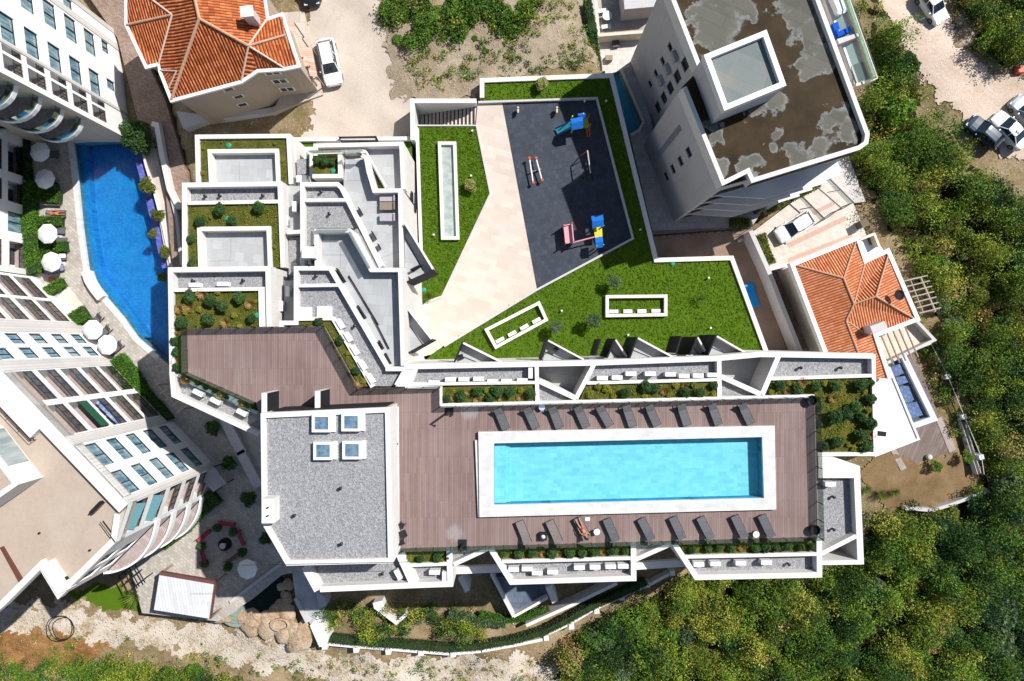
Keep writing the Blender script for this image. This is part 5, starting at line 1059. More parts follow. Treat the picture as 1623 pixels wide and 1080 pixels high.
WL = [(81,246,85,'dark lounger beside the topmost shaded parasol'),(83,297,88,'dark lounger below the second parasol by the free-form pool'),(84,322,88,'dark lounger below the first planter hedge of the free-form pool'),(93,340,90,'lounger with the sunbather in the orange shorts beside the free-form pool'),(92,366,86,'dark lounger at the right side of the third parasol'),(95,383,88,'dark lounger above the lowest planter hedge of the row'),(94,408,90,'dark lounger with a white bag at the fourth parasol'),(90,428,105,'lilac covered lounger under the lowest parasol of the row'),(155,509,-45,'dark lounger above the two parasols near the pool bottom'),(168,527,-50,'dark lounger between the two parasols near the pool bottom'),(187,552,-50,'dark lounger with a red towel right of the lowest left pool parasol')]
LIL = m_planks('lilac_lounger_cover', [(.16, .15, .26), (.21, .20, .33), (.26, .25, .38)], .2)
for x, y, a, lab in WL:
    if 'lilac' in lab: tt = make_lounger(LIL, lab); tt.location = P(x, y, -3.98); tt.rotation_euler = (0, 0, radians(a)); tt['group'] = 'loungers by the left pool'
    else: dup(lg, P(x, y, -3.98), radians(a), lab, 'loungers by the left pool')
J, E = lying(.36); shorts = MB().lathe((0, -.06, .44), [(.17, 0), (.19, .05), (.14, .115), (.05, .13)], 12).tube((-.11, -.1, .46), (-.125, -.34, .51), .105, .085, 10).tube((.11, -.1, .46), (.13, -.34, .49), .105, .085, 10)
hair = MB().lathe((0, .80, .70), [(.05, 0), (.10, .04), (.105, .08), (.07, .12), (.02, .14)], 12)
person('person', 'tanned sunbather in orange shorts lying on a lounger beside the free-form pool', P(93, 340, -3.98), radians(90), J, E, SKIN2, [('hair', hair, HAIR), ('shorts', shorts, m_plain('orange_cloth', (.6, .2, .05), .8))])
for x, y, z, c, lab in ((99,406,-3.6,(.8,.8,.8),'white bag on the dark lounger beside the fourth parasol'), (180,553,-3.6,(.5,.02,.04),'red towel lying at the edge of the lowest left pool parasol'), (82,443,-3.95,(.55,.12,.06),'orange towel on the paving below the long clipped hedge')):
    o = MB().rbox((0, 0, .05), (.7, .45, .1), .12).build('towel' if 'towel' in lab else 'bag', m_plain('cloth_%d' % x, c, .9)); o.location = P(x, y, z); tag(o, lab, 'towel' if 'towel' in lab else 'bag')
o = MB().rbox((0, 0, .03), (.42, .3, .06), .1).build('towel', CANV); o.location = P(931, 823, ZD); tag(o, 'small white towel on the deck beside the feet of the sunbathing woman', 'towel')
o = slab('sun_deck', [(84,477),(108,454),(142,499),(107,520)], -3.9, m_planks('cream_boards', [(.58, .50, .42), (.66, .58, .5), (.7, .64, .56)], .5, .85), .6)
# ---------------------------------------------------------------- lower courtyard: benches, fountain, canopy, natural pool
REDB = m_plain('red_bench_paint', (.36, .05, .09), .6, .25, 3); PINKC = m_plain('brown_bench_wood', (.22, .13, .09), .8, .2, 3)
fc = P(358, 862, -4); t = thing('fountain', 'dark round stone fountain in the middle of the ring of red benches', 'fountain', fc)
MB().lathe((0, 0, 0), [(.65, 0), (.65, .42), (.5, .42), (.5, .25), (.2, .25)], 24).build('basin', DARK, t); MB().lathe((0, 0, .25), [(.15, 0), (.12, .5), (.32, .62), (.1, .6)], 16).build('spout', WG, t)
ring = [(318,869,98),(326,846,50),(362,830,0),(381,848,-65),(377,877,60)]
for k, (x, y, a) in enumerate(((326,848,40),(362,829,-8),(384,851,-68),(324,878,-75),(371,884,35))):
    m = PINKC if k == 4 else REDB; lab = ['red bench at the upper left of the ring round the dark fountain','red bench at the top of the ring round the dark fountain','red bench at the right of the ring round the dark fountain','red bench at the lower left of the ring round the dark fountain','brown bench at the lower right of the ring round the dark fountain'][k]
    t = thing('bench', lab, 'bench', P(x, y, -4), radians(a), group='benches round the fountain')
    MB().box((0, 0, .42), (1.7, .42, .07)).build('seat', m, t); MB().box((0, .22, .68), (1.7, .05, .4)).build('backrest', m, t)
    for q in (-.7, .7): MB().box((q, 0, .2), (.08, .38, .4)).build('leg', METAL, t)
t = thing('canopy_roof', 'white ribbed canopy roof on brown posts beside the lower courtyard', 'canopy', P(293, 946, -4), flat=True)
q = [(253,909),(341,924),(333,981),(244,967)]
MB().prism(XY(q, -1.2), -1.4, -1.2, True).build('canopy_top', m_planks('white_ribbed_sheet', [(.50, .51, .53), (.60, .61, .62), (.68, .68, .69)], .3, -.15), t)
fz = MB().wall(XY([(253,909),(341,924)], -1.15), .3, -1.6, -1.1).wall(XY([(341,924),(333,981)], -1.15), .12, -1.5, -1.1); fz.build('fascia', m_plain('brown_fascia', (.14, .06, .05), .6), t)
for a in XY(q, -1.3): MB().box((a[0], a[1], -2.8), (.14, .14, 2.8)).build('post', WOOD, t)
NP = [(446,912),(452,918),(458,945),(448,958),(425,970),(412,972),(395,966),(376,966),(370,955),(393,951)]
MB().prism(XY(NP, -5.2), -8, -6.8).build('natural_pool_floor', m_plain('pool_mud', (.02, .035, .035), .8))['kind'] = 'structure'
MB().sheet(XY(NP, -5.3), -5.3).build('natural_pool_water', WATERD)['kind'] = 'structure'
slab('pool_terrace', [(345,985),(340,950),(366,951),(446,893),(452,905),(446,912),(393,951),(370,955),(376,968)], -4.05, m_paving('shaded_blocks', [(.32, .3, .28), (.4, .38, .36), (.46, .44, .42)], .5, .25, .6), 3)
gw = MB().wall(XY([(364,955),(446,893)], -3.7), .3, -5, -3.7).build('low_wall', WG); tag(gw, 'low grey wall along the edge of the dark natural pool', 'wall')
st = thing('pool_stair', 'curved pale steps leading into the dark natural pool', 'stairs', P(378, 968, -5.5), flat=True)
for k in range(4): 
    c = P(370, 968, -5); MB().lathe((c[0]+.1, c[1], -6.5), [(2.0-.45*k, 0), (2.0-.45*k, 1.0+.17*k)], 20).build('step', m_plain('mossy_step%d' % k, (.22, .27, .22), .8), st)
ROCK = m_soil('boulder_stone', [(.3, (.20, .13, .075)), (.44, (.40, .27, .16)), (.56, (.50, .40, .30)), (.75, (.58, .52, .45))], .9, 5, 1.2)
def boulder_mesh(seed):
    r = random.Random(seed); b = MB(); n = 26; prof = []
    ph = [r.uniform(0, 6) for _ in range(6)]; vs = []; fs = []; K = 11
    for k in range(K+1):
        th = pi/2*k/K
        for i in range(n):
            a = 2*pi*i/n; d = 1+.18*sin(2*a+ph[0])+.12*sin(3*a+ph[1]+2*th)+.08*sin(5*a+ph[2]-3*th)+.07*abs(sin(4*a+6*th+ph[4]))+.05*abs(sin(9*a-7*th+ph[5]))
            vs.append((d*cos(a)*cos(th), d*sin(a)*cos(th), .75*sin(th)*(1+.15*sin(a+ph[3]))))
    for k in range(K): fs += [(k*n+i, k*n+(i+1) % n, (k+1)*n+(i+1) % n, (k+1)*n+i) for i in range(n)]
    return b.add(vs, fs)
BO = [boulder_mesh(s).build('boulder', ROCK) for s in (1, 2, 3)]
BL = [(360,969,1.0,'orange tinted boulder right beside the white canopy roof'),(384,977,.9,'boulder at the foot of the curved pool steps'),(405,979,1.15,'rounded boulder at the lower tip of the dark natural pool'),(428,986,1.6,'large flat boulder below the dark natural pool'),(447,968,1.3,'shaded boulder at the lower right of the dark natural pool'),(453,928,.85,'round grey boulder on the right bank of the dark natural pool'),(453,950,.8,'small grey boulder between two larger ones on the right bank of the pool'),(450,903,.55,'boulder in shade at the top corner of the dark natural pool'),(478,1010,1.6,'orange brown boulder next to the sunlit white wall'),(468,1000,1.1,'boulder beside the hollow rock with brown water'),(400,992,1.2,'pale boulder on the rocky bank above the white path'),(446,998,1.3,'pale curved boulder above the hollow rock'),(355,978,1.0,'yellowish boulder at the lower right corner of the canopy roof'),(1291,50,0,''),(1539,38,1.3,'pale round boulder at the bend of the pink dirt road'),(1533,55,1.5,'largest pale boulder beside the pink dirt road'),(1490,168,0,''),(623,28,.7,'grey boulder at the edge of the weedy plot'),(1606,45,.8,'small pale boulder in the scrub at the right edge'),(1290,95,0,'')]
for k, (x, y, s, lab) in enumerate(BL):
    if s: p = PT(x, y); z = max(p[2], -5.3) if 340 < x < 490 and y > 890 else p[2]; p = P(x, y, z); place(BO[k % 3], USED, (p[0], p[1], z-.15), k*1.3, lab, 'boulders', (s, s*.8, s*.55))
o = MB().lathe((0, 0, 0), [(.9, 0), (1.0, .5), (.75, .55), (.7, .2)], 18).build('rock_basin', ROCK); o.location = P(446, 988, -5.0); o.scale = (1.1, .7, 1); tag(o, 'hollow rock basin with brown water among the boulders', 'rock basin')
# walkway, trench and white wall below the penthouse
slab('walkway', [(462,898),(486,907),(506,940),(517,962),(505,980),(492,990),(468,945)], -4.6, m_paving('blue_grey_paving', [(.36, .37, .38), (.42, .43, .44), (.48, .49, .5)], .8, .8, .5), 3)
slab('walkway', [(500,938),(514,946),(518,958),(506,966)], -4.2, WG, 3)
gw = MB().prism(XY([(504,976),(508,978),(521,1012),(517,1024),(506,1026),(491,992)], -4.5), -9, -4.5).build('buttress_wall', W); tag(gw, 'sunlit white sloping wall at the lower left end of the hedge fence', 'wall')
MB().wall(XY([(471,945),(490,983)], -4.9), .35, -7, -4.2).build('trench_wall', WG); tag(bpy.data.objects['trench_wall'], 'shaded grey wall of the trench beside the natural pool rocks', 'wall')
# garden below the block: retaining walls and hedge fence
for pts, zt, w, lab in (([(592,961),(628,988),(643,975)], -4.9, 5, 'white V shaped retaining wall in the garden below the penthouse'), ([(607,957),(592,961)], -4.6, 10, 'grey shaded wall stub left of the V shaped retaining wall'), ([(778,910),(814,978)], -4.4, 4, 'narrow white wall running down from the block beside the sunken blue terrace'), ([(814,978),(868,948)], -4.6, 4, 'white wall closing the sunken blue terrace at the bottom'), ([(834,992),(912,957),(978,925)], -4.9, 5, 'long white wall running up to the right below the gravel strips'), ([(729,915),(741,938)], -3.0, 8, 'grey wall block in the shade below the first light well'), ([(869,930),(880,955)], -3.2, 10, 'grey wall block in the shade right of the sunken blue terrace')):
    o = MB().wall(XY(pts, zt), M(w, zt), -9.5, zt).build('retaining_wall', W); tag(o, lab, 'wall')
slab('sunken_terrace', [(778,915),(880,912),(868,948),(815,976)], -5.6, m_paving('dark_blue_tiles', [(.07, .09, .13), (.10, .13, .18), (.13, .16, .22)], .6, .6), 1)
fn = [(515,1021),(560,1025),(610,1029),(660,1033),(712,1037),(760,1033),(812,1024),(866,1013),(868,1005),(902,990),(944,965),(986,946),(1030,927),(1066,908)]
t = thing('garden_fence', 'white wall with square posts curving along the bottom of the garden', 'fence', P(700, 1030, -7), flat=True)
MB().wall(XY(fn, -5.9), .32, -9.5, -5.9).build('fence_wall', W, t)
for x, y in ((514,1026),(564,1031),(615,1034),(667,1036),(718,1038),(768,1030),(866,1012),(906,994),(946,969),(986,948),(1026,928),(1066,909)): MB().box((*P(x, y, -5.7)[:2], -7.3), (.55, .55, 3.2), .1).build('post', W, t)
fw = MB().wall(XY([(528,1013),(600,1016),(672,1021)], -6.3), .16, -9, -6.3).build('low_wall', W); tag(fw, 'thin sunlit white wall behind the artificial hedge at the bottom of the garden', 'wall')
# chairs, rails on the two terraces of the north facade
for x, y, a, lab in ((731,566,20,'dark folding chair on the triangular balcony left of the tilted light well'), (880,554,50,'dark folding chair on the triangular balcony below the two dark trees')):
    folding_chair(x, y, a, lab); o = C.objects[-1]
for o in list(C.objects):
    if o.type == 'EMPTY' and o.name.startswith('folding_chair') and 'triangular' in str(o.get('label')): o.location = P(731 if 'tilted' in o['label'] else 880, 566 if 'tilted' in o['label'] else 554, 9.42); o['group'] = 'chairs on the balconies'
# shade pergola in the gap left of the deck
t = thing('pergola', 'grey wooden pergola in the shaded gap left of the wooden deck', 'pergola', P(275, 620, -4), flat=True)
for a, b in (((243,614),(272,592)),((253,625),(272,612)),((262,635),(275,626)),((272,645),(285,636)),((279,655),(300,640))): MB().tube(P(*a, -1.0), P(b[0]+6, b[1]-5, -1.0), .09, n=6).build('rafter', WOODP, t)
MB().tube(P(250, 611, -1.1), P(285, 650, -1.1), .1, n=6).build('beam', WOODP, t); [MB().tube((*P(*q, -1.1)[:2], -4), P(*q, -1.1), .09, n=6).build('post', WOODP, t) for q in ((250, 611), (285, 650))]
t = thing('awning_roof', 'grey slatted canopy in the shade between the hotel and the courtyard', 'canopy', P(338, 762, -3), flat=True); MB().prism(XY([(316,757),(338,740),(359,766),(338,780)], -2), -2.15, -2, True).build('canopy_top', m_planks('grey_slats', [(.3, .31, .32), (.36, .37, .38), (.42, .43, .44)], .35, .6), t)
for c in XY([(317,757),(338,741),(358,766),(338,779)], -2): MB().box((c[0], c[1], -3.1), (.1, .1, 2.0)).build('post', METAL, t)
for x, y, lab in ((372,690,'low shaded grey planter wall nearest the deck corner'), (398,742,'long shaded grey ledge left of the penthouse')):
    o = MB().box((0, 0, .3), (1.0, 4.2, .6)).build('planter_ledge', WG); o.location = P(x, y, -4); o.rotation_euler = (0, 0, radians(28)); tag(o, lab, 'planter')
t = thing('garden_trellis', 'dark lattice frame at the corner of the hotel lawn beside the canopy roof', 'trellis', P(205, 915, -4), flat=True)
for k in range(4): MB().tube(P(188+8*k, 905-7*k+8, -2.6), P(203+9*k, 934-6*k+8, -2.6), .07, n=6).build('slat', METAL, t)
for k in range(3): MB().tube(P(190+9*k, 912+11*k, -2.7), P(216+9*k, 892+11*k, -2.7), .07, n=6).build('rail', METAL, t)
for a in ((190,912),(232,915)): MB().tube((*P(*a, -2.7)[:2], -4.4), P(*a, -2.7), .06, n=6).build('post', METAL, t)
o = MB()
c = PT(99, 995)
for k, (dx, r, dz) in enumerate(((0, 1.35, .05), (.25, 1.2, .12), (-.15, 1.45, .2))):
    pts = [(c[0]+dx+r*cos(a), c[1]+r*.95*sin(a), c[2]+.12+dz+.1*sin(a*3+k)) for a in np.linspace(0, 2*pi, 30)]
    for a, b in zip(pts, pts[1:]): o.tube(a, b, .045, n=6)
tag(o.build('pipe_coil', METAL), 'coil of black pipe lying on the rusty soil beside the white rocky path', 'pipe coil')
# ---------------------------------------------------------------- playground
RED = m_plain('orange_red_plastic', (.55, .10, .035), .5, .1, 4); BLUE = m_plain('blue_plastic', (.01, .14, .52), .45, .1, 4); YEL = m_plain('yellow_plastic', (.60, .52, .02), .5, .1, 4); CYAN = m_plain('turquoise_slide', (.04, .30, .42), .4, .15, 3); PINK = m_plain('pink_panel', (.62, .30, .34), .6, .1, 3); GRNP = m_plain('green_plastic', (.25, .38, .04), .5)
t = thing('seesaw', 'double seesaw with two white beams and orange ends on the playground', 'seesaw', P(848, 272, .04), flat=True)
for a, b in (((839,251),(845,290)), ((849.5,251),(859,286))):
    A, B = P(*a, .7), P(*b, .55); MB().tube(A, B, .07).build('beam', WHITEP, t)
    for q in (A, B): MB().lathe((q[0], q[1], q[2]-.05), [(.16, 0), (.17, .1), (.10, .22)], 12).build('seat', RED, t)
MB().tube(P(837, 274, .35), P(858, 268, .35), .06).build('axle', STEEL, t); MB().box(P(843, 272, .2), (.1, .1, .4)).box(P(854, 269, .2), (.1, .1, .4)).build('stand', STEEL, t)
for x, lab in ((821, 'left spring rider, a pale wooden rocker on the playground'), (882, 'right spring rider, a pale wooden rocker near the blue slide tower')):
    t = thing('spring_rider', lab, 'spring rider', P(x, 178, .04), group='spring riders'); MB().lathe((0, 0, 0), [(.13, 0), (.08, .06), (.12, .13), (.08, .2), (.12, .27), (.08, .34)], 12).build('spring', METAL, t)
    MB().rbox((0, .02, .55), (.18, .62, .36), .08).build('body', m_plain('pale_yellow_wood', (.6, .52, .32), .6) if 'pale_yellow_wood' not in bpy.data.materials else bpy.data.materials['pale_yellow_wood'], t); MB().tube((-.22, .12, .72), (.22, .12, .72), .03).build('handle', METAL, t)
t = thing('play_tower', 'blue roofed play tower with a turquoise slide at the top of the playground', 'play tower', P(917, 195, .04), flat=True)
rx = lambda q, z: XY(q, z)
def gable(q, z, h, m, name, root):
    w = [P(*a, z) for a in q]; m1 = [(w[0][i]+w[3][i])/2 for i in range(2)]; m2 = [(w[1][i]+w[2][i])/2 for i in range(2)]
    MB().quad(w[0], w[1], (*m2, z+h), (*m1, z+h)).quad((*m1, z+h), (*m2, z+h), w[2], w[3]).quad(w[0], (*m1, z+h), w[3]).quad(w[1], w[2], (*m2, z+h)).build(name, m, root)
gable([(904,189),(923,185),(924,203),(906,207)], 2.1, .45, BLUE, 'roof', t); gable([(915,181),(927,178),(930,188),(918,190)], 1.8, .35, BLUE, 'roof', t)
MB().prism(XY([(906,190),(931,186),(934,202),(907,206)], 1.1), 1.0, 1.1, True).build('platform', GRNP, t)
for a in ((906,190),(923,186),(932,187),(934,202),(907,206)): MB().box((*P(*a, 1)[:2], 1.05), (.11, .11, 2.1)).build('post', RED if a[0] > 930 else YEL, t)
A, B = P(906, 198, 1.1), P(882, 209, .25); sl = MB(); n = (.0, .0)
for k in range(10):
    a = lerp(A, B, k/10); b = lerp(A, B, (k+1)/10); w = .32; sl.quad((a[0]-.15, a[1]+w, a[2]), (b[0]-.15, b[1]+w, b[2]), (b[0]+.12, b[1]-w, b[2]), (a[0]+.12, a[1]-w, a[2]))
    for sg, dx in ((1, -.15), (-1, .12)): sl.quad((a[0]+dx, a[1]+sg*w, a[2]), (b[0]+dx, b[1]+sg*w, b[2]), (b[0]+dx, b[1]+sg*w, b[2]+.22), (a[0]+dx, a[1]+sg*w, a[2]+.22))
sl.build('slide', CYAN, t); MB().tube(P(934, 203, 1.2), P(935, 217, .1), .05).tube(P(930, 204, 1.2), P(931, 217, .1), .05).build('ladder', RED, t)
t = thing('play_house', 'pink walled play house joined by a bar to a blue and yellow tower', 'play house', P(925, 370, .04), flat=True)
MB().prism(XY([(893,358),(906,355),(909,384),(896,387)], 1.2), 1.1, 1.2, True).build('platform', PINK, t)
MB().wall(XY([(906.5,355),(909.5,385)], 1.6), .1, .3, 1.6).wall(XY([(893,358),(906,355)], 1.4), .08, .3, 1.4).build('panel', PINK, t)
for a in ((893,358),(906,355),(909,384),(896,387)): MB().box((*P(*a, 1)[:2], .8), (.1, .1, 1.6)).build('post', RED, t)
gable([(937,343),(955,340),(957,359),(939,362)], 2.1, .4, BLUE, 'roof', t); gable([(943,377),(955,375),(956,392),(944,394)], 1.7, .3, BLUE, 'roof', t)
MB().prism(XY([(941,361),(954,359),(955,376),(943,377)], 1.3), 1.2, 1.3, True).build('platform', YEL, t)
for a in ((939,345),(954,343),(955,390),(944,392),(941,361),(955,360)): MB().box((*P(*a, 1)[:2], .95), (.1, .1, 1.9)).build('post', GRNP, t)
MB().tube(P(911, 384, 1.2), P(942, 376, 1.3), .07).build('bridge_bar', PINK, t)
t = thing('swing', 'tall swing frame with an orange crossbar end beside the shaded half of the playground', 'swing', P(930, 258, .04), flat=True)
A, B = P(931, 239, 2.1), P(936, 275, 2.1); MB().tube(A, B, .06).build('crossbar', WG, t)
for q, r in ((A, 1), (B, 1)):
    MB().tube((q[0]-.5, q[1], .04), q, .05).tube((q[0]+.5, q[1], .04), q, .05).build('frame_leg', RED if q is A else METAL, t)
for f in (.35, .7):
    c = lerp(A, B, f); MB().tube((c[0], c[1]+.2, .5), (c[0], c[1]+.2, 2.1), .015).tube((c[0], c[1]-.2, .5), (c[0], c[1]-.2, 2.1), .015).build('chain', METAL, t); MB().box((c[0], c[1], .48), (.22, .44, .05)).build('swing_seat', METAL, t)
for k, (x, y, lab) in enumerate(((1014,428,''),(1066,418,'green sprinkler cover on the lawn below the corner of the brown yard'),(672,460,'green sprinkler cover beside the palm on the smaller lawn'),(363,231,'green sprinkler cover in the topmost roof bed'),(361,347,'green sprinkler cover between shrubs in the middle roof bed'),(528,271,'green sprinkler cover in the small planter of the stepped terraces'),(407,500,'green sprinkler cover at the right edge of the big planted bed'))):
    if lab: z = {1066:0,672:0,363:6.45,361:9.25,528:8.4,407:12.0}[x]; o = MB().lathe((0, 0, 0), [(.26, 0), (.24, .1), (.12, .16)], 12).build('sprinkler_cover', m_plain('green_plastic_cover', (.03, .26, .14), .6) if 'green_plastic_cover' not in bpy.data.materials else bpy.data.materials['green_plastic_cover']); o.location = P(x, y, z); tag(o, lab, 'sprinkler', 'green sprinkler covers')
for k, (x, y) in enumerate(((926,162),(1122,441),(1125,520),(890,493),(995,531),(1014,365),(960,162),(747,280),(688,373),(749,209))):
    o = MB().lathe((0, 0, 0), [(.07, 0), (.07, .3), (.11, .32), (.1, .4)], 10).build('garden_light', WHITEP); o.location = P(x, y, 0); tag(o, 'small white garden light standing in the grass of the garden lawns', 'garden light', 'garden lights')
o = MB().rbox((0, 0, .35), (.9, 2.6, .08), .05).build('tarpaulin', m_plain('bright_blue_tarp', (.0, .22, .62), .5, .08, 4)); MB().box((0, 0, .15), (.7, 2.3, .3)).build('support', WG, o); o.location = P(1190, 469, -5.0); o.rotation_euler = (0, 0, radians(18)); tag(o, 'bright blue tarpaulin covered table in the brown yard', 'tarpaulin')
o = MB().lathe((0, 0, 0), [(.25, 0), (.3, .3), (.3, .5), (.2, .7), (.02, .75)], 16).build('water_heater', STEEL); o.location = P(1171, 381, -5); tag(o, 'round metal drum in the upper right of the brown yard', 'drum')
t = thing('wire_fence', 'thin dark wire fence along the top of the brown yard', 'fence', P(1110, 368, -5), flat=True)
w = XY([(1036,373),(1190,362)], -3.6)
for k in range(13): c = lerp(w[0], w[1], k/12); MB().tube((*c, -5), (*c, -3.6), .04, n=6).build('post', METAL, t)
MB().tube((*w[0], -3.6), (*w[1], -3.6), .05, n=6).tube((*w[0], -4.2), (*w[1], -4.2), .03, n=6).build('rail', METAL, t)
# villa yard things
t = thing('gate_canopy', 'dark framed carport canopy at the top of the driveway', 'carport', P(1330, 305, -5), flat=True)
cq = [(1289,291),(1313,281),(1353,321),(1335,331)]
MB().wall(XY(cq, -2.4), .1, -2.5, -2.4, True).wall(XY([(1312,305),(1333,301)], -2.4), .08, -2.5, -2.4).build('frame', METAL, t); MB().prism(XY([(1308,284),(1313,281),(1352,320),(1345,324)], -2.45), -2.5, -2.46, True).build('glass_roof', GLASS, t)
for a in cq: MB().tube((*P(*a, -2.5)[:2], -5), P(*a, -2.5), .06, n=6).build('post', METAL, t)
o = MB().wall(XY([(1216,330),(1306,280)], -4.3), .3, -5.6, -4.3).build('driveway_wall', W); tag(o, 'thin white wall with a planted strip along the upper side of the driveway', 'wall')
o = MB().box((0, 0, .6), (.7, .7, 1.2)).box((0, 0, 1.22), (.8, .8, .08)).build('wheelie_bin', m_plain('brown_bin', (.12, .085, .06), .6)); o.location = P(1361, 357, -5); o.rotation_euler = (0, 0, .4); tag(o, 'brown bin beside the villa wall at the right end of the driveway', 'bin')
t = thing('post_fence', 'white slatted fence with square posts down the right side of the villa garden', 'fence', P(1530, 670, -6.4), flat=True)
fpts = [(1476,545),(1503,597),(1529,661),(1556,725),(1560,752)]
for x, y in fpts[1:4]: MB().box((*P(x, y, -5.2)[:2], -6.0), (.5, .5, 1.6), .3).build('post', WHITEP, t)
for z in (-5.2, -5.6): MB().wall(XY(fpts, z), .05, z-.08, z).build('rail', WG, t)
MB().wall(XY([(1522,663),(1550,752)], -5.6), .06, -6.4, -5.6).wall(XY([(1527,661),(1555,750)], -5.7), .06, -6.4, -5.7).build('slat_panel', WG, t)
o = MB().lathe((0, 0, 0), [(.28, 0), (.3, .3), (.24, .42), (.06, .46)], 14).build('garden_pot', WG); o.location = P(1471, 724, -5.9); tag(o, 'round pale pot on the dark deck below the villa pool', 'pot')
o = MB().wall([PT(x, y)[:2] for x, y in ((1428,803),(1470,806),(1500,797),(1560,775))], .35, -7.6, -6.0).build('garden_wall', WG); tag(o, 'low pale wall along the lower edge of the villa garden', 'wall')
# sofa on the tower terrace
t = thing('corner_sofa', 'bright blue corner sofa on the white terrace of the grey tower', 'sofa', P(1335, 50, 9.2), flat=True)
BS = m_plain('royal_blue_fabric', (.004, .075, .46), .9, .1, 4)
for q, n in (([(1325,52),(1347,42),(1350,49),(1329,59)], 'seat'), ([(1319,38),(1328,34),(1331,46),(1323,49)], 'seat'), ([(1322,50),(1326,48),(1330,60),(1327,61)], 'backrest')): MB().prism(XY(q, 9.7), 9.2, 9.7 if n == 'seat' else 10.0).build(n, BS, t)
o = MB().rbox((0, 0, .55), (1.0, 2.3, .5), .3).build('wrapped_furniture', CANV); o.location = P(1322, 8, 9.2); o.rotation_euler = (0, 0, .4); tag(o, 'white covered furniture at the upper end of the tower terrace', 'furniture cover')
# patio set by the tower
t = thing('patio_table', 'round white table between two white chairs on the shaded roof terrace', 'table', P(961, 30, -4.0)); MB().lathe((0, 0, .7), [(.5, 0), (.5, .05)], 20).build('table_top', WHITEP, t); MB().tube((0, 0, 0), (0, 0, .7), .05).build('pedestal', METAL, t)
for x, y, lab in ((955,20,'white bench above the round white table on the shaded roof terrace'), (960,45,'white bench below the round white table on the shaded roof terrace')):
    t = thing('bench', lab, 'bench', P(x, y, -4.0), .15, group='white benches on the shaded terrace'); MB().box((0, 0, .42), (1.0, .4, .08)).build('seat', WHITEP, t); MB().box((-.4, 0, .2), (.08, .36, .4)).box((.4, 0, .2), (.08, .36, .4)).build('leg', WHITEP, t)
for x, y, a, lab in ((974,63,8,'white deck chair in the shade at the top of the pale patio'),):
    t = dup(lg, P(x, y, -5), radians(a), 'white deck chair in the shade at the top of the pale patio', 'patio seats')
o = MB().rbox((0, 0, .3), (.75, .55, .6), .05).build('storage_box', WOOD); o.location = P(964, 95, -5); tag(o, 'small wooden box on the sunny part of the pale patio', 'box')
# rubble in the upper right corner
PAL = [MB().box((0, 0, .05), (random.uniform(.8, 2.0), .1, .06), 0).build('timber_plank', WOODP) for _ in range(3)]
for k, (x, y, a) in enumerate(((1600,75,.3),(1608,82,1.2),(1612,90,.8),(1605,95,-.4),(1615,100,.1),(1603,68,2.0),(1618,70,1.6),(1610,105,.5),(1598,85,-.9),(1619,112,.2))):
    p = PT(x, y); place(PAL[k % 3], USED, (p[0], p[1], p[2]+.1+.03*k), a, None, 'loose timber planks'); 
for o in C.objects:
    if o.name.startswith('timber_plank'): tag(o, 'loose pale timber plank on the scrap pile at the right edge', 'plank', 'loose timber planks')
o = MB().rbox((0, 0, .3), (.9, .8, .6), .2).build('rubble_bag', RED); o.location = PT(1613, 113); tag(o, 'orange rubble sack beside the timber scrap pile at the right edge', 'sack')
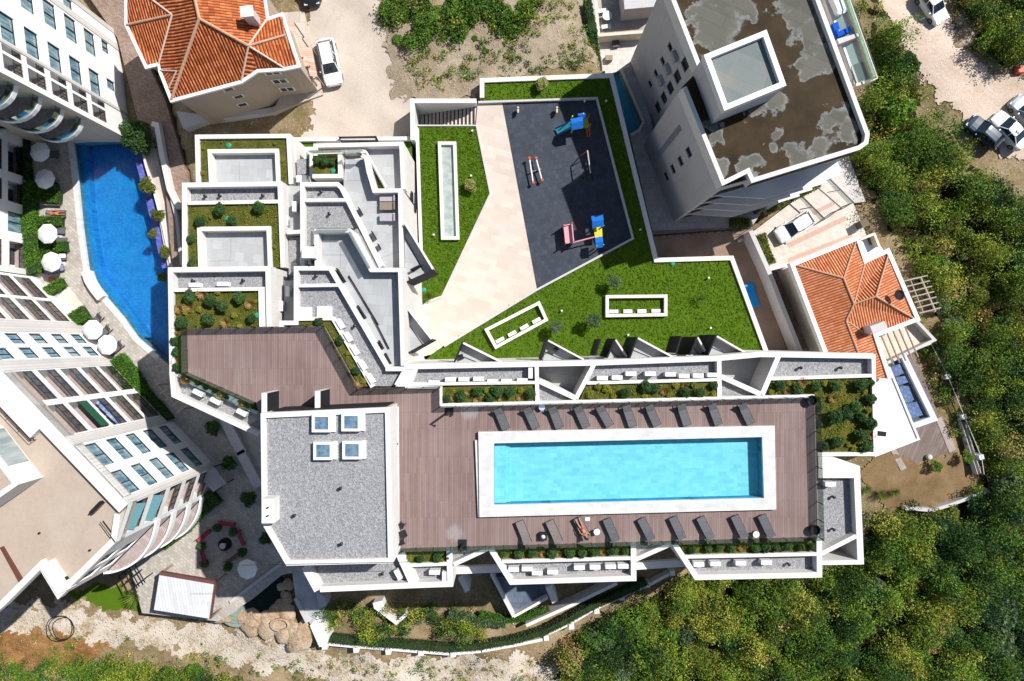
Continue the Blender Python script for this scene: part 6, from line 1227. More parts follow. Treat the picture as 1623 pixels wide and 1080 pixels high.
# ---------------------------------------------------------------- cars
CG = m_plain('car_glass', (.012, .02, .03), .05, .1, 1, 0, 0, .8); TYRE = m_plain('tyre_rubber', (.018, .018, .018), .9); RIM = m_plain('alloy_rim', (.35, .35, .36), .35, .05, 3, 0, .8); LAMP = m_plain('headlamp', (.6, .62, .65), .1); TAIL = m_plain('tail_lamp', (.35, .01, .01), .2)
def loft(sections, n=None):
    vs = []; fs = []; m = len(sections[0])
    for s in sections: vs += s
    for k in range(len(sections)-1): fs += [(k*m+i, k*m+i+1, (k+1)*m+i+1, (k+1)*m+i) for i in range(m-1)]
    fs += [tuple(range(m)), tuple((len(sections)-1)*m+i for i in range(m-1, -1, -1))]
    return MB().add(vs, fs)
def make_car(lab, paint, L=4.4, Wd=1.8, Ht=1.5, kind='hatch', group=None, roofm=None, mark=False):
    t = thing('parked_car', lab, 'car', group=group)
    h = Wd/2
    def sec(y, w, zb, zs, zt, tw):                                  # half-open cross section from left sill over the top to right sill
        return [(-w*.96, y, zb), (-w, y, zb+.2), (-w, y, zs-.08), (-tw-.0, y, zt-.04), (-tw*.6, y, zt), (0, y, zt+.015), (tw*.6, y, zt), (tw, y, zt-.04), (w, y, zs-.08), (w, y, zb+.2), (w*.96, y, zb)]
    a = L/2
    ys = [(-a, .72, .35, .62, .66, .66), (-a+.12, .88, .25, .72, .76, .78), (-a+.5, .98, .22, .84, .88, .85), (-a+1.1, 1.0, .2, .92, .97, .87), (-.2, 1.0, .2, .95, 1.0, .88), (a-1.0, 1.0, .2, .97, 1.02, .87), (a-.35, .97, .22, .97, 1.02, .84), (a-.08, .9, .28, .9, .98, .8), (a, .78, .35, .7, .75, .72)]
    b = loft([sec(y, w*h, zb, zs, zt, tw*h) for y, w, zb, zs, zt, tw in ys]).build('body', paint, t, smooth=False)
    wr = -a+1.15; ra = -a+1.85; re = a-.75 if kind != 'sedan' else a-1.55; rb = a-.25 if kind != 'sedan' else a-.75
    g = MB(); lo, hi = 1.0, Ht; bw, tw = .86*h, .70*h
    B = [(-bw, wr, lo), (bw, wr, lo), (bw, rb, lo), (-bw, rb, lo)]; Tp = [(-tw, ra, hi-.03), (tw, ra, hi-.03), (tw, re, hi-.03), (-tw, re, hi-.03)]
    g.add(B+Tp, [(0,1,5,4),(1,2,6,5),(2,3,7,6),(3,0,4,7),(4,5,6,7)]); g.build('window', CG, t)
    r = MB(); n = 7; vs = []
    for k in range(n):
        y = ra+(re-ra)*k/(n-1); zz = hi-.02+.05*sin(pi*(.15+.7*k/(n-1))); w = tw*(1.0 if 0 < k < n-1 else .95)
        vs += [(-w, y, zz-.05), (-w*.8, y, zz), (0, y, zz+.02), (w*.8, y, zz), (w, y, zz-.05)]
    r.add(vs, [(k*5+i, k*5+i+1, (k+1)*5+i+1, (k+1)*5+i) for k in range(n-1) for i in range(4)])
    for s in (-1, 1):                                                # pillars
        for (p0, p1) in (((bw*s, wr, lo), (tw*s, ra, hi-.03)), ((bw*s, rb, lo), (tw*s, re, hi-.03)), ((bw*1.01*s, (wr+rb)/2, lo), (tw*1.01*s, (ra+re)/2, hi-.03))): r.tube(p0, p1, .05, n=6)
    r.build('roof', roofm or paint, t)
    for s in (-1, 1):
        for y in (-a+.82, a-.8):
            w = MB().tube((s*(h-.17), y, .32), (s*(h+.01), y, .32), .32, n=18).build('wheel', TYRE, t); MB().tube((s*(h-.02), y, .32), (s*(h+.02), y, .32), .19, n=14).build('rim', RIM, w)
        MB().rbox((s*(h+.09), wr+.28, .98), (.2, .13, .14), .04).build('mirror', paint, t)
        MB().box((s*h*.66, -a+.16, .70), (.34, .22, .1)).build('headlight', LAMP, t); MB().box((s*h*.72, a-.07, .82), (.22, .12, .16)).build('tail_light', TAIL, t)
        if kind == 'estate': MB().tube((s*tw*.93, ra+.1, hi+.04), (s*tw*.93, re-.1, hi+.04), .025, n=6).build('roof_rail', METAL, t)
    MB().box((0, wr-.02, .985), (bw*1.5, .05, .02)).build('wiper', METAL, t)
    if mark: MB().box((0, .2, hi+.03), (.55, .14, .03), .5).box((.2, .45, hi+.03), (.2, .4, .03), .5).build('roof_mark', METAL, t)
    return t
WHC = m_car('white_car_paint', (.78, .79, .80)); BLC = m_car('black_car_paint', (.012, .014, .018)); NVC = m_car('dark_blue_car_paint', (.012, .03, .06)); GRC = m_car('silver_car_paint', (.35, .37, .39), .4)
def car_at(c, x, y, z, ang): c.location = P(x, y, z); c.rotation_euler = (0, 0, radians(ang))
G_ = 'parked cars'
c = make_car('white estate car with roof rails parked on the sandy lot beside the clay lean-to roofs', WHC, 4.75, 1.85, 1.62, 'estate', G_); car_at(c, 525, 103, PT(525, 103)[2]+.08, 12)
c = make_car('black car cut off by the top edge of the sandy lot', BLC, 4.4, 1.8, 1.5, 'hatch', G_); car_at(c, 493, -20, PT(493, 0)[2]+.08, 8)
c = make_car('small white hatchback alone at the top of the pink dirt road', WHC, 4.0, 1.75, 1.5, 'hatch', G_); car_at(c, 1472, 14, PT(1471, 10)[2]+.1, 33)
c = make_car('white hatchback parked in the villa driveway', WHC, 4.35, 1.8, 1.5, 'hatch', G_); car_at(c, 1256, 361, -4.99, 302)
c = make_car('dark blue hatchback at the left end of the three cars on the dirt road', NVC, 4.1, 1.75, 1.5, 'hatch', G_); car_at(c, 1553, 213, PT(1559, 212)[2]+.1, 228)
c = make_car('white car with a dark mark on its roof between a dark and a silver car', WHC, 4.5, 1.8, 1.5, 'sedan', G_, None, True); car_at(c, 1593, 210, PT(1597, 209)[2]+.1, 222)
c = make_car('silver car at the right edge beside the white car with the roof mark', GRC, 4.4, 1.8, 1.5, 'hatch', G_); car_at(c, 1622, 184, PT(1620, 190)[2]+.1, 222)
# ---------------------------------------------------------------- plants: many small leaf faces spread through each crown
def leaf_arrays(cent, size, rng, up=.55, asp=.6):
    n = len(cent); nr = rng.normal(size=(n, 3)); nr[:, 2] = np.abs(nr[:, 2])+up; nr /= np.linalg.norm(nr, axis=1)[:, None]
    a = np.cross(nr, rng.normal(size=(n, 3))); a /= np.linalg.norm(a, axis=1)[:, None]; b = np.cross(nr, a)
    s = size[:, None]*.5; v = np.stack([cent-a*s, cent-b*s*asp, cent+a*s, cent+b*s*asp], 1)
    return v.reshape(-1, 3)
def np_mesh(name, V, mat, tint=None, extra=None):
    n = len(V)//4; me = bpy.data.meshes.new(name); me.vertices.add(len(V)); me.vertices.foreach_set('co', V.ravel().astype(np.float32))
    me.loops.add(4*n); me.loops.foreach_set('vertex_index', np.arange(4*n, dtype=np.int32)); me.polygons.add(n)
    me.polygons.foreach_set('loop_start', np.arange(0, 4*n, 4, dtype=np.int32)); me.polygons.foreach_set('loop_total', np.full(n, 4, np.int32))
    if tint is not None:
        at = me.color_attributes.new('tint', 'FLOAT_COLOR', 'POINT'); c = np.ones((len(V), 4), np.float32); c[:, :3] = np.repeat(tint, 4, 0); at.data.foreach_set('color', c.ravel())
    me.materials.append(mat); me.update(); me.validate(); return me
def blob_pts(rng, blobs, n):
    B = np.array(blobs, float); w = B[:, 3]*B[:, 4]; k = rng.choice(len(B), n, p=w/w.sum()); d = rng.normal(size=(n, 3)); d[:, 2] = np.where(d[:, 2] < -.35, -d[:, 2], d[:, 2]); d /= np.linalg.norm(d, axis=1)[:, None]
    r = 1-.42*rng.random(n)**1.6; r *= 1+.13*np.sin(5*d[:, 0]+k)+.12*np.sin(6*d[:, 1]+2*k)
    return B[k, :3]+d*B[k, 3:]*r[:, None]
def crown_mesh(name, rng, R, Hh, mat, n, leaf, lobes=6, z0=None):
    bl = [(0, 0, Hh*.5, R*.72, R*.72, Hh*.5)]
    for i in range(lobes):
        a = 2*pi*i/lobes+rng.uniform(-.4, .4); q = R*rng.uniform(.35, .62); s = R*rng.uniform(.32, .5); bl.append((q*cos(a), q*sin(a), Hh*rng.uniform(.35, .72), s, s, min(s, Hh*.42)))
    p = blob_pts(rng, bl, n); p[:, 2] = np.maximum(p[:, 2], .03)
    return np_mesh(name, leaf_arrays(p, leaf*rng.uniform(.6, 1.35, n), rng), mat)
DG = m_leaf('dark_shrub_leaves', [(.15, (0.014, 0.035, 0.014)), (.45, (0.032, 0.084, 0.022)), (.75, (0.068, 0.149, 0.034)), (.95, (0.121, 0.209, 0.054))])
YG = m_leaf('yellow_shrub_leaves', [(.15, (.09, .12, .010)), (.5, (.22, .24, .018)), (.85, (.42, .40, .03))]); OC = m_leaf('ochre_grass', [(.15, (.18, .10, .03)), (.5, (.38, .23, .08)), (.85, (.55, .38, .16))], .3)
MG = m_leaf('hedge_leaves', [(.15, (0.024, 0.074, 0.007)), (.45, (0.054, 0.155, 0.011)), (.75, (0.101, 0.236, 0.019)), (.95, (0.162, 0.311, 0.041))], .2); GG = m_leaf('grey_green_leaves', [(.15, (0.036, 0.063, 0.032)), (.45, (0.082, 0.136, 0.063)), (.75, (0.146, 0.219, 0.100)), (.95, (0.238, 0.311, 0.163))])
OL = m_leaf('olive_leaves', [(.15, (0.041, 0.054, 0.008)), (.45, (0.101, 0.128, 0.014)), (.75, (0.176, 0.203, 0.024)), (.95, (0.270, 0.270, 0.054))]); BG = m_leaf('bright_leaves', [(.15, (0.034, 0.081, 0.008)), (.45, (0.081, 0.176, 0.014)), (.75, (0.149, 0.270, 0.027)), (.95, (0.243, 0.365, 0.068))])
PAL2 = m_leaf('variegated_leaves', [(.15, (.10, .12, .02)), (.5, (.32, .32, .09)), (.85, (.55, .52, .22))])
BARK = m_plain('bark', (.10, .075, .05), .9, .3, 8, .6)
rg = np.random.default_rng(11)
def plant(kind, me_list, cat, stem=True, stem_h=.5):
    out = []
    for me in me_list:
        t = thing(kind, None, cat); o = bpy.data.objects.new('crown' if 'tree' in kind or stem_h > .8 else 'foliage', me); C.objects.link(o); o.parent = t
        if stem:
            m = MB(); m.tube((0, 0, -.1), (.04, .02, stem_h), .07, .05, 7)
            for a in (0, 2.1, 4.2): m.tube((.02, .01, stem_h*.55), (.35*cos(a), .35*sin(a), stem_h*1.1), .04, .02, 5)
            m.build('trunk' if 'tree' in kind or stem_h > .8 else 'stem', BARK, t)
        out.append(t)
    return out
SHR = plant('rounded_shrub', [crown_mesh('shrub_foliage', rg, .66, 1.05, DG, 1500, .13) for _ in range(3)], 'shrub')
YEL_ = plant('yellow_shrub', [crown_mesh('yellow_foliage', rg, .45, .55, YG, 620, .11) for _ in range(2)], 'shrub')
def tuft_mesh(name, rng, R, Hh, mat, n):
    V = []
    for _ in range(n):
        a = rng.uniform(0, 2*pi); q = R*.25*rng.random(); e = R*rng.uniform(.5, 1.0); b = a+rng.uniform(-.4, .4); h = Hh*rng.uniform(.4, 1); w = .022
        p0 = np.array([q*cos(a), q*sin(a), 0]); p1 = np.array([e*cos(b), e*sin(b), h]); s = np.array([-sin(b), cos(b), 0])*w
        V += [p0-s, p0+s, p1+s*.6, p1-s*.6]
    return np_mesh(name, np.array(V), mat)
TUF = plant('grass_tuft', [tuft_mesh('tuft_blades', rg, .55, .5, OC, 260) for _ in range(2)], 'ornamental grass', False)
cnt = {}
def put(protos, L, lab, group, R0, scale_px=None, words=('leftmost', 'rightmost')):
    for k, (x, y, z, *r) in enumerate(L):
        p = P(x, y, z); s = (M(r[0], z)/R0) if r else 1.0
        name = lab % (words[0] if k == 0 else words[1] if k == len(L)-1 else ORD[k]) if '%s' in lab else lab
        if k in (0, len(L)-1): name = name.replace(' from the left', '')
        place(protos[k % len(protos)], USED, p, (k*2.399) % 6.28, name, group, (s*(.93+.14*((k*37) % 10)/10), s*(.93+.14*((k*53) % 10)/10), s*(.9+.2*((k*71) % 10)/10)))
zb, zm, zt = 6.45, 9.25, 12.0
put(SHR, [(320,352,zm,10),(351,334,zm,11),(371,352,zm,9),(413,330,zm,11)], '%s rounded dark shrub in the L shaped bed of the middle roof terrace', 'rounded shrubs in the roof beds', .66)
put(SHR, [(305,380,zm,8),(305,419,zm,7)], '%s shrub down the narrow left arm of the middle roof bed', 'rounded shrubs in the roof beds', .66, None, ('upper', 'lower'))
put(SHR, [(292,511,zt,12),(304,471,zt,12),(334,507,zt,12),(336,477,zt,11),(356,486,zt,11.5),(384,473,zt,11.5),(401,505,zt,9)], '%s rounded dark shrub from the left in the big bed above the wooden deck', 'rounded shrubs in the roof beds', .66)
put(SHR, [(280,541,zt,9),(281,559,zt,8),(284,583,zt,9)], '%s shrub down the strip along the left edge of the wooden deck', 'rounded shrubs in the roof beds', .66, None, ('topmost', 'lowest'))
put(SHR, [(316,606,zt,6),(329,612,zt,6.5),(343,619,zt,6),(362,629,zt,5.5),(396,643,zt,7)], '%s small shrub in the slanted strip along the lower left deck edge', 'rounded shrubs in the roof beds', .66)
put(SHR, [(708,632,zt,9),(730.6,628,zt,10),(757,621,zt,10),(777,630,zt,9),(788,620,zt,11.5),(809,621,zt,11),(839.6,623,zt,10)], '%s rounded dark shrub in the planter nearest the penthouse', 'rounded shrubs in the roof beds', .66)
put(SHR, [(990,622,zt,11),(1021.7,613,zt,11),(1036,616,zt,10),(1083.6,622,zt,10),(1106,623,zt,9.5),(1130,611,zt,8)], '%s rounded dark shrub in the planter above the middle of the long pool', 'rounded shrubs in the roof beds', .66)
put(SHR, [(1233.7,610,zt,11),(1259.6,617,zt,10),(1289,613,zt,10.5),(1319,611,zt,10),(1358.7,609.5,zt,12),(1378,607,zt,7)], '%s rounded dark shrub along the upper edge of the large right hand bed', 'rounded shrubs in the roof beds', .66)
put(SHR, [(1318,659,zt,16),(1337,655,zt,12),(1351,645,zt,12),(1360,660,zt,9.5),(1375,632,zt,10),(1375,671,zt,12.5),(1360,689,zt,12),(1369,707,zt,11)], '%s rounded dark shrub from the left in the open part of the right hand bed', 'rounded shrubs in the roof beds', .66)
put(SHR, [(1297,646,zt,7),(1297,672,zt,6),(1322,700,zt,12),(1303,706,zt,9)], '%s loose shrub beside the glass at the left of the right hand bed', 'rounded shrubs in the roof beds', .66)
put(SHR, [(798,876,zt,7),(821,876,zt,9.5),(843,876,zt,8.5),(874,875,zt,9.5),(902,875,zt,9.5),(923,875,zt,9),(940,872,zt,9.5),(971,870,zt,9.5),(991,871,zt,7)], '%s round shrub in the planter below the sunbathing woman', 'rounded shrubs in the roof beds', .66)
put(SHR, [(1095,870,zt,8),(1120,868,zt,8),(1138,867,zt,8),(1157,868,zt,7),(1195,868,zt,8.5),(1212,866.6,zt,9),(1228,867,zt,7.5),(1245,864,zt,9),(1268,865.5,zt,7.5),(1284,865,zt,7.5)], '%s round shrub in the planter at the lower right end of the deck', 'rounded shrubs in the roof beds', .66)
put(SHR, [(667,884,zt,8),(693,882,zt,9)], '%s dark shrub in the short planter at the lower right corner of the penthouse', 'rounded shrubs in the roof beds', .66)
put(SHR, [(626,672,12.5,5),(626.5,703,12.5,6),(626.5,722,12.5,6),(627.5,802,12.5,6),(628,842,12.5,5)], '%s small shrub in the thin strip along the right wall of the penthouse', 'rounded shrubs in the roof beds', .66, None, ('topmost', 'lowest'))
put(SHR, [(507,510,12.1,8.5),(540,540,12.1,8),(566,588,12.1,8)], '%s green shrub down the narrow diagonal planter', 'rounded shrubs in the roof beds', .66, None, ('topmost', 'lowest'))
put(SHR, [(503,256,8.4,8),(516,257,8.4,9),(527,259,8.4,7)], '%s leafy shrub in the small square planter of the stepped terraces', 'rounded shrubs in the roof beds', .66)
put(YEL_, [(335,345,zm,4),(436,392,zm,4),(323,236,zb,3),(436,228,zb,3.5),(449,255,zb,3.5),(322,275,zb,4)], 'small yellow green plant, %s of those in the two upper terrace beds', 'yellow shrubs in the roof beds', .45)
put(YEL_, [(295,495,zt,6),(318,492,zt,6),(346,464,zt,5),(372,500,zt,6),(318,515,zt,6),(382,518,zt,6),(406,478,zt,4)], '%s yellow plant in the big bed above the wooden deck', 'yellow shrubs in the roof beds', .45)
put(YEL_, [(771,619,zt,6),(826,620,zt,6)], '%s yellow plant in the planter nearest the penthouse', 'yellow shrubs in the roof beds', .45, None, ('left', 'right'))
put(YEL_, [(934,626,zt,8),(947,613,zt,7),(961,616,zt,8),(971,627,zt,6),(1021,628,zt,6),(1060,626,zt,6.5),(1071,611,zt,6),(1099,610,zt,6),(1130,625,zt,5.5)], '%s yellow green plant in the planter above the middle of the long pool', 'yellow shrubs in the roof beds', .45)
put(YEL_, [(1305,607.6,zt,6),(1248,607,zt,5),(1352,711,zt,6),(1343,705,zt,5),(1369,620,zt,5),(1221,621,zt,6),(1375,650,zt,6)], '%s bright yellow plant in the large right hand bed', 'yellow shrubs in the roof beds', .45)
put(YEL_, [(649,884,zt,7),(700,888,zt,5),(576,604,12.1,5),(552,560,12.1,5)], '%s yellow plant in the planters around the penthouse corner', 'yellow shrubs in the roof beds', .45)
put(TUF, [(284,490,zt,9),(322,467,zt,10),(301,487,zt,10),(358,512,zt,9),(398,483,zt,9),(328,500,zt,7),(281,524,zt,8),(280,573,zt,9),(297,600,zt,10),(352,626,zt,8),(385,641,zt,7)], 'ochre grass tuft, %s of those round the upper left end of the wooden deck', 'ochre grass tufts', .55)
put(TUF, [(717,630,zt,7),(742,622,zt,6),(757,634,zt,7),(795,634,zt,7),(825,630,zt,7),(1053,620,zt,8),(1084,612,zt,6),(1270,606,zt,9),(1246,620,zt,7),(1318,631,zt,8),(1379,689,zt,9),(571,607,12.1,8),(860,878,zt,6),(885,878,zt,6),(955,875,zt,6),(1175,868,zt,7)], 'ochre grass tuft, %s from the left in the planters bordering the pool deck', 'ochre grass tufts', .55)
# low cover in the planted beds
def cover(name, polys, dens, leaf, mat_stops, lab, h=.22, seed=1):
    rng = np.random.default_rng(seed); pts = []
    for poly, z in polys:
        w = XY(poly, z); A = abs(area(w)); n = int(A*dens); x0 = min(p[0] for p in w); x1 = max(p[0] for p in w); y0 = min(p[1] for p in w); y1 = max(p[1] for p in w); c = 0
        while c < n:
            x, y = rng.uniform(x0, x1), rng.uniform(y0, y1)
            if inside(x, y, w):
                c += 1
                if n2(x, y, 1.6) > -.35: pts.append((x, y, z+h*rng.random()*(.4+.6*max(0, n2(x, y, 2.2)))))
            else: c += .05
    pts = np.array(pts); me = np_mesh(name, leaf_arrays(pts, leaf*rng.uniform(.5, 1.4, len(pts)), rng), m_leaf(name+'_leaves', mat_stops))
    o = bpy.data.objects.new(name, me); C.objects.link(o); return tag(o, lab, 'ground cover', None, 'stuff')
BEDS = [([(297,326),(441,323),(444,424),(431,424),(429,358),(312,359),(314,424),(298,424)],zm),([(275,464),(410,462),(411,517),(297,520),(298,590),(410,644),(404,649),(300,604),(282,590),(277,560)],zt),([(701,616),(848,612),(848,637),(701,641)],12.05),([(930,611),(1136,606),(1136,630),(922,634)],12.05),([(1221,604),(1380,600),(1385,716),(1295,719),(1292,625),(1214,627)],zt),
        ([(782,868),(1001,862),(1001,883),(796,888)],zt),([(1075,860),(1294,855),(1295,876),(1089,881)],zt),([(642,874),(708,871),(708,891),(648,895)],zt),([(474,508),(524,508),(582,612),(571,612),(518,518),(474,515)],12.1)]
cover('ground_cover', BEDS, 150, .12, [(.15, (.04, .065, .008)), (.4, (.10, .15, .014)), (.65, (.20, .22, .022)), (.9, (.36, .24, .06))], 'low olive and ochre planting covering the soil of the roof beds', .25, 3)
cover('sparse_cover', [([(317,221),(454,219),(457,290),(445,290),(441,236),(329,237),(331,290),(318,290)],zb)], 35, .13, [(.15, (.02, .05, .01)), (.5, (.06, .11, .015)), (.9, (.16, .15, .04))], 'sparse green planting in the topmost roof bed', .22, 5)
# ---------------------------------------------------------------- garden level plants
VAR = plant('variegated_bush', [crown_mesh('variegated_foliage', rg, .75, 1.25, PAL2, 1500, .14)], 'bush')
for x, y, r, lab in ((858,137,12,'pale yellow round bush on the lawn strip above the playground'), (746,297,12,'pale yellow round bush on the smaller lawn beside the long skylight')): place(VAR[0], USED, P(x, y, 0), x, lab, 'pale round bushes', M(r, 1)/.75)
def tree_protos(kind, mat, n, cat='tree', R=1.0, Hh=1.4, leaf=.15, num=1400, trunk=1.0):
    out = []
    for i in range(n):
        me = crown_mesh(kind+'_crown', rg, R, Hh, mat, num, leaf); V = np.empty(len(me.vertices)*3); me.vertices.foreach_get('co', V); V = V.reshape(-1, 3); V[:, 2] += trunk*.8; me.vertices.foreach_set('co', V.ravel()); me.update()
        out += plant(kind, [me], cat, True, trunk+.2)
    return out
SAP = tree_protos('young_tree', GG, 2, 'tree', .85, 1.3, .15, 950, 1.0)
for k, (x, y, r, lab) in enumerate(((971,448,13,'young dark tree on the lawn above the straight light well'), (938,509,14,'young dark tree right of its twin at the tilted light well'), (880,519,13,'young dark tree close to the right end of the tilted light well'))): place(SAP[k % 2], USED, P(x, y, 0), k*2, lab, 'young trees on the main lawn', M(r, 1)/.85)
SPA = plant('sapling', [crown_mesh('sapling_leaves', rg, .9, .9, MG, 150, .13)], 'sapling', True, .9); place(SPA[0], USED, P(1108,474,0), 0, 'sparse thin sapling in the right part of the main lawn')
PALM = plant('fan_palm', [tuft_mesh('palm_fronds', rg, 1.0, .9, m_leaf('palm_leaves', [(.2, (.04, .09, .01)), (.6, (.12, .2, .02)), (.9, (.25, .3, .05))]), 150)], 'palm', True, .3)
for o in PALM: o.children[0].data.vertices.foreach_set('co', (np.array([v.co[:] for v in o.children[0].data.vertices])).ravel())
for k, (x, y, z, r, lab) in enumerate(((678,471,0,9,'small yellow palm in the bottom tip of the smaller lawn'), (1396,783,-6,11,'dark palm at the left of the villa garden'), (1416,780,-6,9,'bright green palm in the villa garden beside the dark one'), (1373,776,-6,9,'yellow green palm against the corner of the block in the villa garden'), (213,945,-4,16,'feathery palm at the right end of the lower left hotel lawn'), (540,960,-6,12,'dark green fan palm in the shaded garden below the penthouse'))): place(PALM[0], USED, P(x, y, z), k, lab, 'palms', M(r, z)/1.0)
TR = plant('leafy_tree', [crown_mesh('leafy_crown', rg, 1.9, 2.4, DG, 2600, .26, 8)], 'tree', True, 1.4); place(TR[0], USED, (-38.6, 21.0, -3.8), 0, 'leafy tree at the top end of the blue free-form pool', None, 1.0)
PSH = plant('poolside_shrub', [crown_mesh('poolside_foliage', rg, .85, 1.1, OL, 900, .17)], 'shrub')
for k, (x, y, r) in enumerate(((235,238,11),(238,297,15),(254,343,12),(246,372,9),(266,400,11),(262,440,10))): place(PSH[0], USED, P(x, y, -3.6), k, '%s olive shrub down the right bank of the blue free-form pool' % ('topmost' if k == 0 else 'lowest' if k == 5 else ORD[k]), 'shrubs along the pool bank', M(r, -3)/.85)
def hedge(pts, w, z, h, lab, mat=MG, leaf=.15, dens=130, group='clipped hedges', cat='hedge'):
    t = thing('hedge', lab, cat, P(*pts[0], z), group=group, flat=True); c = XY(pts, z+h); rng = np.random.default_rng(int(pts[0][0]*7)); P_ = []
    W_ = M(w, z+h)
    for a, b in zip(c, c[1:]):
        l = hypot(b[0]-a[0], b[1]-a[1]); d = ((b[0]-a[0])/l, (b[1]-a[1])/l); n = int((l+W_)*(W_+2*h)*dens); s = rng.uniform(-.12, l+.12, n); o = rng.uniform(-.5, .5, n)*W_; zz = z+h+rng.normal(0, .05, n)+.08*np.sin(s*1.7)+.05*np.sin(s*4.1+o*3)
        sd = rng.random(n) < 2*h/(W_+2*h); o = np.where(sd, np.sign(o)*W_*.5+rng.normal(0, .05, n), o); zz = np.where(sd, z+h*rng.random(n), zz)
        P_.append(np.stack([a[0]+d[0]*s-d[1]*o, a[1]+d[1]*s+d[0]*o, zz], 1))
    P_ = np.concatenate(P_); o = bpy.data.objects.new('foliage', np_mesh('hedge_foliage', leaf_arrays(P_, leaf*rng.uniform(.6, 1.4, len(P_)), rng, .3), mat)); C.objects.link(o); o.parent = t; o.location = [-v for v in t.location]
    MB().wall(c, W_*.9, z, z+h-.06).build('inner_fill', m_plain('hedge_inside', (.02, .04, .008), .9, .3, 5) if 'hedge_inside' not in bpy.data.materials else bpy.data.materials['hedge_inside'], t); return t  # solid dark block filling the hedge behind its leaves
hedge([(30,212),(36,285)], 17, -4, .9, 'upper shaded end of the long hedge at the left edge, leaves darkened for shade', DG); hedge([(39,288),(41,340),(47,385),(52,432)], 21, -4, 1.0, 'long sunlit clipped hedge at the left edge beside the row of parasols')  # the shaded end gets darker leaves, its shade put into their colour
for x0, y0, x1, y1, w, lab in ((62,297,86,293,13,'small bush hedge right under the second parasol'), (58,310,92,312,17,'upper of the three short planter hedges beside the free-form pool'), (60,350,95,351,14,'middle of the three short planter hedges beside the free-form pool'), (66,394,102,390,15,'lowest of the three short planter hedges beside the free-form pool'), (72,462,97,447,14,'slanted short hedge above the cream boards'), (110,510,134,495,22,'rounded hedge at the lower end of the cream boards')): hedge([(x0, y0), (x1, y1)], w, -4, .8, lab)
hedge([(178,570),(202,600),(221,632)], 27, -4, 1.3, 'thick bright hedge against the hotel above the shaded hedge'); hedge([(226,636),(243,652),(258,672)], 26, -4, 1.1, 'dark hedge in the shade below the thick bright hedge', DG)  # shade on the lower hedge is put into its leaf colour
hedge([(254,864),(290,838),(312,812)], 18, -4, 1.0, 'curved bright hedge under the bowed hotel balconies'); hedge([(318,806),(332,794),(340,788)], 22, -4, 1.0, 'shaded end of the curved hedge by the ring of red benches', DG)  # second piece is the same hedge with shade painted into its leaves
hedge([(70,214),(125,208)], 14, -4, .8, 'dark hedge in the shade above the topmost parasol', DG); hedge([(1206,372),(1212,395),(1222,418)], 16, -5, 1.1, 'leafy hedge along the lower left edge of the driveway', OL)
hedge([(1196,330),(1216,316)], 18, -5, .9, 'grey green bushes at the upper left corner of the driveway', GG); hedge([(1160,352),(1188,352)], 12, -5, .9, 'bushy hedge above the corner of the brown yard', OL); hedge([(1218,335),(1300,293)], 6, -5, .4, 'thin low hedge strip along the upper side of the driveway', OL)
hedge([(931,0),(940,50),(948,110)], 12, -2.5, .8, 'dark climbing shrubs on the wall left of the shaded patio', DG)
hedge([(518,1014),(560,1019),(610,1022),(660,1026),(712,1030),(760,1027),(812,1018),(862,1004),(900,985),(944,961),(985,943),(1025,924)], 9, -6.4, 1.3, 'long dark artificial hedge inside the curving garden fence', m_leaf('artificial_hedge', [(.2, (.018, .032, .012)), (.55, (.045, .07, .03)), (.9, (.09, .12, .06))]), .12, 110)
hedge([(760,975),(800,984),(830,980),(870,966)], 9, -6, .6, 'low bright hedge at the foot of the sunken blue terrace'); hedge([(712,975),(745,985),(800,990)], 12, -6.2, .8, 'grey green clipped bank below the shaded garden', GG)
SQ = plant('courtyard_shrub', [crown_mesh('courtyard_foliage', rg, 1.0, 1.5, DG, 1300, .18)], 'shrub', True, .5)
for k, (x, y, r, lab) in enumerate(((343,676,15,'dark shaded shrub nearest the slanted deck corner'), (367,732,15,'dark shaded shrub halfway down the path left of the penthouse'), (398,788,16,'dark shaded shrub left of the penthouse chimney'), (424,852,12,'dark shaded shrub at the lower left corner of the penthouse'))): place(SQ[0], USED, P(x, y, -4), k, lab, 'shaded courtyard shrubs', M(r, -3)/1.0)
PSQ = plant('potted_shrub', [crown_mesh('potted_foliage', rg, .45, .7, DG, 420, .12)], 'potted shrub', False); MB().lathe((0, 0, 0), [(.22, 0), (.3, .35), (.27, .37)], 14).build('pot', DARK, PSQ[0])
for k, (x, y) in enumerate(((348,834),(372,840),(322,864),(327,892),(365,897),(388,873))): place(PSQ[0], USED, P(x, y, -4), k, 'small potted shrub at the %s of the ring of red benches' % ('upper left','upper right','left','lower left','lower right','right')[k], 'potted shrubs round the fountain', 1.25)
BALL = plant('ball_tree', [crown_mesh('ball_crown', rg, .75, 1.3, BG, 1100, .13)], 'tree', True, .9)
for x, y, lab in ((1478,737,'small round tree casting a black round shadow beside the dark villa deck'), (1528,723,'small round tree at the right corner of the villa garden by the slatted fence')): place(BALL[0], USED, P(x, y, -5.9), x, lab, 'round trees of the villa garden')
SG = drape('hotel_lawn', [(105,940),(150,930),(190,928),(225,955),(222,970),(150,960)], GRASS_B, .1, .25, .35)
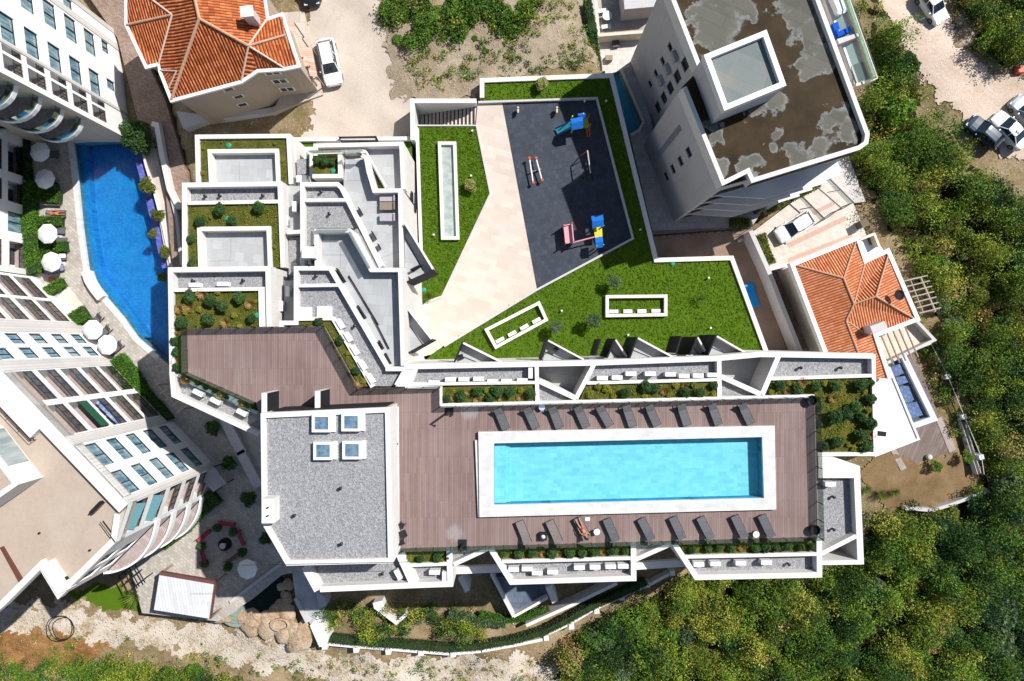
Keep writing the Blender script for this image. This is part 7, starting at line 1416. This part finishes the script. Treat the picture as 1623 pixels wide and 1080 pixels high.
# ---------------------------------------------------------------- wild scrub
GAP_SHADE = m_soil('gap_shade_soil', [(.3, (.010, .011, .005)), (.5, (.028, .026, .010)), (.7, (.07, .058, .024)), (.85, (.2, .16, .085))], .5, 5, .8)  # soil darkened so that its colour paints shade into the gaps between clumps
drape('scrub_floor', [(1372,-20),(1394,50),(1424,108),(1456,170),(1496,226),(1534,280),(1660,340),(1660,1110),(890,1110),(880,1050),(915,1012),(990,965),(1075,922),(1105,905),(1305,905),(1370,880),(1372,818),(1490,820),(1570,768),(1552,690),(1520,600),(1490,540),(1470,440),(1426,380),(1398,330),(1355,240),(1385,130)], GAP_SHADE, .04, .9, .5)
drape('scrub_floor', [(1510,-20),(1536,40),(1545,70),(1574,98),(1660,100),(1660,-20)], GAP_SHADE, .04, .6, .5)
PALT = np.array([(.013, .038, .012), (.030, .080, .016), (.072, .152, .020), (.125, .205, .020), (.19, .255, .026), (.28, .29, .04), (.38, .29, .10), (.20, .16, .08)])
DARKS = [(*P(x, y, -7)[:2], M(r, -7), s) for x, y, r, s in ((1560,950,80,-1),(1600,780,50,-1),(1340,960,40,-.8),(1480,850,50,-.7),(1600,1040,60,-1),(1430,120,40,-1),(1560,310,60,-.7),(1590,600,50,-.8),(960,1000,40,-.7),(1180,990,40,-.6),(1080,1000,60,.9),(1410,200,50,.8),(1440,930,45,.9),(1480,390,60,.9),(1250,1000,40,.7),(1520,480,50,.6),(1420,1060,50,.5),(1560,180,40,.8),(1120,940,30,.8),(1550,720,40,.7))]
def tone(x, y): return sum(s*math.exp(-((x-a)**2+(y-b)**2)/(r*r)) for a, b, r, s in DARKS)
LEAFT = m_leaf_tint('scrub_leaves')
def scrub(name, poly, n, rr_, lab, seed, weights, leaf=.19, k=58, hmul=1.1, ragged=.8, gaps=-.42):
    rng = np.random.default_rng(seed); w = [PT(x, y)[:2] for x, y in poly]; x0 = min(p[0] for p in w); x1 = max(p[0] for p in w); y0 = min(p[1] for p in w); y1 = max(p[1] for p in w); Pt = []; Tn = []; c = 0; tries = 0
    W0 = np.array(weights, float)
    while c < n and tries < n*40:
        tries += 1; x, y = rng.uniform(x0, x1), rng.uniform(y0, y1)
        if not inside(x+ragged*n2(x, y), y+ragged*n2(y+3, x), w) or n2(x*.8, y*.8, .55) < gaps: continue
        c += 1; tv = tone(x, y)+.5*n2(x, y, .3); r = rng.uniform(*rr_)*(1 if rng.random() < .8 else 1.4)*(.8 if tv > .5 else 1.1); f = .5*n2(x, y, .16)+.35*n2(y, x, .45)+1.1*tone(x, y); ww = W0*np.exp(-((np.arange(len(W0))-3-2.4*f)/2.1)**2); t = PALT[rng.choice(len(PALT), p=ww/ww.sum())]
        m = int(k*r*r*4)+12; h = r*hmul*rng.uniform(.6, 2.2)*(.55 if tv > .5 else 1.25); p = blob_pts(rng, [(0, 0, h*.3, r, r, h)]+[(r*.5*cos(a), r*.5*sin(a), h*.5, r*.5, r*.5, h*.7) for a in rng.uniform(0, 6.28, 2)], m)
        p[:, 2] = np.maximum(p[:, 2], .02); p += np.array([x, y, terr(x, y)]); Pt.append(p); Tn.append(np.clip(t*rng.uniform(.7, 1.35)*np.array([1.06, 1.0, 1.1])*np.ones((m, 1))*(1+.0*p[:, :1]), 0, 1))
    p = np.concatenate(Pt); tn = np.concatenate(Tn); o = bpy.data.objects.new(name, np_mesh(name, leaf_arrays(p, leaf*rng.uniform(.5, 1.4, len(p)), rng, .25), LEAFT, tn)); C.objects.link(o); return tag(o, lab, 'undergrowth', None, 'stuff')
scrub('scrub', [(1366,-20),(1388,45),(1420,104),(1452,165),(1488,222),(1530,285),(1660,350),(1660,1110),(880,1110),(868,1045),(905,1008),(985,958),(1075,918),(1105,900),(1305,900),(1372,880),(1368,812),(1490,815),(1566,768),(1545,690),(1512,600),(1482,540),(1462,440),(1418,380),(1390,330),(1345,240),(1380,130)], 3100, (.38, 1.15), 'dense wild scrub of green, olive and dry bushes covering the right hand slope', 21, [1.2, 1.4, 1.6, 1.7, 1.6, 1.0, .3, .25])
scrub('scrub', [(1506,-20),(1532,40),(1540,70),(1572,100),(1600,108),(1660,105),(1660,-20)], 260, (.4, .9), 'wild olive scrub in the upper right corner beyond the pink dirt road', 22, [.5, .8, 1, 1.4, 1.6, 1.2, .8, .6])
scrub('scrub', [(-30,1040),(60,1062),(125,1042),(180,1046),(260,1058),(350,1062),(400,1100),(-30,1110)], 330, (.35, .9), 'bright green scrub along the bottom left edge below the rusty bank', 23, [.6, 1.2, 1.5, 1.4, 1.2, 1, .5, .3])
scrub('scrub', [(-30,1000),(100,1000),(200,1010),(500,1045),(850,1050),(860,1100),(300,1100),(-30,1045)], 260, (.15, .40), 'dry weeds and tufts scattered over the rocky path at the bottom', 24, [.2, .5, .8, 1, 1, 1, 1, .7], .16, 40, .6)
scrub('scrub', [(515,958),(600,950),(700,950),(770,968),(770,1002),(700,1012),(525,1008)], 200, (.25, .6), 'patchy planting of green and dry tufts in the garden below the penthouse', 25, [.8, 1.2, 1.2, 1.2, 1.2, 1, .8, .8], .17)
scrub('weeds', [(606,-20),(860,-20),(850,30),(800,62),(742,70),(690,60),(660,72),(628,78),(614,40)], 620, (.22, .6), 'dense bright green weeds along the top of the rubble plot', 26, [.1, .8, 2.4, 2.0, .5, .2, .1, .1], .2, 46, .6, .6, -.5)
scrub('weeds', [(660,60),(800,60),(860,0),(945,0),(945,120),(770,118),(690,140),(650,150)], 260, (.15, .45), 'scattered dry weeds over the rubble plot above the garden wall', 27, [.2, .8, 1.2, 1.2, 1, 1, .8, .6], .16, 40, .5)
scrub('weeds', [(1455,440),(1478,545),(1512,610),(1560,740),(1560,765),(1500,812),(1420,812),(1500,800),(1545,750),(1490,640),(1450,545)], 130, (.2, .5), 'mixed dark weeds along the narrow strip beside the villa', 28, [1.5, 1.5, 1.2, 1, .8, .6, .5, .5], .17)
WB = {c: plant('wild_bush', [crown_mesh(c+'_bush', rg, 1.5, 1.7, m, 2300, .24, 8) for _ in range(2)], 'bush', True, .6) for c, m in (('dark', DG), ('grey', GG), ('bright', BG), ('olive', OL))}
WB['dry'] = plant('wild_bush', [crown_mesh('dry_bush', rg, 1.1, 1.0, OC, 900, .2, 6)], 'bush', True, .4)
LABW = {'dark': 'dark green bush among the wild scrub on the slope right of the buildings', 'grey': 'grey green bush among the wild scrub on the slope right of the buildings', 'bright': 'bright green bush among the wild scrub on the slope right of the buildings', 'olive': 'olive green bush among the wild scrub on the slope right of the buildings', 'dry': 'dry ochre bush among the wild scrub on the slope right of the buildings'}
WL_ = [('grey',1369,935,27,'large grey green bush directly below the lower right corner of the block'),('bright',1252,969,15,'bright light green bush in the scrub below the last gravel strip'),('dark',1484,841,25),('dark',1429,862,17),('bright',1424,1008,24),('grey',1557,960,38,'largest grey green tree-like bush in the lower right scrub'),('grey',1570,1005,28),('dark',1382,1034,21),('bright',1208,1014,15),('dark',1291,1034,17),('bright',1335,1029,16),('olive',1466,888,18),('olive',1500,948,22),
 ('dry',1523,907,12),('dry',1455,1019,10),('dry',1414,1063,11),('dry',1278,1050,12),('dry',1565,862,12),('dry',1599,834,11),('grey',948,1000,24,'grey green bush just outside the right end of the curving garden fence'),('dry',901,1020,16,'ochre bush just outside the bend of the curving garden fence'),('bright',1020,1028,24),('olive',1038,956,17),('olive',1098,972,19),('bright',980,985,18),('bright',1060,1000,20),('dark',1150,1010,22),('olive',1120,1040,20),('dark',1185,960,18),('bright',1170,930,14),
 ('dark',1424,112,25,'dark bush at the outer corner of the white tower terrace'),('olive',1416,52,13),('bright',1405,182,32,'broad bright bush right of the rounded corner of the tower roof'),('bright',1421,238,30),('dark',1470,240,22),('dark',1400,296,20),('bright',1476,345,24),('dark',1526,306,26),('olive',1575,330,24),('dark',1600,420,26),('bright',1480,420,20),('olive',1530,400,24),('grey',1507,515,20),('olive',1540,470,20),('dark',1586,574,22),('dark',1591,642,24),('olive',1590,500,20),('bright',1550,560,18),('olive',1560,620,16),
 ('grey',1580,768,32,'grey green tree-like bush at the bottom end of the white slatted fence'),('dark',1545,800,22),('bright',1600,700,20),('dark',1590,880,26),('dark',1608,1000,26),('bright',1510,1050,26),('dark',1590,1055,26),('dark',1330,965,18),('olive',1205,945,15),('bright',1445,960,20),('dark',1500,1000,22),('dark',1060,1050,20),('grey',985,1055,24),('dark',910,1065,20),('olive',1560,60,16),('olive',1590,20,18),('olive',1400,845,20)]
br = random.Random(5); wz = [(1385,60),(1420,110),(1500,225),(1620,300),(1620,1078),(890,1078),(880,1050),(990,965),(1080,935),(1305,935),(1390,890),(1380,815),(1560,770),(1545,690),(1490,540),(1465,440),(1420,380),(1395,330),(1375,240),(1395,150)]
while len(WL_) < 150:
    x, y = br.uniform(880, 1620), br.uniform(60, 1078)
    if inside(x, y, wz) and min(hypot(x-1560, y-212), hypot(x-1600, y-205), hypot(x-1472, y-20)+20) > 95: WL_.append((br.choice(['dark','bright','bright','olive','olive','dry','grey']), x, y, br.uniform(9, 22)))
seen = {}
for k, (c, x, y, r, *lab) in enumerate(WL_):
    p = PT(x, y); R0 = 1.1 if c == 'dry' else 1.5; r = r*.7 if c == 'dry' and k > 75 else r; pr = WB[c]; seen[c] = seen.get(c, 0)+1; s = M(r, p[2]+1)/R0
    place(pr[seen[c] % len(pr)], USED, (p[0], p[1], p[2]-.1), k*1.7, lab[0] if lab else LABW[c], 'bushes on the wild slope', (s, s, s*br.uniform(.8, 1.25)))
NB = plant('weed_bush', [crown_mesh('weed_foliage', rg, 1.0, 1.0, BG, 1300, .18, 7) for _ in range(2)], 'bush', True, .4)
for k, (x, y, r) in enumerate(((640,25,16),(668,48,15),(690,22,16),(718,12,15),(742,30,14),(650,5,14),(765,12,14),(800,20,13),(630,62,9),(705,63,7),(722,50,9),(752,62,6),(770,82,6),(830,15,15),(812,48,8))): p = PT(x, y); place(NB[k % 2], USED, p, k, 'bright green weed bush on the rubble plot at the top', 'weed bushes on the rubble plot', (M(r, -1),M(r, -1),M(r, -1)*.65))
for k, (x, y, r) in enumerate(((230,1060,16),(270,1065,14),(310,1058,14),(150,1062,15),(190,1070,15),(120,1072,12),(30,1058,12))): p = PT(x, y); dup(NB[k % 2], p, k, 'green bush in the scrub along the bottom left edge', 'bushes along the bottom left edge', M(r, -6)/1.0)
# ---------------------------------------------------------------- light, sky and camera
sc_ = bpy.context.scene
w = bpy.data.worlds.new('World'); sc_.world = w; w.use_nodes = True; nt = w.node_tree; nt.nodes.clear()
el = atan2(SUNV[2], hypot(SUNV[0], SUNV[1])); az = atan2(SUNV[0], SUNV[1])
sky = nt.nodes.new('ShaderNodeTexSky'); sky.sky_type = 'NISHITA'; sky.sun_disc = False; sky.sun_elevation = el; sky.sun_rotation = az; sky.air_density = 1.0; sky.dust_density = .6
bg = nt.nodes.new('ShaderNodeBackground'); bg.inputs['Strength'].default_value = .075; ow = nt.nodes.new('ShaderNodeOutputWorld')
nt.links.new(sky.outputs[0], bg.inputs[0]); nt.links.new(bg.outputs[0], ow.inputs[0])
ld = bpy.data.lights.new('sun', 'SUN'); ld.energy = 5.0; ld.angle = radians(.5); ld.color = (1.0, .97, .93)
lo = bpy.data.objects.new('sun', ld); C.objects.link(lo); lo.rotation_euler = (pi/2-el, 0, -az+pi); lo.location = (40, 30, 80)
from mathutils import Vector
lo.rotation_euler = Vector(SUNV).to_track_quat('Z', 'Y').to_euler()
cam = bpy.data.cameras.new('camera'); co = bpy.data.objects.new('camera', cam); C.objects.link(co); co.location = (0, 0, H); co.rotation_euler = (0, 0, 0)
cam.sensor_width = 36; cam.sensor_fit = 'HORIZONTAL'; cam.lens = F/1623*36; cam.clip_end = 9000; cam.clip_start = .5; sc_.camera = co
vs = sc_.view_settings; vs.view_transform = 'Standard'; vs.look = 'None'; vs.exposure = .30; vs.gamma = 1; vs.use_curve_mapping = False
sc_.render.resolution_x, sc_.render.resolution_y = 1024, 681
sc_.cycles.max_bounces = 7; sc_.cycles.diffuse_bounces = 2; sc_.cycles.transparent_max_bounces = 12; sc_.cycles.use_denoising = True
for l, ns in LABELS.items():
    if len(l.split()) > 16: print('LONG', len(l.split()), l)
    if len(l.split()) < 4: print('SHORT', l)
for o in C.objects:
    if 'flat' in o: del o['flat']
